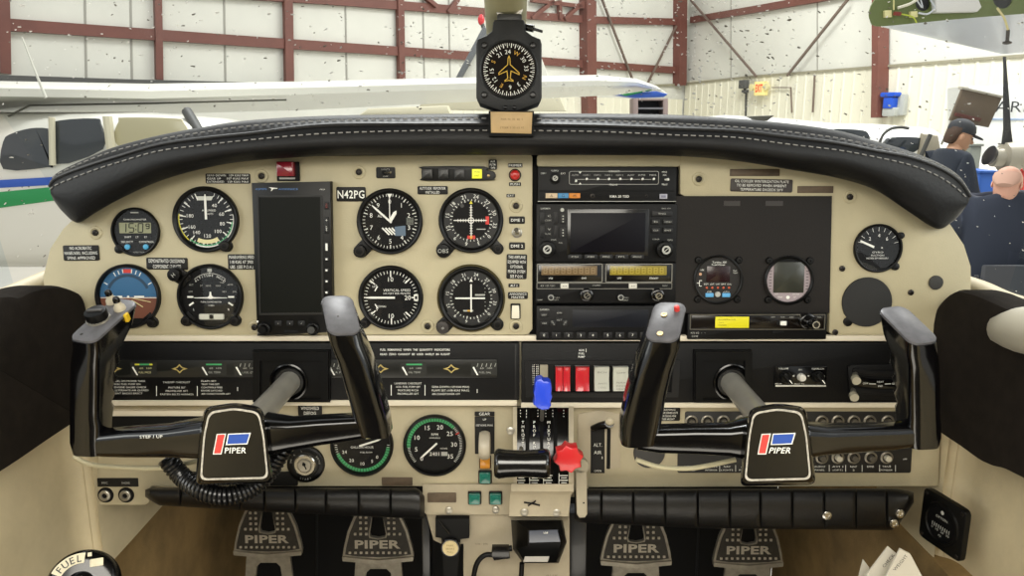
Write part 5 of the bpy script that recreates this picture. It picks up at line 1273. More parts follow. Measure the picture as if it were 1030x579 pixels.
# ================================================================ control yokes
m_yoke = mat('yoke_black', '#040405', .12, coat=.3, spec=.55)
m_cap = mat('yoke_cap_grey', '#5e5d60', .42, metal=.1, var=.25, vscale=120)
m_worn = mat('worn_edge_silver', '#c9c4b8', .4, metal=.2, var=.4, vscale=300)
def horn(sts, sgn, roll):
    """sts: (px, py) of the near-face centre, width, depth, inward angle, upward slope of the depth axis"""
    out = []
    for px, py, w, d, ang, sl in sts:
        p = at_y(px, py, YN); a = Vector((math.cos(roll), 0, math.sin(roll)))
        b = Vector((math.sin(ang) * sgn, math.cos(ang), sl))
        a = Vector((math.cos(ang), -math.sin(ang) * sgn, math.sin(roll)))
        o = rrect(-w / 2, 0, w / 2, d, w * .30, 5)
        out.append([p + a * x + b * y for x, y in o])
    return out
YN = .665
def yoke(label, hub, horns, arms, shaft_px, hub_c, roll, logo_pts):
    o3 = at_y(hub_c[0], hub_c[1], YN)
    Y = Thing('control_yoke', label, 'control yoke', M=Matrix.Translation(o3), group=None)
    I = Matrix.Translation(-o3)
    # shaft
    a = PM @ L(shaft_px[0], shaft_px[1], .012); a = Vector(a); b = at_y(hub_c[0] + 2, hub_c[1] - 6, YN + .03)
    mb = MB(1, I).use(mat('shaft_steel', '#a19e95', .28, metal=.1, var=.3, vscale=12)); d = (a - b).normalized()
    mb.tube([b, b.lerp(a, .5), a + d * .05], .0130, 28); Y.add(mb, 'shaft')
    mb = MB(1, I).use(mat('shaft_collar', '#1b1b1b', .4)).tube([a - d * .004, a + d * .01], .0165, 28); Y.add(mb, 'collar')
    # arms and horns
    for k, (hs, ar, sgn) in enumerate(zip(horns, arms, (1, -1))):
        mb = MB(1, I).use(m_yoke)
        secs = []
        for px, py, hh, dd, yo in ar:
            p = at_y(px, py, YN + yo); o = rrect(0, -hh / 2, dd, hh / 2, min(hh, dd) * .3, 4)
            secs.append([p + Vector((0, x, y)) for x, y in o])
        mb.loft(secs); Y.add(mb, 'arm')
        mb = MB(1, I).use(m_yoke); S_ = horn(hs, sgn, roll); mb.loft(S_, caps=True); g = Y.add(mb, 'hand_grip', sharp=.9)
        # cap plate on top of the grip
        t = S_[0]; c = sum(t, Vector()) / len(t); up = (t[len(t) // 4] - c).cross(t[0] - c).normalized()
        if up.z < 0: up = -up
        mb = MB(1, I).use(m_cap); mb.loft([[c + (p - c) * .97 + up * .0 for p in t], [c + (p - c) * .97 + up * .0022 for p in t], [c + (p - c) * .90 + up * .0032 for p in t]])
        Y.add(mb, 'grip_cap', label='grey worn cap plate')
        yield_caps.append((Y, c, up, t, I))
    # hub block
    mb = MB(1, I).use(m_yoke); secs = []
    hub_o = round_poly([tuple(v) for v in hub], 8, 5)
    for yo, sc in ((.055, .72), (.03, .9), (.006, 1.0), (-.002, .985), (-.006, .94)):
        secs.append([at_y(hub_c[0] + (x - hub_c[0]) * sc, hub_c[1] + (y - hub_c[1]) * sc, YN + yo) for x, y in hub_o])
    mb.loft(secs, sharp_ := True); Y.add(mb, 'hub')
    def fl(pts, yo): return [at_y(x, y, YN + yo) for x, y in pts]
    def scl(s): return [(hub_c[0] + (x - hub_c[0]) * s, hub_c[1] + (y - hub_c[1]) * s) for x, y in hub_o]
    mb = MB(1, I).use(m_worn); A = fl(scl(.875), -.0062); B_ = fl(scl(.825), -.0062); A2 = fl(scl(.875), -.0080); B2 = fl(scl(.825), -.0080)
    mb.loft([A, A2, B2, B_]); Y.add(mb, 'silver_edge')
    E = MB(1, I).use(mat('emblem_black', '#0e0e0d', .15, coat=.4)); E.loft([fl(scl(.83), -.006), fl(scl(.825), -.0072)]); em = Y.add(E, 'emblem_plate')
    def quad(m, pts, yo):
        E.use(m); E.v and None
    mb = MB(1, I)
    lx, ly, s = logo_pts
    def LP(x, y): return (lx + x * s, ly + y * s)
    for m, pts, yo in ((M_white, [(-22, 8.8), (-18, -11.8), (-8.6, -12.2), (-13.2, 8.8)], -.0074), (M_white, [(-9, -.6), (-6.7, -12), (16.3, -13), (13, -1.4)], -.0074),
                       (mat('logo_red', '#c9423c', .4), [(-20.8, 7.8), (-17.2, -10.8), (-9.9, -11.2), (-14.1, 7.8)], -.0077), (mat('logo_blue2', '#2c4fa3', .4), [(-7.6, -1.6), (-5.8, -11), (14.9, -11.9), (12, -2.4)], -.0077)):
        P4 = fl([LP(*p) for p in pts], yo); mb.use(m).add([tuple(p) for p in P4], [(0, 1, 2, 3)], smooth=False)
    c = at_y(*LP(1, 4.6), YN - .0077); k = (at_y(lx + 1, ly, YN) - at_y(lx, ly, YN)).x
    Tm = Matrix.Translation(c) @ Matrix.Rotation(PI / 2, 4, 'X') @ Matrix.Shear('XY', 4, (.15, 0)) if False else Matrix.Translation(c) @ Matrix.Rotation(PI / 2, 4, 'X')
    mb.use(M_white).text('PIPER', 0, 0, 6.4 * k * s, 0, .05, width=21.5 * k * s, T=Tm @ Matrix(((1, .2, 0, 0), (0, 1, 0, 0), (0, 0, 1, 0), (0, 0, 0, 1))))
    Y.add(mb, 'emblem')
    return Y
yield_caps = []
D = math.radians
def gen(f):
    return f
def mk(*a):
    return yoke(*a)
YL = yoke('glossy black control yoke of the pilot side with switches on its outer horn',
    [(206, 409), (236, 404.5), (264, 409), (270, 436), (275, 486), (196, 488), (200, 436)],
    [[(81, 345, .029, .060, D(17), .42), (82, 355, .028, .055, D(14), .30), (81, 368, .028, .040, D(8), .08), (81, 376, .028, .044, D(6), 0), (81, 384, .028, .036, D(4), 0), (81, 391, .028, .042, D(4), 0), (81, 399, .028, .034, D(3), 0), (81, 406, .028, .040, D(3), 0), (81, 414, .028, .033, D(2), 0), (81, 421, .028, .038, D(2), 0), (82, 430, .029, .034, 0, 0), (82, 448, .029, .034, 0, 0), (84, 459, .026, .030, 0, 0)],
     [(347, 338, .030, .050, D(20), .50), (349, 349, .030, .046, D(12), .25), (355, 366, .030, .042, D(4), 0), (363, 396, .030, .040, 0, 0), (371, 425, .031, .038, 0, 0), (375, 441, .028, .036, 0, 0)]],
    [[(84, 450, .020, .026, .002), (100, 450, .024, .024, .002), (125, 449, .027, .024, .002), (165, 448, .029, .026, .0), (205, 446, .038, .034, 0)],
     [(374, 431, .020, .026, .002), (350, 434, .023, .024, .002), (320, 437, .026, .024, .002), (290, 441, .029, .026, 0), (262, 444, .038, .034, 0)]],
    (292, 383), (236, 448), -D(4), (236, 448, 1.0))
YR = yoke('glossy black control yoke of the co-pilot side in front of the circuit breakers',
    [(754, 410), (782, 405), (810, 409), (816, 436), (821, 487), (744, 489), (749, 436)],
    [[(665, 345, .031, .050, D(20), .50), (664, 355, .034, .046, D(12), .25), (659, 374, .034, .042, D(3), 0), (653, 400, .035, .040, 0, 0), (647, 430, .037, .038, 0, 0), (644, 450, .032, .036, 0, 0)],
     [(932, 347, .031, .050, D(15), .44), (933, 359, .032, .047, D(12), .30), (934, 369, .030, .040, D(8), .08), (934, 376, .030, .044, D(6), 0), (934, 384, .030, .036, D(4), 0), (934, 391, .030, .042, D(4), 0), (934, 399, .030, .034, D(3), 0), (934, 406, .030, .040, D(3), 0), (934, 414, .030, .033, D(2), 0), (934, 421, .030, .038, D(2), 0), (934, 429, .031, .038, 0, 0), (934, 443, .031, .036, 0, 0), (933, 452, .027, .032, 0, 0)]],
    [[(642, 444, .020, .026, .002), (665, 446, .024, .024, .002), (700, 446, .026, .024, .002), (735, 447, .028, .026, 0), (760, 448, .038, .034, 0)],
     [(930, 440, .020, .026, .002), (905, 443, .023, .024, .002), (870, 445, .025, .024, .002), (835, 447, .027, .026, 0), (800, 448, .038, .034, 0)]],
    (735, 384), (782, 448), D(3), (784, 448, 1.0))
# switches on the caps
def cap_item(i, x, y, fn, name, label=None):
    Y, c, up, t, I = yield_caps[i]
    p = at_plane(x, y, c + up * .003, up); zx = RGT - up * RGT.dot(up); zx.normalize(); zy = up.cross(zx)
    M = I @ Matrix(((zx.x, zy.x, up.x, p.x), (zx.y, zy.y, up.y, p.y), (zx.z, zy.z, up.z, p.z), (0, 0, 0, 1)))
    mb = MB(.0009, M); fn(mb); Y.add(mb, name, label)
cap_item(0, 99, 321, lambda m: (m.use(M_black).prism([( (10.5 + (.5 if i % 2 else 0)) * math.cos(i * PI / 20), (10.5 + (.5 if i % 2 else 0)) * math.sin(i * PI / 20)) for i in range(40)], 0, 11, 1.2), m.use(mat('knob_top_grey', '#3a3836', .6)).box(-8, 8, -1.6, 1.6, 10.8, 12.5, .3, .5), m.use(M_alu).lathe([(12, 0), (11.6, 2), (10.6, 2.2)], n=32)), 'trim_knob')
for x, y in ((113, 304), (121, 311)):
    cap_item(0, x, y, lambda m: (m.use(mat('switch_cream', '#b9b09a', .4)).lathe([(6, 0), (5.6, 4), (3.8, 6), (3.4, 10), (0, 10)], n=20), m.use(M_blackg).lathe([(3.6, 10), (3.4, 14), (2.4, 15.5), (0, 15.6)], n=18)), 'push_switch')
cap_item(0, 126, 315, lambda m: m.use(mat('tab_yellow', '#c9a516', .5)).box(-2, 2, -3, 3, -9, -.5, .5, 1), 'yellow_tab')
cap_item(0, 82, 336, lambda m: m.use(M_screw).cyl(0, 0, 1.6, 0, .6, 12, .2), 'screw')
for x, y in ((668, 317), (664, 336)): cap_item(2, x, y, lambda m: m.use(M_brass).lathe([(3.4, 0), (3.2, 1.2), (1.4, 1.4), (0, .8)], n=16), 'screw')
cap_item(2, 681, 312, lambda m: m.use(mat('button_red2', '#c73a34', .4)).lathe([(3, 0), (2.8, 5), (0, 6)], n=14), 'red_button')
cap_item(1, 340, 318, lambda m: m.use(M_screw).cyl(0, 0, 1.2, 0, .5, 10), 'screw')
# label printed on the left arm
c = at_y(152, 439, YN - .001); mb = MB(.00088, Matrix.Translation(-at_y(236, 448, YN)) @ Matrix.Translation(c) @ Matrix.Rotation(PI / 2, 4, 'X')).use(M_white); mb.text('STEP / UP', 0, 0, 3.4, 0, .04, rot=.03, width=24); YL.add(mb, 'arm_lettering')
# shaft sockets in the panel
for sx, x0, x1, lab in ((292, 256, 333, 'square black shaft housing in the panel behind the pilot yoke'), (735, 697, 755, 'square black shaft housing in the panel behind the co-pilot yoke')):
    R = Thing('shaft_housing', lab, 'shaft housing', sx, 380, .006)
    mb = R.mb().use(M_black); fo = R.poly([(x0 + 1, 352), (x1 - 1, 352), (x1 - 1, 401), (x0 + 1, 401)]); fi = R.poly([(x0 + 8, 361), (x1 - 8, 361), (x1 - 8, 400), (x0 + 8, 400)]); mb.plate(fo, [fi[::-1]], 4, 8); R.add(mb, 'raised_frame'); mb = R.mb().use(M_black); o = R.poly([(x0, 351), (x1, 351), (x1, 403), (x0, 403)]); hole = [(a[0], a[1]) for a in circ(*R.xy(sx, 383), 17.5, 32)]
    mb.plate(o, [hole], 0, 5); oi = inset(o if area2(o) > 0 else o[::-1], 5); R.add(mb, 'plate')
    mb = R.mb().use(M_blackg).lathe([(19.5, 4.5), (19, 7), (17.5, 7.5), (16, 6), (16, -3)], *R.xy(sx, 383), 36); R.add(mb, 'ring')
    for x in (x0 + 4, x1 - 4): q = R.xy(x, 355); mb = R.mb().use(M_screw).cyl(q[0], q[1], 1.6, 5, 5.8, 10, .2); R.add(mb, 'screw')
# coiled cord
path = catmull([at_y(x, y, yy) for x, y, yy in ((168, 461, .70), (182, 478, .70), (203, 493, .69), (228, 498, .69), (252, 491, .70), (268, 477, .71), (283, 454, .72), (288, 445, .73))], 30)
def helix(path, R, turns, seg=10):
    L_ = [0]
    for a, b in zip(path, path[1:]): L_.append(L_[-1] + (b - a).length)
    N_ = turns * seg; out = []; j = 0; nprev = Vector((0, -1, 0))
    for i in range(N_ + 1):
        s = L_[-1] * i / N_
        while j < len(path) - 2 and L_[j + 1] < s: j += 1
        f = (s - L_[j]) / max(1e-9, L_[j + 1] - L_[j]); p = path[j].lerp(path[j + 1], f); t = (path[min(j + 2, len(path) - 1)] - path[max(j - 1, 0)]).normalized()
        n1 = (nprev - t * nprev.dot(t)).normalized(); nprev = n1; n2 = t.cross(n1); a = 2 * PI * i / seg
        out.append(p + n1 * R * math.cos(a) + n2 * R * math.sin(a))
    return out
o3 = at_y(228, 485, .70)
mb = MB(1, Matrix.Translation(-o3)).use(mat('cord_black', '#111112', .3, coat=.3)); mb.tube(helix(path, .0078, 38), .0021, 7)
single('coiled_cord', mb, 'black coiled cord looping under the pilot yoke hub', 'cord', M=Matrix.Translation(o3))
for pts, lab, o_ in (([(74, 459), (92, 467), (125, 470), (165, 470), (200, 463)], 'thin cream cable curving beneath the outer arm of the pilot yoke', (130, 468)), ([(640, 462), (662, 469), (690, 471), (712, 468), (740, 462)], 'thin cream cable curving beneath the inner arm of the co-pilot yoke', (690, 468))):
    o3 = at_y(o_[0], o_[1], .70); mb = MB(1, Matrix.Translation(-o3)).use(mat('cable_cream', '#c0b898', .45)); mb.tube(catmull([at_y(x, y, .715) for x, y in pts], 8), .0024, 10)
    single('yoke_cable', mb, lab, 'cable', M=Matrix.Translation(o3))

# ================================================================ rudder pedals and centre console
def vframe(px, py, y, tilt=0.0):
    p = at_y(px, py, y); k = (at_y(px + 1, py, y) - at_y(px - 1, py, y)).x / 2
    return Matrix.Translation(p) @ Matrix.Rotation(PI / 2 - tilt, 4, 'X'), k
m_pad = mat('pedal_pad', '#3a362f', .55, var=.3, vscale=90); m_pcast = mat('pedal_cast', '#a8a192', .4, metal=.3, var=.3, vscale=60); m_stud = mat('pedal_stud', '#bdb6a6', .45, metal=.1)
for px, py, sc, lab, notch in ((269, 535, 1.0, 'leftmost of the four rudder pedals beside the brown carpet', 1), (380, 540, 1.04, 'second of the four rudder pedals from the carpeted left wall', 1), (640, 544, 1.04, 'third rudder pedal, first one right of the console', 1), (753, 546, 1.02, 'rightmost of the four rudder pedals beside the right carpet', 1)):
    M, k = vframe(px, py, 1.22, .12)
    R = Thing('rudder_pedal', lab, 'pedal', M=M, group=None)
    R.k = k * sc; R.o.name = 'rudder_pedal'
    out = [(-34.5, -19), (-33, -10), (-29, 6), (-23, 20), (-19, 27), (19, 27), (23, 20), (29, 6), (33, -10), (34.5, -19), (20, -21.5), (0, -22.2), (-20, -21.5)]
    nt = circ(0, 9, 7, 16) if False else [(-8, 3), (-7, 0), (0, -1.5), (7, 0), (8, 3), (5, 22), (4.5, 26), (-4.5, 26), (-5, 22)]
    mb = R.mb().use(m_pcast).plate(out, [nt], -5, 0); R.add(mb, 'pedal_plate')
    pad = inset(out if area2(out) > 0 else out[::-1], 2.4)
    mb = R.mb().use(m_pad).plate(pad, [inset(nt[::-1] if area2(nt) > 0 else nt, 1) if False else [(x * 1.15, 12 + (y - 12) * 1.08) if y < 20 else (x * 1.1, y - 1.8) for x, y in nt]], -.1, .9)
    mb.use(m_stud)
    for r_ in range(6):
        for c_ in range(-5, 6):
            x, y = c_ * 5.4, 20.5 - r_ * 5.6
            if r_ in (4, 5) and abs(x) < 25: continue
            hw = 31 - max(0, (y + 12)) * .36
            if abs(x) > hw - 3: continue
            if abs(x) < 9.5 and y > -1: continue
            mb.box(x - 1.2, x + 1.2, y - 1.2, y + 1.2, .9, 2, .2, .3)
    for c_ in range(-5, 6): mb.box(c_ * 5.4 - 1.2, c_ * 5.4 + 1.2, -16.2, -14, .9, 2, .2, .3)
    R.add(mb, 'studded_pad')
    mb = R.mb().use(m_stud)
    mb.text('PIPER', 0, -6.2, 8, 2.0, .07, width=44); R.add(mb, 'lettering')
    mb = R.mb().use(m_pcast)
    mb.loft([[(-34.5, -19, -4), (-34.5, -19, 2), (-34, -23, 2.5), (-34, -23, -4)], [(0, -22, -4), (0, -22, 3), (0, -26, 3.5), (0, -26, -4)], [(34.5, -19, -4), (34.5, -19, 2), (34, -23, 2.5), (34, -23, -4)]])
    mb.plate([(-22, -24), (22, -24), (25, -60), (15, -60), (12, -36), (8, -32), (-8, -32), (-12, -36), (-15, -60), (-25, -60)], [], -4, 0); R.add(mb, 'lower_frame')

YP = (PM @ L(515, 500, 0)).y
m_con = mat('console_beige', '#a79c85', .55, var=.22, vscale=12, bump=.2, bscale=300)
R = Thing('centre_console', 'beige console column running down below the throttle box', 'console', 505, 555, -.012)
mb = R.mb().use(m_con); mb.prism(R.poly([(428, 505), (573, 505), (573, 600), (466, 600), (466, 547), (444, 547), (436, 543), (429, 518)], -.01), -20, 2, 1); R.add(mb, 'face_panel')
for x, y in ((435, 580), (456, 580), (576, 575), (431, 560)):
    pass
for x0, x1 in ((423, 432), (574, 590)):
    mb = R.mb().use(mat('rail_dark', '#101216', .35, coat=.2)); a = R.xy(x0, 520, -.03); b = R.xy(x1, 610, -.03); mb.box(a[0], b[0], b[1], a[1], -50, -24, 1); R.add(mb, 'side_rail')
mb = R.mb().use(mat('print_brown', '#6b5f4c', .7)); tx(R, mb, 'FUSE / BRK', 484.5, 546.5, 1.8, 2.2, 13, w=-.01); tx(R, mb, 'AUX', 555, 578, 1.6, 2.2, 12, w=-.01); R.add(mb, 'lettering')
R = Thing('parking_brake_handle', 'black parking brake handle with a round cream button', 'handle', 453, 551, .01)
mb = R.mb().use(M_blackm); mb.prism(R.poly([(438, 521), (472, 521), (472, 541), (463, 542), (460, 579), (446, 579), (444, 541), (438, 540)], .004), -12, -4, 1); R.add(mb, 'bracket')
mb = R.mb().use(M_blackg).tube([R.l(441, 523, .006), R.l(452, 536, .008)], 1, 8); mb.lathe([(10, -5), (10, -1), (9, 0), (0, 0)], n=28); R.add(mb, 'grip')
mb = R.mb().use(mat('button_cream', '#c3b184', .5)).lathe([(8, 0), (7.6, 1.2), (0, 1.4)], n=28); mb.use(mat('print_olive', '#6f6138', .6))
for i, t in enumerate(('PARK', 'BRAKE', 'PULL')): mb.text(t, 0, 3.4 - i * 3.4, 2, 1.6, .03)
R.add(mb, 'button')
R = Thing('usb_charger', 'black charger block with a shiny face plugged in below the throttle box', 'charger', 541, 545, .01)
mb = R.mb().use(M_black)
f = lambda pts, w: [R.l(x, y, w) for x, y in pts]
mb.loft([f([(514, 523), (566, 523), (570, 545), (562, 566), (526, 566), (516, 552)], -.008), f([(520, 524), (564, 523), (568, 544), (560, 565), (528, 566), (520, 552)], .03), f([(531, 533), (561, 533), (564, 548), (532, 548)] [:1] + [(531, 533), (561, 533), (564, 546), (558, 549), (531, 549)], .045)]); R.add(mb, 'body')
mb = R.mb().use(mat('glossy_face', '#3c4250', .1, coat=.8)); mb.loft([f([(532, 533), (561, 532), (564, 545), (532, 546)], .0445), f([(532.5, 533.5), (560.5, 532.5), (563.5, 544.5), (532.5, 545.5)], .047)]); mb.use(M_white); q = R.l(549, 535.5, .0475); mb.text('USB', q.x, q.y, 1.8, q.z, .04); R.add(mb, 'shiny_face')
mb = R.mb().use(mat('label_silver', '#a39f98', .45)); mb.loft([f([(528, 559), (553, 559), (551, 565), (526, 565)], .034), f([(528, 559.3), (552.5, 559.3), (550.5, 564.7), (526.5, 564.7)], .036)]); R.add(mb, 'silver_label')
R = Thing('charging_cable', 'black cable with a flat plug bending away below the charger', 'cable', 490, 560, .01)
mb = R.mb().use(M_black).tube(catmull([R.l(x, y, w) for x, y, w in ((515, 551, .012), (508, 552, .012), (498, 553, .012))], 4), 3, 10); mb.tube(catmull([R.l(x, y, w) for x, y, w in ((498, 558, .012), (488, 558, .014), (480, 566, .014), (476, 582, .012), (474, 600, .01))], 6), 2.6, 10); mb.tube([R.l(525, 566, .015), R.l(524, 585, .012)], 2.6, 10); R.add(mb, 'cord')
mb = R.mb().use(M_blackg); mb.prism(R.poly([(495, 549), (512, 549), (513, 561), (497, 563), (494, 558)], .014), -1, 5, 1); R.add(mb, 'plug')

# ================================================================ cabin shell
def mesh_world(mb, name, label=None, cat=None, kind=None, origin=None, group=None, sharp=.7):
    o = mb.build(name, None, sharp)
    if origin is not None:
        o.data.transform(Matrix.Translation(-Vector(origin))); o.location = origin
    return tag(o, label, cat, group, kind)
m_wall = mat('cabin_vinyl', '#cfc19f', .6, var=.25, vscale=7, bump=.3, bscale=120)
m_felt = mat('black_felt', '#241f1a', .95, bump=.6, bscale=900, var=.3, vscale=60, spec=.15)
m_carpet = mat('brown_carpet', '#9c8050', .95, var=.45, vscale=10, bump=.8, bscale=500)
for sg, nm, bx in ((-1, 'left', 98), (1, 'right', 946)):
    mb = MB().use(m_wall)
    xe = (PM @ L(bx, 470, -.006)).x; Yp = (PM @ L(bx, 470, 0)).y
    plan = [(xe * 1.0, Yp + .26), (xe * 1.0, Yp + .02), (xe * 1.012, Yp + .004), (xe * 1.045, Yp - .012), (xe * 1.052, Yp - .06), (xe * 1.058, Yp - .30), (xe * 1.06, .28)]
    pl = catmull([Vector((a, b, 0)) for a, b in plan], 5)
    front = []
    zs = [1.14 if sg < 0 else 1.075, 1.2, 1.3, 1.38]
    secs = []
    for p in pl:
        row = []
        for z in zs:
            y = p.y
            row.append(Vector((p.x, y, z)))
        secs.append(row)
    t = .012 * sg
    mb.loft(secs, closed=False, caps=False); mb.loft([[p + Vector((t, 0, 0)) for p in s] for s in secs], closed=False, caps=False)
    mesh_world(mb, 'wall_cabin_' + nm, kind='structure', label='beige vinyl covered cabin side wall')
    mb = MB().use(m_carpet); X0 = .531 * sg
    mb.box(min(X0, X0 + .04 * sg), max(X0, X0 + .04 * sg), .28, 1.42, .70, 1.155); mb.box(min(X0, X0 + .01 * sg), max(X0, X0 + .01 * sg), 1.04, 1.42, 1.155, 1.40); mesh_world(mb, 'wall_footwell_' + nm, kind='structure', label='brown carpeted footwell side')
mb = MB().use(mat('firewall_dark', '#0e0f11', .8)); mb.box(-.53, .53, 1.42, 1.43, .70, 1.44); mesh_world(mb, 'wall_firewall', kind='structure')
mb = MB().use(mat('floor_carpet_dark', '#15130f', .95, bump=.5, bscale=400)); mb.box(-.60, .60, .2, 1.43, .70, .72); mesh_world(mb, 'floor_cabin', kind='structure')
mb = MB().use(mat('deck_dark', '#0f0f10', .8)); mb.box(-.53, .53, .985, 1.30, 1.43, 1.445); mesh_world(mb, 'trim_1', kind='structure')
for x in (330, 468 - 1): pass
# dark struts seen between the pedals
for px, lab in ((318, 'dark thin steering rod between the two left pedals'), (452, 'dark rod left of the centre console') , (702, 'dark thin steering rod between the two right pedals')):
    if px == 452: continue
    o3 = at_y(px, 550, 1.3); mb = MB(1, Matrix.Translation(-o3)).use(mat('rod_dark', '#3a3c3e', .35, metal=.7)); bt = at_y(px - 2, 600, 1.3); mb.tube([at_y(px + 1, 515, 1.3), Vector((bt.x, 1.3, .72))], .0022, 8)
    single('steering_rod', mb, lab, 'rod', M=Matrix.Translation(o3))
# black felt side panels, thick with a rolled top
def side_panel(sg, pts, X, nm, lab, inner):
    O3 = at_x(pts[0][0], pts[0][1], X)
    P3 = [at_x(px, py, X) for px, py in pts]
    yz = smooth_closed([(p.y - O3.y, p.z - O3.z) for p in P3], 4)
    T = Thing(nm, lab, 'side panel', M=Matrix.Translation(O3))
    # outline lies in the y-z plane; thickness runs along x towards the seats
    if sg < 0: M = Matrix(((0, 0, 1, 0), (1, 0, 0, 0), (0, 1, 0, 0), (0, 0, 0, 1)))
    else: M = Matrix(((0, 0, -1, 0), (1, 0, 0, 0), (0, 1, 0, 0), (0, 0, 0, 1)))
    mb = MB(1, M).use(m_felt); mb.prism(yz, -.03, .010, .009); T.add(mb, 'felt_cover')
    return T
LPn = side_panel(-1, [(62, 289), (76, 296), (82, 315), (82, 345), (80, 400), (74, 424), (66, 428), (40, 445), (0, 472), (-80, 520), (-160, 560), (-170, 300), (-60, 300), (0, 296), (12, 297), (26, 291), (46, 287)], -.520, 'cabin_side_panel', 'black felt covered side panel left of the pilot yoke', 1)
RPn = side_panel(1, [(966, 292), (950, 306), (944, 322), (941, 340), (940, 400), (943, 425), (950, 435), (972, 450), (995, 466), (1012, 471), (1035, 482), (1110, 520), (1190, 560), (1200, 330), (1090, 320), (1030, 311), (1003, 301), (985, 294)], .520, 'cabin_side_panel', 'black felt covered side panel right of the co-pilot yoke', 1)
# window sills and the pale ledges that stick out of the felt
def sill(nm, pts, X, r, lab, cat, m):
    O3 = at_x(pts[0][0], pts[0][1], X); mb = MB(1, Matrix.Translation(-O3)).use(m); mb.tube(catmull([at_x(a, b, X) for a, b in pts], 5), r, 14)
    return single(nm, mb, lab, cat, M=Matrix.Translation(O3))
m_sill = mat('sill_cream', '#c0b496', .5)
sill('window_sill', [(50, 278), (20, 291), (-20, 308), (-90, 340)], -.60, (.010), 'cream window sill behind the left felt panel', 'window sill', m_sill)['kind'] = 'structure'
sill('window_sill', [(970, 283), (990, 290), (1012, 300), (1040, 310), (1120, 345)], .60, (.009), 'cream window sill behind the right felt panel', 'window sill', m_sill)['kind'] = 'structure'
mb = MB(1, Matrix.Translation(-at_x(1010, 330, .53))).use(mat('ledge_ivory', '#bdb7a6', .45))
mb.tube([at_x(1002.5, 330, .53), at_x(1005, 330, .53), at_x(1012, 331, .525), at_x(1030, 332, .52), at_x(1075, 336, .51), at_x(1200, 350, .50)], [.003, .011, .019, .024, .026, .026], 20)
single('arm_rest', mb, 'rounded ivory armrest poking out of the right felt panel', 'armrest', M=Matrix.Translation(at_x(1010, 330, .53)))
mb = MB(1, Matrix.Translation(-at_x(12, 325, -.53))).use(mat('ledge_sand', '#a89c82', .45))
mb.tube([at_x(26, 322, -.535), at_x(23, 323, -.535), at_x(14, 325, -.53), at_x(0, 329, -.53), at_x(-60, 345, -.52)], [.003, .010, .013, .014, .015], 20)
single('door_pull', mb, 'small sand coloured door pull in the left felt panel', 'door pull', M=Matrix.Translation(at_x(12, 325, -.53)))
# roof, posts and the window openings of the cabin around the camera
m_lin = mat('headliner', '#6b675c', .8)
mb = MB().use(m_lin); mb.box(-.62, .62, -1.6, .42, 2.02, 2.05); mesh_world(mb, 'ceiling_cabin', kind='structure')
mb = MB().use(mat('bulkhead_fabric', '#6f6a5e', .85)); mb.box(-.64, .64, -1.66, -1.6, .7, 2.05); mesh_world(mb, 'wall_cabin_rear', kind='structure')
mb = MB().use(mat('seat_dark', '#4b463d', .85)); mb.box(-.60, .60, -1.6, .2, .68, .72); mesh_world(mb, 'floor_cabin_rear', kind='structure')
for sg, nm in ((-1, 'left'), (1, 'right')):
    mb = MB().use(m_wall); a, b = sorted((.60 * sg, .64 * sg)); mb.box(a, b, -1.66, .28, .7, 1.45); mb.box(a, b, -1.66, -.55, 1.45, 2.05); mb.box(a, b, -.55, .42, 2.0, 2.05)
    mesh_world(mb, 'wall_cabin_rear_' + nm, kind='structure')
# centre post of the windshield
m_post = mat('post_olive', '#b3ad88', .5, var=.12, vscale=20)
pa = at_y(508, -60, .80); pb = at_y(509, 30, .98); pc = at_y(510, 112, 1.16)
mb = MB(1, Matrix.Translation(-pb)).use(m_post); mb.tube([pa, pb, at_y(510, 60, 1.07), pc], [(.012, .024)] * 4, 16, up=(0, 1, 0.3)); mb2 = mesh_world
single('trim_2', mb, 'olive centre post of the windshield', None, kind='structure', M=Matrix.Translation(pb))

# ================================================================ things in the footwells
R3 = at_y(87, 567, .60)
R = Thing('fuel_selector', 'round black fuel selector with an ivory FUEL label in the lower left corner', 'fuel selector', M=Matrix.Translation(at_y(82, 588, .62)) @ Matrix.Rotation(D(18), 4, 'Z') @ Matrix.Rotation(D(55), 4, 'X'))
mb = MB(.00068).use(M_blackg).lathe([(46, -14), (45, -4), (42, 2), (38, 5), (30, 6), (0, 6)], n=48); mb.lathe([(17, 6), (16, 14), (12, 17), (0, 18)], n=32); mb.box(-6, 6, -36, 12, 8, 22, 2, 5); R.add(mb, 'selector_body')
mb = MB(.00068).use(mat('label_ivory', '#c9c1a6', .5)); mb.ring(0, 0, 27, 40, 6.6, 60, D(82), D(150)); R.add(mb, 'label_band')
mb = MB(.00068).use(mat('label_print_black', '#1a1a18', .5))
for i, ch in enumerate('FUEL'):
    a = D(138 - i * 15); mb.text(ch, 33.5 * math.cos(a), 33.5 * math.sin(a), 9, 7.0, .05, rot=a - PI / 2)
mb.use(mat('label_ivory', '#c9c1a6', .5)); mb.box(8, 13, 34, 39, 6, 7); mb.box(11, 27, 20, 30, 6, 7.2, .2, 1); R.add(mb, 'lettering')
sel = at_y(82, 588, .62)
mb = MB(1, R.M.inverted()).use(m_wall); mb.tube([Vector((sel.x, .62, .72)), Vector((sel.x, .63, sel.z - .03))], [.05, .028], 16); R.add(mb, 'mounting_base')
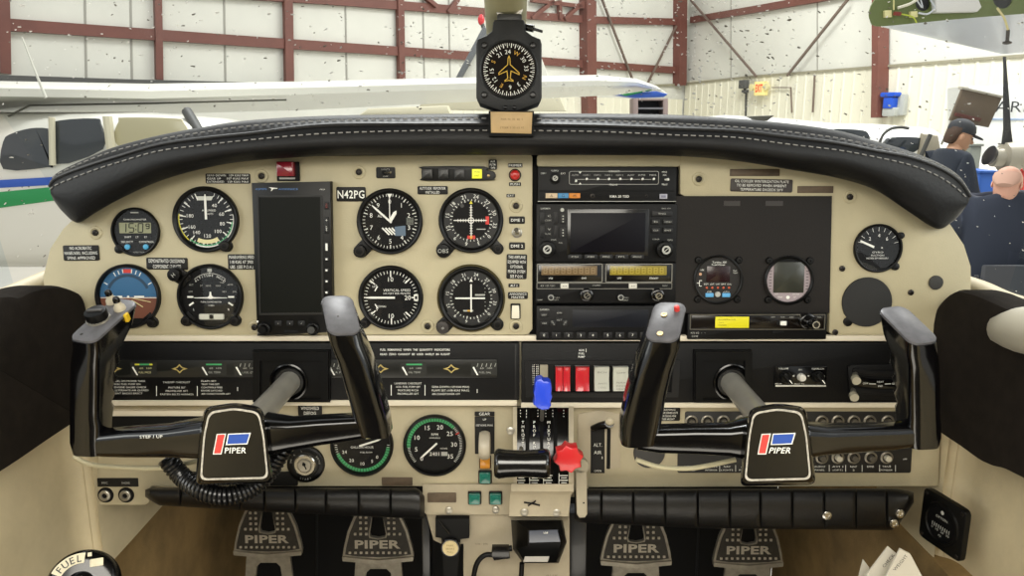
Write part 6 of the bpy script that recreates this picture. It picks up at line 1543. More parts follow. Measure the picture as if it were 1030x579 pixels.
# side gauge on the right wall
wn = Vector((-1, -.25, 0)).normalized()
pc3 = at_x(952, 526, .519); e1 = Vector((0, 0, 1)).cross(wn).normalized(); e1 = -e1 if e1.y < 0 else e1
e1 = wn.cross(Vector((0, 0, 1))); e1 = e1 if e1.y < 0 else -e1   # points towards the seats
e2 = Vector((0, 0, 1)); 
Mg = Matrix(((e1.x, e2.x, wn.x, pc3.x), (e1.y, e2.y, wn.y, pc3.y), (e1.z, e2.z, wn.z, pc3.z), (0, 0, 0, 1)))
if Mg.to_3x3().determinant() < 0: e1 = -e1; Mg = Matrix(((e1.x, e2.x, wn.x, pc3.x), (e1.y, e2.y, wn.y, pc3.y), (e1.z, e2.z, wn.z, pc3.z), (0, 0, 0, 1)))
G = Thing('side_wall_gauge', 'black diamond-cornered gauge mounted on the right beige side wall', 'gauge', M=Mg)
mb = MB(.0008).use(M_bezel); mb.prism(smooth_closed([(-39, 38), (-30, 41), (0, 41), (30, 41), (39, 38), (41, 28), (41, 0), (41, -28), (39, -38), (30, -41), (0, -41), (-30, -41), (-39, -38), (-41, -28), (-41, 0), (-41, 28)], 2), 0, 9, 2); mb.lathe([(33, 9), (32, 12), (28, 12.5), (27, 10)], n=40); G.add(mb, 'bezel')
mb = MB(.0008).use(M_face).cyl(0, 0, 27.5, 6, 9.6, 36); mb.use(M_greyw).text('CARBON MONOXIDE' if False else 'OXYGEN', 0, 9, 4, 9.8, .03, width=22); mb.cyl(0, 18, 3, 9.6, 10, 12)
for i in range(9): x = -16 + i * 4; mb.line(x, -3, x, -9, 1, 9.8)
mb.text('0  10  20  30', 0, -12, 3.4, 9.8, .03, width=34); mb.text('PSI', 0, -19, 3, 9.8, .03); G.add(mb, 'dial')
for x, y in ((-34, 34), (34, 34), (-34, -34), (34, -34)): mb = MB(.0008).use(M_screw).cyl(x, y, 3, 9, 10.5, 12, .4); G.add(mb, 'screw')
# papers in the map pocket
pq = at_y(895, 600, .80); mb = MB(1, Matrix.Translation(-Vector((pq.x, .8, .72)))).use(m_wall)
x0, x1 = at_y(850, 600, .80).x, at_y(940, 600, .80).x; zt = at_y(895, 640, .76).z
mb.box(x0, x1, .735, .745, .72, zt, .002); mb.box(x0, x1, .85, .86, .72, zt, .002); mb.box(x0, x0 + .008, .745, .85, .72, zt); mb.box(x1 - .008, x1, .745, .85, .72, zt); mb.box(x0, x1, .745, .85, .72, .73)
single('map_pocket', mb, 'beige map pocket holding papers in the lower right corner', 'pocket', M=Matrix.Translation(Vector((pq.x, .8, .72))))
for i, (pts, yy, lab, t) in enumerate((([(870, 579), (893, 549), (906, 560), (905, 600), (866, 600)], .80, 'white paper leaning at the left of the side pocket', 'CHECK'), ([(880, 600), (905, 551), (915, 556), (933, 590), (935, 610), (890, 610)], .78, 'white folded paper with dark print in the side pocket', 'WEIGHT'), ([(858, 600), (868, 562), (874, 570), (872, 600)], .83, 'small white paper corner behind the other papers', ''))):
    o3 = at_y(pts[0][0], pts[0][1], yy); P3 = [at_y(x, y, yy) for x, y in pts]
    Mx = Matrix.Translation(o3) @ Matrix.Rotation(PI / 2, 4, 'X')
    Pl = [Mx.inverted() @ p for p in P3]; mb = MB().use(mat('paper_white', '#cfcabc', .7)); mb.prism([(p.x, p.y) for p in Pl], -.001, .001)
    if t: c = Mx.inverted() @ at_y(pts[1][0] + 0, pts[1][1] + 14, yy); mb.use(mat('ink_dark', '#3a3a38', .7)).text(t, c.x, c.y, .004, .0014, .03, rot=1.0)
    single('paper', mb, lab, 'paper', M=Mx)
# ================================================================ windshield
def ws_y(x, z): return 1.24 - .75 * x * x - .85 * (z - 1.66)
def at_ws(px, py, off=0.0):
    r = ray(px, py); lo, hi = .2, 2.5
    for _ in range(40):
        t = (lo + hi) / 2; p = O + r * t
        if p.y < ws_y(p.x, p.z) - off: lo = t
        else: hi = t
    return O + r * hi
m_ws = glassy('windshield_glass', '#f4f8fa', refl=.03, rough=.05, haze=.10, dscale=5)  # diffuse veil mixed into the glass for a washed-out view
for k, (xa, xb) in enumerate(((-.60, -.012), (.012, .60))):
    mb = MB().use(m_ws); secs = []
    for i in range(13):
        x = xa + (xb - xa) * i / 12
        secs.append([Vector((x, ws_y(x, z), z)) for z in [1.40 + .62 * j / 8 for j in range(9)]])
    mb.loft(secs, closed=False, caps=False); mesh_world(mb, 'window_%d' % (k + 1), kind='structure')
for k, X0 in ((3, -.605), (4, .605)):
    mb = MB().use(glassy('side_glass', '#eef4f8', refl=.03, rough=.05)); mb.add([(X0, -.6, 1.45), (X0, .93, 1.45), (X0, .80, 2.0), (X0, -.6, 2.0)], [(0, 1, 2, 3)]); mesh_world(mb, 'window_%d' % k, kind='structure')
mb = MB().use(m_lin); mb.loft([[Vector((x, ws_y(x, 2.02) - .0, 2.02)) for x in (-.6, -.3, 0, .3, .6)], [Vector((x, .40, 2.03)) for x in (-.6, -.3, 0, .3, .6)]], closed=False, caps=False); mesh_world(mb, 'ceiling_cabin_front', kind='structure')
# specks and drops on the windshield
rnd = random.Random(11)
mbw = MB().use(mat('drop_glint_white', '#f6f6f2', .35, spec=.6)); mbd = MB().use(mat('drop_dark', '#7b7970', .4, spec=.5))  # white and grey stand in for reflections and refraction in the drops
def drop(mb, px, py, a, b, rot):
    p = at_ws(px, py, .0015); k = p.y / 797.0
    n = Vector((1.5 * p.x, 1, .85)).normalized() * -1
    ux = (RGT - n * RGT.dot(n)).normalized(); uy = n.cross(ux)
    c, s_ = math.cos(rot), math.sin(rot); vs = [tuple(p + n * .0006)]; m_ = 9; ph = rnd.random() * 6
    for i in range(m_):
        t = 2 * PI * i / m_; rr = 1 + .3 * math.sin(2 * t + ph) + .15 * math.sin(3 * t - ph)
        x = a * k * math.cos(t) * rr; y = b * k * math.sin(t) * rr
        vs.append(tuple(p + ux * (x * c - y * s_) + uy * (x * s_ + y * c)))
    mb.add(vs, [(0, 1 + i, 1 + (i + 1) % m_) for i in range(m_)])
def okd(px, py):
    if 476 < px < 548 and py < 140: return False
    return True
dens = [(400, 500, 0, 80, 110, .85), (545, 700, 0, 100, 210, .85), (690, 800, 0, 115, 230, .6), (790, 960, 0, 145, 140, .4), (0, 430, 0, 112, 220, .6), (0, 48, 130, 280, 26, .6), (960, 1030, 20, 300, 60, .7), (560, 760, 80, 116, 25, .7)]
for x0, x1, y0, y1, n_, pw in dens:
    for _ in range(n_):
        px = rnd.uniform(x0, x1); py = rnd.uniform(y0, y1)
        if not okd(px, py): continue
        s_ = rnd.choice((.5, .6, .8, .9, 1.1, 1.4)); white = rnd.random() < pw
        drop(mbw if white else mbd, px, py, s_ * rnd.uniform(.8, 1.4), s_ * rnd.uniform(.55, .8), rnd.uniform(-.5, .5))
single('bright_water_drops', mbw, 'water drops with bright reflections painted white, scattered over the windshield', 'drops', kind='stuff')
single('dark_water_drops', mbd, 'small dark drops scattered over the windshield', 'drops', kind='stuff')

# ================================================================ hangar shell
CR = Vector((5.18, 24, 0))
DB = Vector((-.777, -.629, 0)).normalized(); DR = Vector((.3676, -.93, 0)).normalized()
NB = Vector((-DB.y, DB.x, 0)); NB = NB if NB.dot(-CR) > 0 else -NB
NR = Vector((-DR.y, DR.x, 0)); NR = NR if NR.dot(-CR) > 0 else -NR
def on(wall, px, py, off=0.0):
    N_ = NB if wall == 'b' else NR
    return at_plane(px, py, CR + N_ * off, N_)
m_ins = mat('insulation_white', '#d3d2c8', .6, var=.08, vscale=.8)
m_linr = mat('liner_cream', '#dcd8c4', .6)
m_steel = mat('steel_oxide_red', '#6e4238', .55, var=.15, vscale=3)
m_dkst = mat('steel_dark', '#4a4a48', .5)
Z = Vector((0, 0, 1))
def wallquad(nm, a, b, z0, z1, m, th, N_):
    mb = MB().use(m); secs = [[a + Z * z0, a + Z * z1, a + Z * z1 - N_ * th, a + Z * z0 - N_ * th], [b + Z * z0, b + Z * z1, b + Z * z1 - N_ * th, b + Z * z0 - N_ * th]]
    mb.loft(secs); return mesh_world(mb, nm, kind='structure', sharp=.3)
wallquad('wall_back', CR, CR + DB * 34, 0, 9, m_ins, .2, NB)
wallquad('wall_right', CR, CR + DR * 34, 0, 9, m_ins, .2, NR)
mb = MB().use(mat('hangar_concrete', '#bdbbb3', .35, var=.12, vscale=.6)); mb.box(-30, 30, 1.8, 34, -.1, 0); mb.box(-30, -1.2, -16, 1.8, -.1, 0); mb.box(1.2, 30, -16, 1.8, -.1, 0); mesh_world(mb, 'floor', kind='structure')
# ribbed liner sheets along the foot of the walls
def liner(nm, wall, D_, N_, x0, x1, z1, m):
    mb = MB().use(m); secs = []; s = x0; k = 0; pts = []
    while s < x1:
        pts += [(s, 0), (s + .22, 0), (s + .24, .015), (s + .28, .015)]; s += .30
    for s, d in pts: p = CR + D_ * s + N_ * (.04 + d); secs.append([p, p + Z * z1])
    mb.loft(secs, closed=False, caps=False); mesh_world(mb, nm, kind='structure', sharp=.1)
liner('wall_back_liner', 'b', DB, NB, .1, 9, 2.2, m_linr); liner('wall_right_liner', 'r', DR, NR, .1, 26, 2.72, m_linr)
def bar(nm, wall, pts, w, m=m_steel, off=.12, d=.12):
    """a steel member along measured spots, w metres wide"""
    N_ = NB if wall == 'b' else NR
    P = [on(wall, x, y, off) for x, y in pts]; mb = MB().use(m)
    t = (P[-1] - P[0]).normalized(); sd = t.cross(N_).normalized() * w / 2
    mb.loft([[p + sd, p - sd, p - sd - N_ * d, p + sd - N_ * d] for p in P]); return mesh_world(mb, nm, kind='structure', sharp=.3)
for pts in ([(-400, -2), (-60, 20), (130, 33), (260, 42), (472, 56), (597, 65), (687, 71)],): bar('beam', 'b', pts, .19)
bar('beam', 'b', [(-400, -66), (-60, -26), (130, -14), (348, 1), (487, 12), (597, 20), (687, 22)], .18)
bar('beam', 'b', [(-400, 62), (-60, 76), (0, 79.5), (130, 83.5), (291, 87)], .13, m_dkst, .3)
for x, w_, yb in ((5, .15, 74), (160, .12, 80), (291, .17, 88), (404, .15, 86)):
    bar('column', 'b', [(x - 1.5, -40), (x, 20), (x + 1, yb)], w_, off=.16)
bar('column', 'b', [(595, -40), (595.5, 60), (596, 116)], .34, off=.3, d=.3)
bar('column', 'b', [(688, -40), (687.5, 40), (687, 86)], .33, off=.25, d=.25)
bar('beam', 'r', [(694, 20), (760, 9), (822, -2), (900, -18)], .17)
bar('column', 'r', [(880, -40), (880, 60), (879, 118)], .17, off=.35, d=.3)
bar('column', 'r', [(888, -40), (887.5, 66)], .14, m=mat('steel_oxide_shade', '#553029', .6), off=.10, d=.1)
m_rod = mat('brace_rod', '#6a5a50', .5)
for w_, a, b in (('b', (605, -4), (637, 80)), ('b', (681, 26), (652, 84)), ('r', (694, 0), (760, 77)), ('r', (853, -2), (791, 76))):
    bar('beam', w_, [a, b], .05, m_rod, .2, .05)
for a, b in (((536, 18), (558, 1)), ((564, 0), (564.5, 19)), ((569, 19), (588, 2)), ((452, 12), (462, -1)), ((440, 6), (428, -4)), ((536, 0), (600, 8))): bar('beam', 'b', [a, b], .09, off=.2)
for x in (86, 132, 226, 348, 426, 452, 500): bar('trim_wall_seam', 'b', [(x - 1, -30), (x, 30), (x + 1, 84)], .035, mat('seam_grey', '#97958c', .7), .012, .01)
for x in (735, 822): bar('trim_wall_seam', 'r', [(x, -30), (x, 112)], .03, mat('seam_grey', '#97958c', .7), .012, .01)
bar('trim_wall_rail', 'r', [(690, 84), (760, 76.5), (870, 68), (1040, 55)], .05, mat('rail_shade', '#8d8873', .6), .08, .06)
bar('trim_wall_rail', 'b', [(600, 88), (684, 85)], .06, mat('rail_shade', '#8d8873', .6), .08, .06)
bar('trim_conduit', 'r', [(819, 76), (817, 113)], .035, m_rod, .12, .03)
bar('trim_conduit', 'r', [(750, 92), (749.5, 119)], .05, m_dkst, .12, .03)
bar('trim_conduit', 'r', [(776, 88), (795, 88), (796, 113)], .03, m_rod, .12, .03)

# exit sign and floodlight
def wframe(wall, px, py, off):
    N_ = NB if wall == 'b' else NR; p = on(wall, px, py, off); U_ = Z.cross(N_).normalized()
    if U_.x < 0: U_ = U_
    k = (on(wall, px, py - 1, off) - on(wall, px, py + 1, off)).length / 2
    return Matrix(((U_.x, 0, N_.x, p.x), (U_.y, 0, N_.y, p.y), (0, 1, 0, p.z), (0, 0, 0, 1))), k
M, k = wframe('r', 765, 89, .2)
R = Thing('exit_sign', 'yellow EXIT sign with red letters and twin lamps on the hangar wall', 'sign', M=M); R.k = k
mb = R.mb().use(mat('sign_yellow', '#e0cf86', .5, emit='#e8d890', estr=.3)).box(-8, 8, -7, 7, -3, 2, .5, .6); R.add(mb, 'housing')
mb = R.mb().use(mat('sign_red', '#d2402a', .5, emit='#d2402a', estr=.5)).text('EXIT', 0, 0.5, 7.5, 2.15, .06, width=11); R.add(mb, 'lettering')
for sx in (-1, 1): mb = R.mb().use(mat('lamp_cream', '#d9cf9a', .4)).lathe([(0, 0), (3, 1), (3.6, 4), (0, 4.4)], n=14, T=Matrix.Translation((sx * 11.5, 1.5, -1))); R.add(mb, 'lamp')
M, k = wframe('r', 748.5, 86, .2)
R = Thing('floodlight', 'small dark floodlight on the hangar wall left of the exit sign', 'floodlight', M=M); R.k = k
mb = R.mb().use(m_dkst).box(-5.5, 5.5, -3, 5.5, -2, 3, .6, .8); R.add(mb, 'head')
mb = R.mb().use(m_dkst).box(-1, 1, -8, -2, -2, 0, .2); mb.box(-2.5, 5, -7, -4.5, -2, 1, .3); R.add(mb, 'bracket')
# blue dispenser
M, k = wframe('r', 898, 104, .2)
R = Thing('wall_dispenser', 'bright blue box with a white bracket on the hangar wall right of the red column', 'dispenser', M=M); R.k = k
mb = R.mb().use(mat('dispenser_white', '#a3a5a0', .5)).box(-9, 13, -12, 9, -6, -1, .6, 1); mb.box(-8, 8, -13, -4, -1, 5, .6, 2); R.add(mb, 'bracket')
mb = R.mb().use(mat('dispenser_blue', '#1449b4', .4)).box(-11, 8, 6.5, 11, -2, 7, .6, 2); mb.box(-7, 5, -5, 6, -1, 6, .6, 1); R.add(mb, 'cover')

# ================================================================ high-wing aircraft outside on the left
m_ac = mat('aircraft_white', '#d9d8ce', .3, coat=.3); m_acc = mat('aircraft_cream', '#cfc9b0', .4)
m_win = mat('aircraft_window', '#33383c', .12, coat=.5)
YF = 5.0
o3 = at_y(60, 190, YF); A = Thing('high_wing_aircraft', 'white high-wing aircraft with blue and green stripes parked outside on the left', 'aircraft', M=Matrix.Translation(o3))
I = Matrix.Translation(-o3)
def slab_y(pts, y, th, m, name, par, label=None, bev=.01, I_=None):
    P3 = [at_y(x, yy, y) for x, yy in pts]
    mb = MB(1, (I_ or I) @ Matrix.Rotation(PI / 2, 4, 'X')).use(m)   # local x = x, y = z, z = -y
    mb.prism([(p.x, p.z) for p in P3], -y - th, -y, bev); return par.add(mb, name, label)
mb = MB(1, I).use(m_ac); secs = []
for px in (-260, -120, 0, 60, 120, 200, 260):
    xx = at_y(px, 190, YF).x; e = 1 if px < 150 else (.92 if px < 230 else .75)
    zc = 1.20; pts = []
    for j in range(20):
        a = 2 * PI * j / 20; ca, sa = math.cos(a), math.sin(a)
        pts.append(Vector((xx, YF + .55 - .55 * abs(ca) ** .5 * (1 if ca > 0 else -1) * e, zc + .53 * abs(sa) ** .6 * (1 if sa > 0 else -1) * e)))
    secs.append(pts)
mb.loft(secs); A.add(mb, 'fuselage')
def on_side(pts, yo, th, m, nm, lab=None): return slab_y(pts, YF - yo, th, m, nm, A, lab, .003)
on_side([(-200, 189), (0, 181), (52, 178), (200, 170), (200, 178), (52, 186), (0, 189), (-200, 197)], .004, .01, mat('stripe_blue', '#2b55b0', .4), 'blue_stripe', 'blue stripe')
on_side([(-200, 203), (0, 193), (52, 188), (200, 178), (200, 190), (52, 202), (0, 209), (-200, 220)], .004, .01, mat('stripe_green', '#1f8a4c', .4), 'green_stripe', 'green stripe')
for pts in ([(3, 170), (3, 142), (12, 134), (30, 129), (46, 129), (49, 134), (51, 165), (48, 168)], [(54, 165), (54, 128), (60, 121), (95, 119), (101, 124), (103, 150)], ):
    on_side(smooth_closed(pts, 3), .008, .012, m_win, 'window_pane', 'dark cabin window')
on_side(smooth_closed([(118, 146), (119, 122), (124, 118), (176, 119), (184, 123), (190, 135), (190, 150)], 3), .008, .012, mat('window_light', '#b9b291', .2), 'window_pane', 'pale see-through cabin window')
mb = MB(1, I).use(m_acc); mb.tube([at_y(52, 118, YF - .02), at_y(53, 166, YF - .02)], .02, 8); mb.tube([at_y(108, 117, YF - .02), at_y(112, 150, YF - .02)], .03, 8); A.add(mb, 'window_post')
mb = MB(1, I).use(m_dkst); mb.tube([at_y(188, 112, YF + .3), at_y(205, 140, YF + .1)], .035, 10); A.add(mb, 'wing_strut')
# wing
st = [(-140, 89, 120, 4.8), (0, 88.5, 118, 5.0), (150, 91.5, 115, 5.5), (310, 88, 110.5, 6.2), (480, 83.5, 102, 7.1), (600, 81, 96.5, 7.8), (640, 82.5, 95.5, 8.1), (660, 88, 96, 8.25), (671, 94.5, 96.5, 8.35)]
secs = []
for px, yt, yb, Yn in st:
    e = 1 if px < 630 else (.7 if px < 650 else (.4 if px < 665 else .12))
    n0 = at_y(px, yt, Yn); f0 = at_y(px, yb, Yn + 1.3 * e); d = f0 - n0
    secs.append([n0, n0 + Vector((0, .01, -.05 * e)), n0 + d * .5 + Vector((0, 0, -.03 * e)), f0, n0 + d * .6 + Vector((0, 0, .16 * e)), n0 + d * .2 + Vector((0, 0, .09 * e))])
mb = MB(1, I).use(m_ac).loft(secs); A.add(mb, 'wing', sharp=1.0)
mb = MB(1, I).use(mat('panel_gap', '#5b5a52', .6))
mb.tube([at_y(30, 106, 5.35), at_y(150, 104, 5.7), at_y(288, 100.5, 6.2)], .007, 5); mb.tube([at_y(8, 117, 5.2), at_y(30, 106, 5.3)], .007, 5); A.add(mb, 'flap_seam')
slab_y([(620, 95.5), (640, 93), (660, 91.5), (672, 94.5), (668, 97.5), (640, 98.5)], 7.95, .25, mat('stripe_blue', '#2b55b0', .4), 'wing_tip', A, 'blue wing tip')
slab_y([(624, 95), (655, 90), (656, 91), (630, 96.5)], 7.93, .02, mat('stripe_green', '#1f8a4c', .4), 'tip_stripe', A, 'green line on the wing tip')
mb = MB(1, I).use(m_ac).tube([at_y(22, 37, 4.9), at_y(33, 66, 4.95), at_y(46, 98, 5.0)], [.004, .006, .010], 8); A.add(mb, 'whip_antenna')
# tail fin of another aircraft
o3 = at_y(500, 70, 12); F_ = Thing('aircraft_tail_fin', 'white tail fin with a grey leading edge and red beacon behind the compass', 'tail fin', M=Matrix.Translation(o3)); I2 = Matrix.Translation(-o3)
slab_y([(459, 88), (489, 27), (532, 24), (556, 88)], 12, .16, m_ac, 'fin', F_, None, .03, I2)
slab_y([(454, 86), (460, 87), (492, 30), (486, 26)], 11.95, .2, mat('deice_grey', '#66696c', .5), 'leading_edge', F_, 'grey leading edge strip', .03, I2)
mb = MB(1, I2).use(mat('beacon_red', '#d2323a', .3)).ball(at_y(484, 20, 12), (.05, .05, .08), 8); mb.use(m_dkst).tube([at_y(485, 24, 12), at_y(487, 30, 12)], .03, 8); F_.add(mb, 'beacon')
slab_y([(430, 88), (560, 88), (570, 112), (520, 112), (420, 110)], 11.8, .4, m_acc, 'tail_cone', F_, None, .05, I2)
slab_y([(370, 109), (450, 106), (454, 116), (360, 116)], 11, .3, m_acc, 'stabiliser', F_, None, .04, I2)
# dark shelf unit under the wing tip
o3 = at_y(655, 108, 13); F_ = Thing('tool_cabinet', 'low mauve-framed cabinet with dark shelves under the blue wing tip', 'cabinet', M=Matrix.Translation(Vector((o3.x, 13, 0)))); I2 = Matrix.Translation(-Vector((o3.x, 13, 0)))
m_mv = mat('frame_mauve', '#80706c', .6)
slab_y([(637, 99), (672, 99), (672, 217), (637, 217)], 13.4, .1, mat('shelf_dark', '#2c2b30', .6), 'back_panel', F_, None, .01, I2)
for a, b in ((637, 642), (667, 672)): slab_y([(a, 99), (b, 99), (b, 221), (a, 221)], 13, .4, m_mv, 'side_panel', F_, None, .01, I2)
for y in (99, 108, 116): slab_y([(642, y), (667, y), (667, y + 2), (642, y + 2)], 13, .4, m_mv if y == 99 else mat('shelf_grey', '#5d5c60', .6), 'shelf', F_, None, .005, I2)

# ================================================================ low white aircraft on the right
YA = 7.5
o3 = at_y(880, 150, YA); A = Thing('white_aircraft', 'white low aircraft with dark cabin windows behind the right end of the glareshield', 'aircraft', M=Matrix.Translation(o3)); I = Matrix.Translation(-o3)
mb = MB(1, I).use(mat('aircraft_bright', '#e2e1da', .3, coat=.3)); secs = []
for px, yt, zb in ((690, 119, .9), (730, 115.5, .7), (790, 119, .6), (840, 124, .55), (880, 124.5, .55), (930, 128, .55), (960, 150, .55), (1010, 168, .6), (1030, 190, .8)):
    p = at_y(px, yt, YA + .45); zt = p.z; pts = []
    for j in range(20):
        a = 2 * PI * j / 20; ca, sa = math.cos(a), math.sin(a)
        pts.append(Vector((p.x, YA + .5 - .5 * abs(ca) ** .7 * (1 if ca > 0 else -1), (zt + zb) / 2 + (zt - zb) / 2 * abs(sa) ** .7 * (1 if sa > 0 else -1))))
    secs.append(pts)
mb.loft(secs); A.add(mb, 'fuselage')
for pts, lb in (([(835, 137), (837, 131), (845, 129.5), (868, 131), (874, 135), (873, 141), (845, 141)], 'rear cabin window'), ([(890, 152), (893, 142), (900, 138), (922, 138), (927, 141), (920, 153)], 'front cabin window')):
    slab_y(smooth_closed(pts, 3), YA - .06, .08, m_win, 'window_pane', A, lb, .004)
mb = MB(1, I).use(mat('seal_dark', '#4a4944', .5)); mb.tube(catmull([at_y(x, y, YA - .05) for x, y in ((884, 146), (888, 136), (896, 129.5), (906, 128), (914, 129))], 5), .014, 8); A.add(mb, 'door_seal')
slab_y([(929, 134), (945, 136), (949, 160), (930, 165), (925, 158)], YA - .1, .06, mat('seat_taupe', '#a9a08c', .7), 'cabin_seat', A, 'taupe seat back', .03)
mb = MB(1, I).use(mat('seal_dark', '#4a4944', .5)); mb.tube([at_y(936, 135, YA - .3), at_y(925, 160, YA - .3)], .02, 8); A.add(mb, 'door_post')
o3 = at_y(766, 119, 7.0); mb = MB(1, Matrix.Translation(-o3) @ Matrix.Rotation(PI / 2, 4, 'X')).use(mat('wedge_dark', '#4f4d44', .5)); P3 = [at_y(x, y, 7.0) for x, y in ((753, 117), (779, 116), (772, 121.5), (762, 121.5))]; mb.prism([(p.x, p.z) for p in P3], -7.1, -7.0, .005)
single('wing_root_fairing', mb, 'small dark wedge showing over the middle right of the glareshield', 'fairing', M=Matrix.Translation(o3))
# engine cowl panel, propeller and hub beside the man in the cap
o3 = at_y(982, 108, 6.3); T = Thing('engine_cowling', 'tilted brown-grey engine cowl panel held open above the man in the cap', 'cowling', M=Matrix.Translation(o3)); I2 = Matrix.Translation(-o3)
slab_y([(969, 88), (1009, 97), (995, 128), (956, 121)], 6.3, .03, mat('cowl_brown', '#6b5b48', .5, var=.2, vscale=4), 'panel', T, None, .008, I2)
slab_y([(968, 87), (1010, 96.3), (1009, 98.5), (968, 89.5)], 6.28, .06, mat('cowl_edge', '#b9b3a4', .4), 'edge_trim', T, 'pale top edge', .006, I2)
slab_y([(962, 113), (988, 119), (986, 122.5), (961, 116.5)], 6.28, .02, mat('cowl_red', '#5e2f26', .5), 'stiffener', T, None, .004, I2)
mb = MB(1, I2).use(M_alu).tube([at_y(957, 121, 6.3), at_y(947, 145, 6.4)], .008, 8); T.add(mb, 'stay_rod')
o3 = at_y(1013, 155, 5.9); T = Thing('propeller', 'upright dark propeller blade on a grey hub behind the seated man', 'propeller', M=Matrix.Translation(o3)); I2 = Matrix.Translation(-o3)
mb = MB(1, I2).use(mat('blade_black', '#2a2b2c', .4)); mb.loft([[at_y(1010, 57, 5.9) + v for v in (Vector((-.01, 0, 0)), Vector((0, .01, 0)), Vector((.014, 0, 0)), Vector((0, -.01, 0)))]] + [[at_y(x, y, 5.9) + v * w_ for v in (Vector((-1, 0, 0)), Vector((0, .3, 0)), Vector((1, 0, 0)), Vector((0, -.3, 0)))] for x, y, w_ in ((1011, 70, .014), (1012, 100, .024), (1013, 130, .03), (1013, 145, .045))]); T.add(mb, 'blade')
c = at_y(1014, 158, 5.9)
Mx = I2 @ Matrix.Translation(c) @ Matrix.Rotation(PI / 2, 4, 'Y')
mb = MB(1, Mx).use(mat('hub_grey', '#a9a596', .4, metal=.3)); mb.lathe([(0, -.12), (.07, -.12), (.075, -.05), (.11, -.04), (.115, .06), (.08, .07), (.085, .16), (.12, .17), (.12, .24), (0, .25)], n=24); T.add(mb, 'hub')
mb = MB(1, I2).use(mat('disc_black', '#232426', .4)); mb.lathe([(0, -.02), (.06, -.01), (.075, .02), (0, .03)], n=20, T=Matrix.Translation(at_y(997, 157, 5.8)) @ Matrix.Rotation(D(-70), 4, 'Y')); T.add(mb, 'spinner_plate')
# trailer with ARI lettering
o3 = at_y(1040, 130, 10); T = Thing('white_trailer', 'white trailer side with black letters behind the propeller at the right edge', 'trailer', M=Matrix.Translation(Vector((o3.x, 10, 0)))); I2 = Matrix.Translation(-Vector((o3.x, 10, 0)))
slab_y([(975, 87), (1180, 80), (1180, 210), (975, 205)], 10, .5, mat('trailer_white', '#dfe0dc', .4), 'side_wall', T, None, .03, I2)
slab_y([(975, 119), (1180, 120), (1180, 121.5), (975, 120.5)], 9.99, .01, mat('trailer_line', '#8da4c4', .4), 'blue_line', T, 'pale blue line', .001, I2)
mb = MB(1, I2).use(mat('letter_black', '#35373a', .5)); c = at_y(1001, 107, 9.96); k = 10 / 797.; mb.text('ARI', 0, 0, 11 * k, 0, .03, width=31 * k, align='l', T=Matrix.Translation(c) @ Matrix.Rotation(PI / 2, 4, 'X')); T.add(mb, 'lettering')
for i, (pts, c, lab) in enumerate((([(986, 174), (1003, 174), (1003, 196), (986, 196)], '#2c5fb4', 'blue bin low behind the two men'), ([(1027, 172), (1040, 172), (1040, 196), (1027, 196)], '#c4403a', 'red bin at the right edge behind the seated man'), ([(977, 147), (988, 147), (988, 215), (977, 215)], '#8f9386', 'narrow grey-green locker behind the man in the cap'))):
    y = 6.6 + i * .2; P3 = [at_y(a, b, y) for a, b in pts]; zb = 0; o3 = Vector((P3[0].x, y, 0))
    mb = MB(1, Matrix.Translation(-o3) @ Matrix.Rotation(PI / 2, 4, 'X')).use(mat('bin_%d' % i, c, .5)); mb.box(P3[0].x, P3[1].x, zb, P3[0].z, -y - .3, -y, .01, .01); mb.box(P3[0].x - .01, P3[1].x + .01, P3[0].z, P3[0].z + .02, -y - .31, -y + .01, .005)
    single('storage_bin' if i < 2 else 'locker', mb, lab, 'bin' if i < 2 else 'locker', M=Matrix.Translation(o3))

# ================================================================ unfinished green wing hanging at the upper right
Yg = 3.5
o3 = at_y(960, 10, Yg); T = Thing('detached_wing', 'detached wing with a green end rib and white skin at the upper right', 'wing', M=Matrix.Translation(o3)); I2 = Matrix.Translation(-o3)
rib = smooth_closed([(880, 25.5), (875.5, 20), (874.5, 13), (878, 3), (890, -8), (930, -28), (1000, -50), (1080, -52), (1200, -30), (1200, 3), (1120, 8), (1030, 13), (950, 19.5), (900, 24.5)], 3)
P3 = [at_y(x, y, Yg) for x, y in rib]; dv = Vector((1.5, 1.55, 0))
mb = MB(1, I2).use(mat('wing_skin', '#d5dbe2', .35, coat=.2)); mb.loft([[p + dv * t for p in P3] for t in (0, .25, .5, .75, 1)], caps=True); T.add(mb, 'wing_skin')
P4 = [(p.x, p.z) for p in P3]; 
mb = MB(1, I2 @ Matrix.Rotation(PI / 2, 4, 'X')).use(mat('primer_green', '#5f6b35', .5)); h1 = [(at_y(x, y, Yg).x, at_y(x, y, Yg).z) for x, y in circ(927, 4, 7.5, 20)]; h2 = [(at_y(x, y, Yg).x, at_y(x, y, Yg).z) for x, y in circ(1007, -1, 10, 20)]
mb.plate(inset(P4 if area2(P4) > 0 else P4[::-1], -.004), [h1, h2], -Yg + .002, -Yg + .012); T.add(mb, 'end_rib', 'olive green end rib')
mb = MB(1, I2 @ Matrix.Rotation(PI / 2, 4, 'X')).use(mat('hole_dark', '#1a1c1c', .6)); mb.flat(h1, -Yg + .001); mb.flat(h2, -Yg + .001); T.add(mb, 'lightening_hole')
slab_y([(941, -6), (982, -8), (988, 7), (984, 11.5), (942, 12.5)], Yg - .05, .04, mat('box_white', '#d7d5d0', .5), 'equipment_box', T, 'white box fixed on the rib', .006, I2)
slab_y([(890, 10.5), (897, 10), (897.5, 17), (890.5, 17.5)], Yg - .03, .02, mat('tag_cream', '#ded79c', .5), 'paper_tag', T, None, .002, I2)
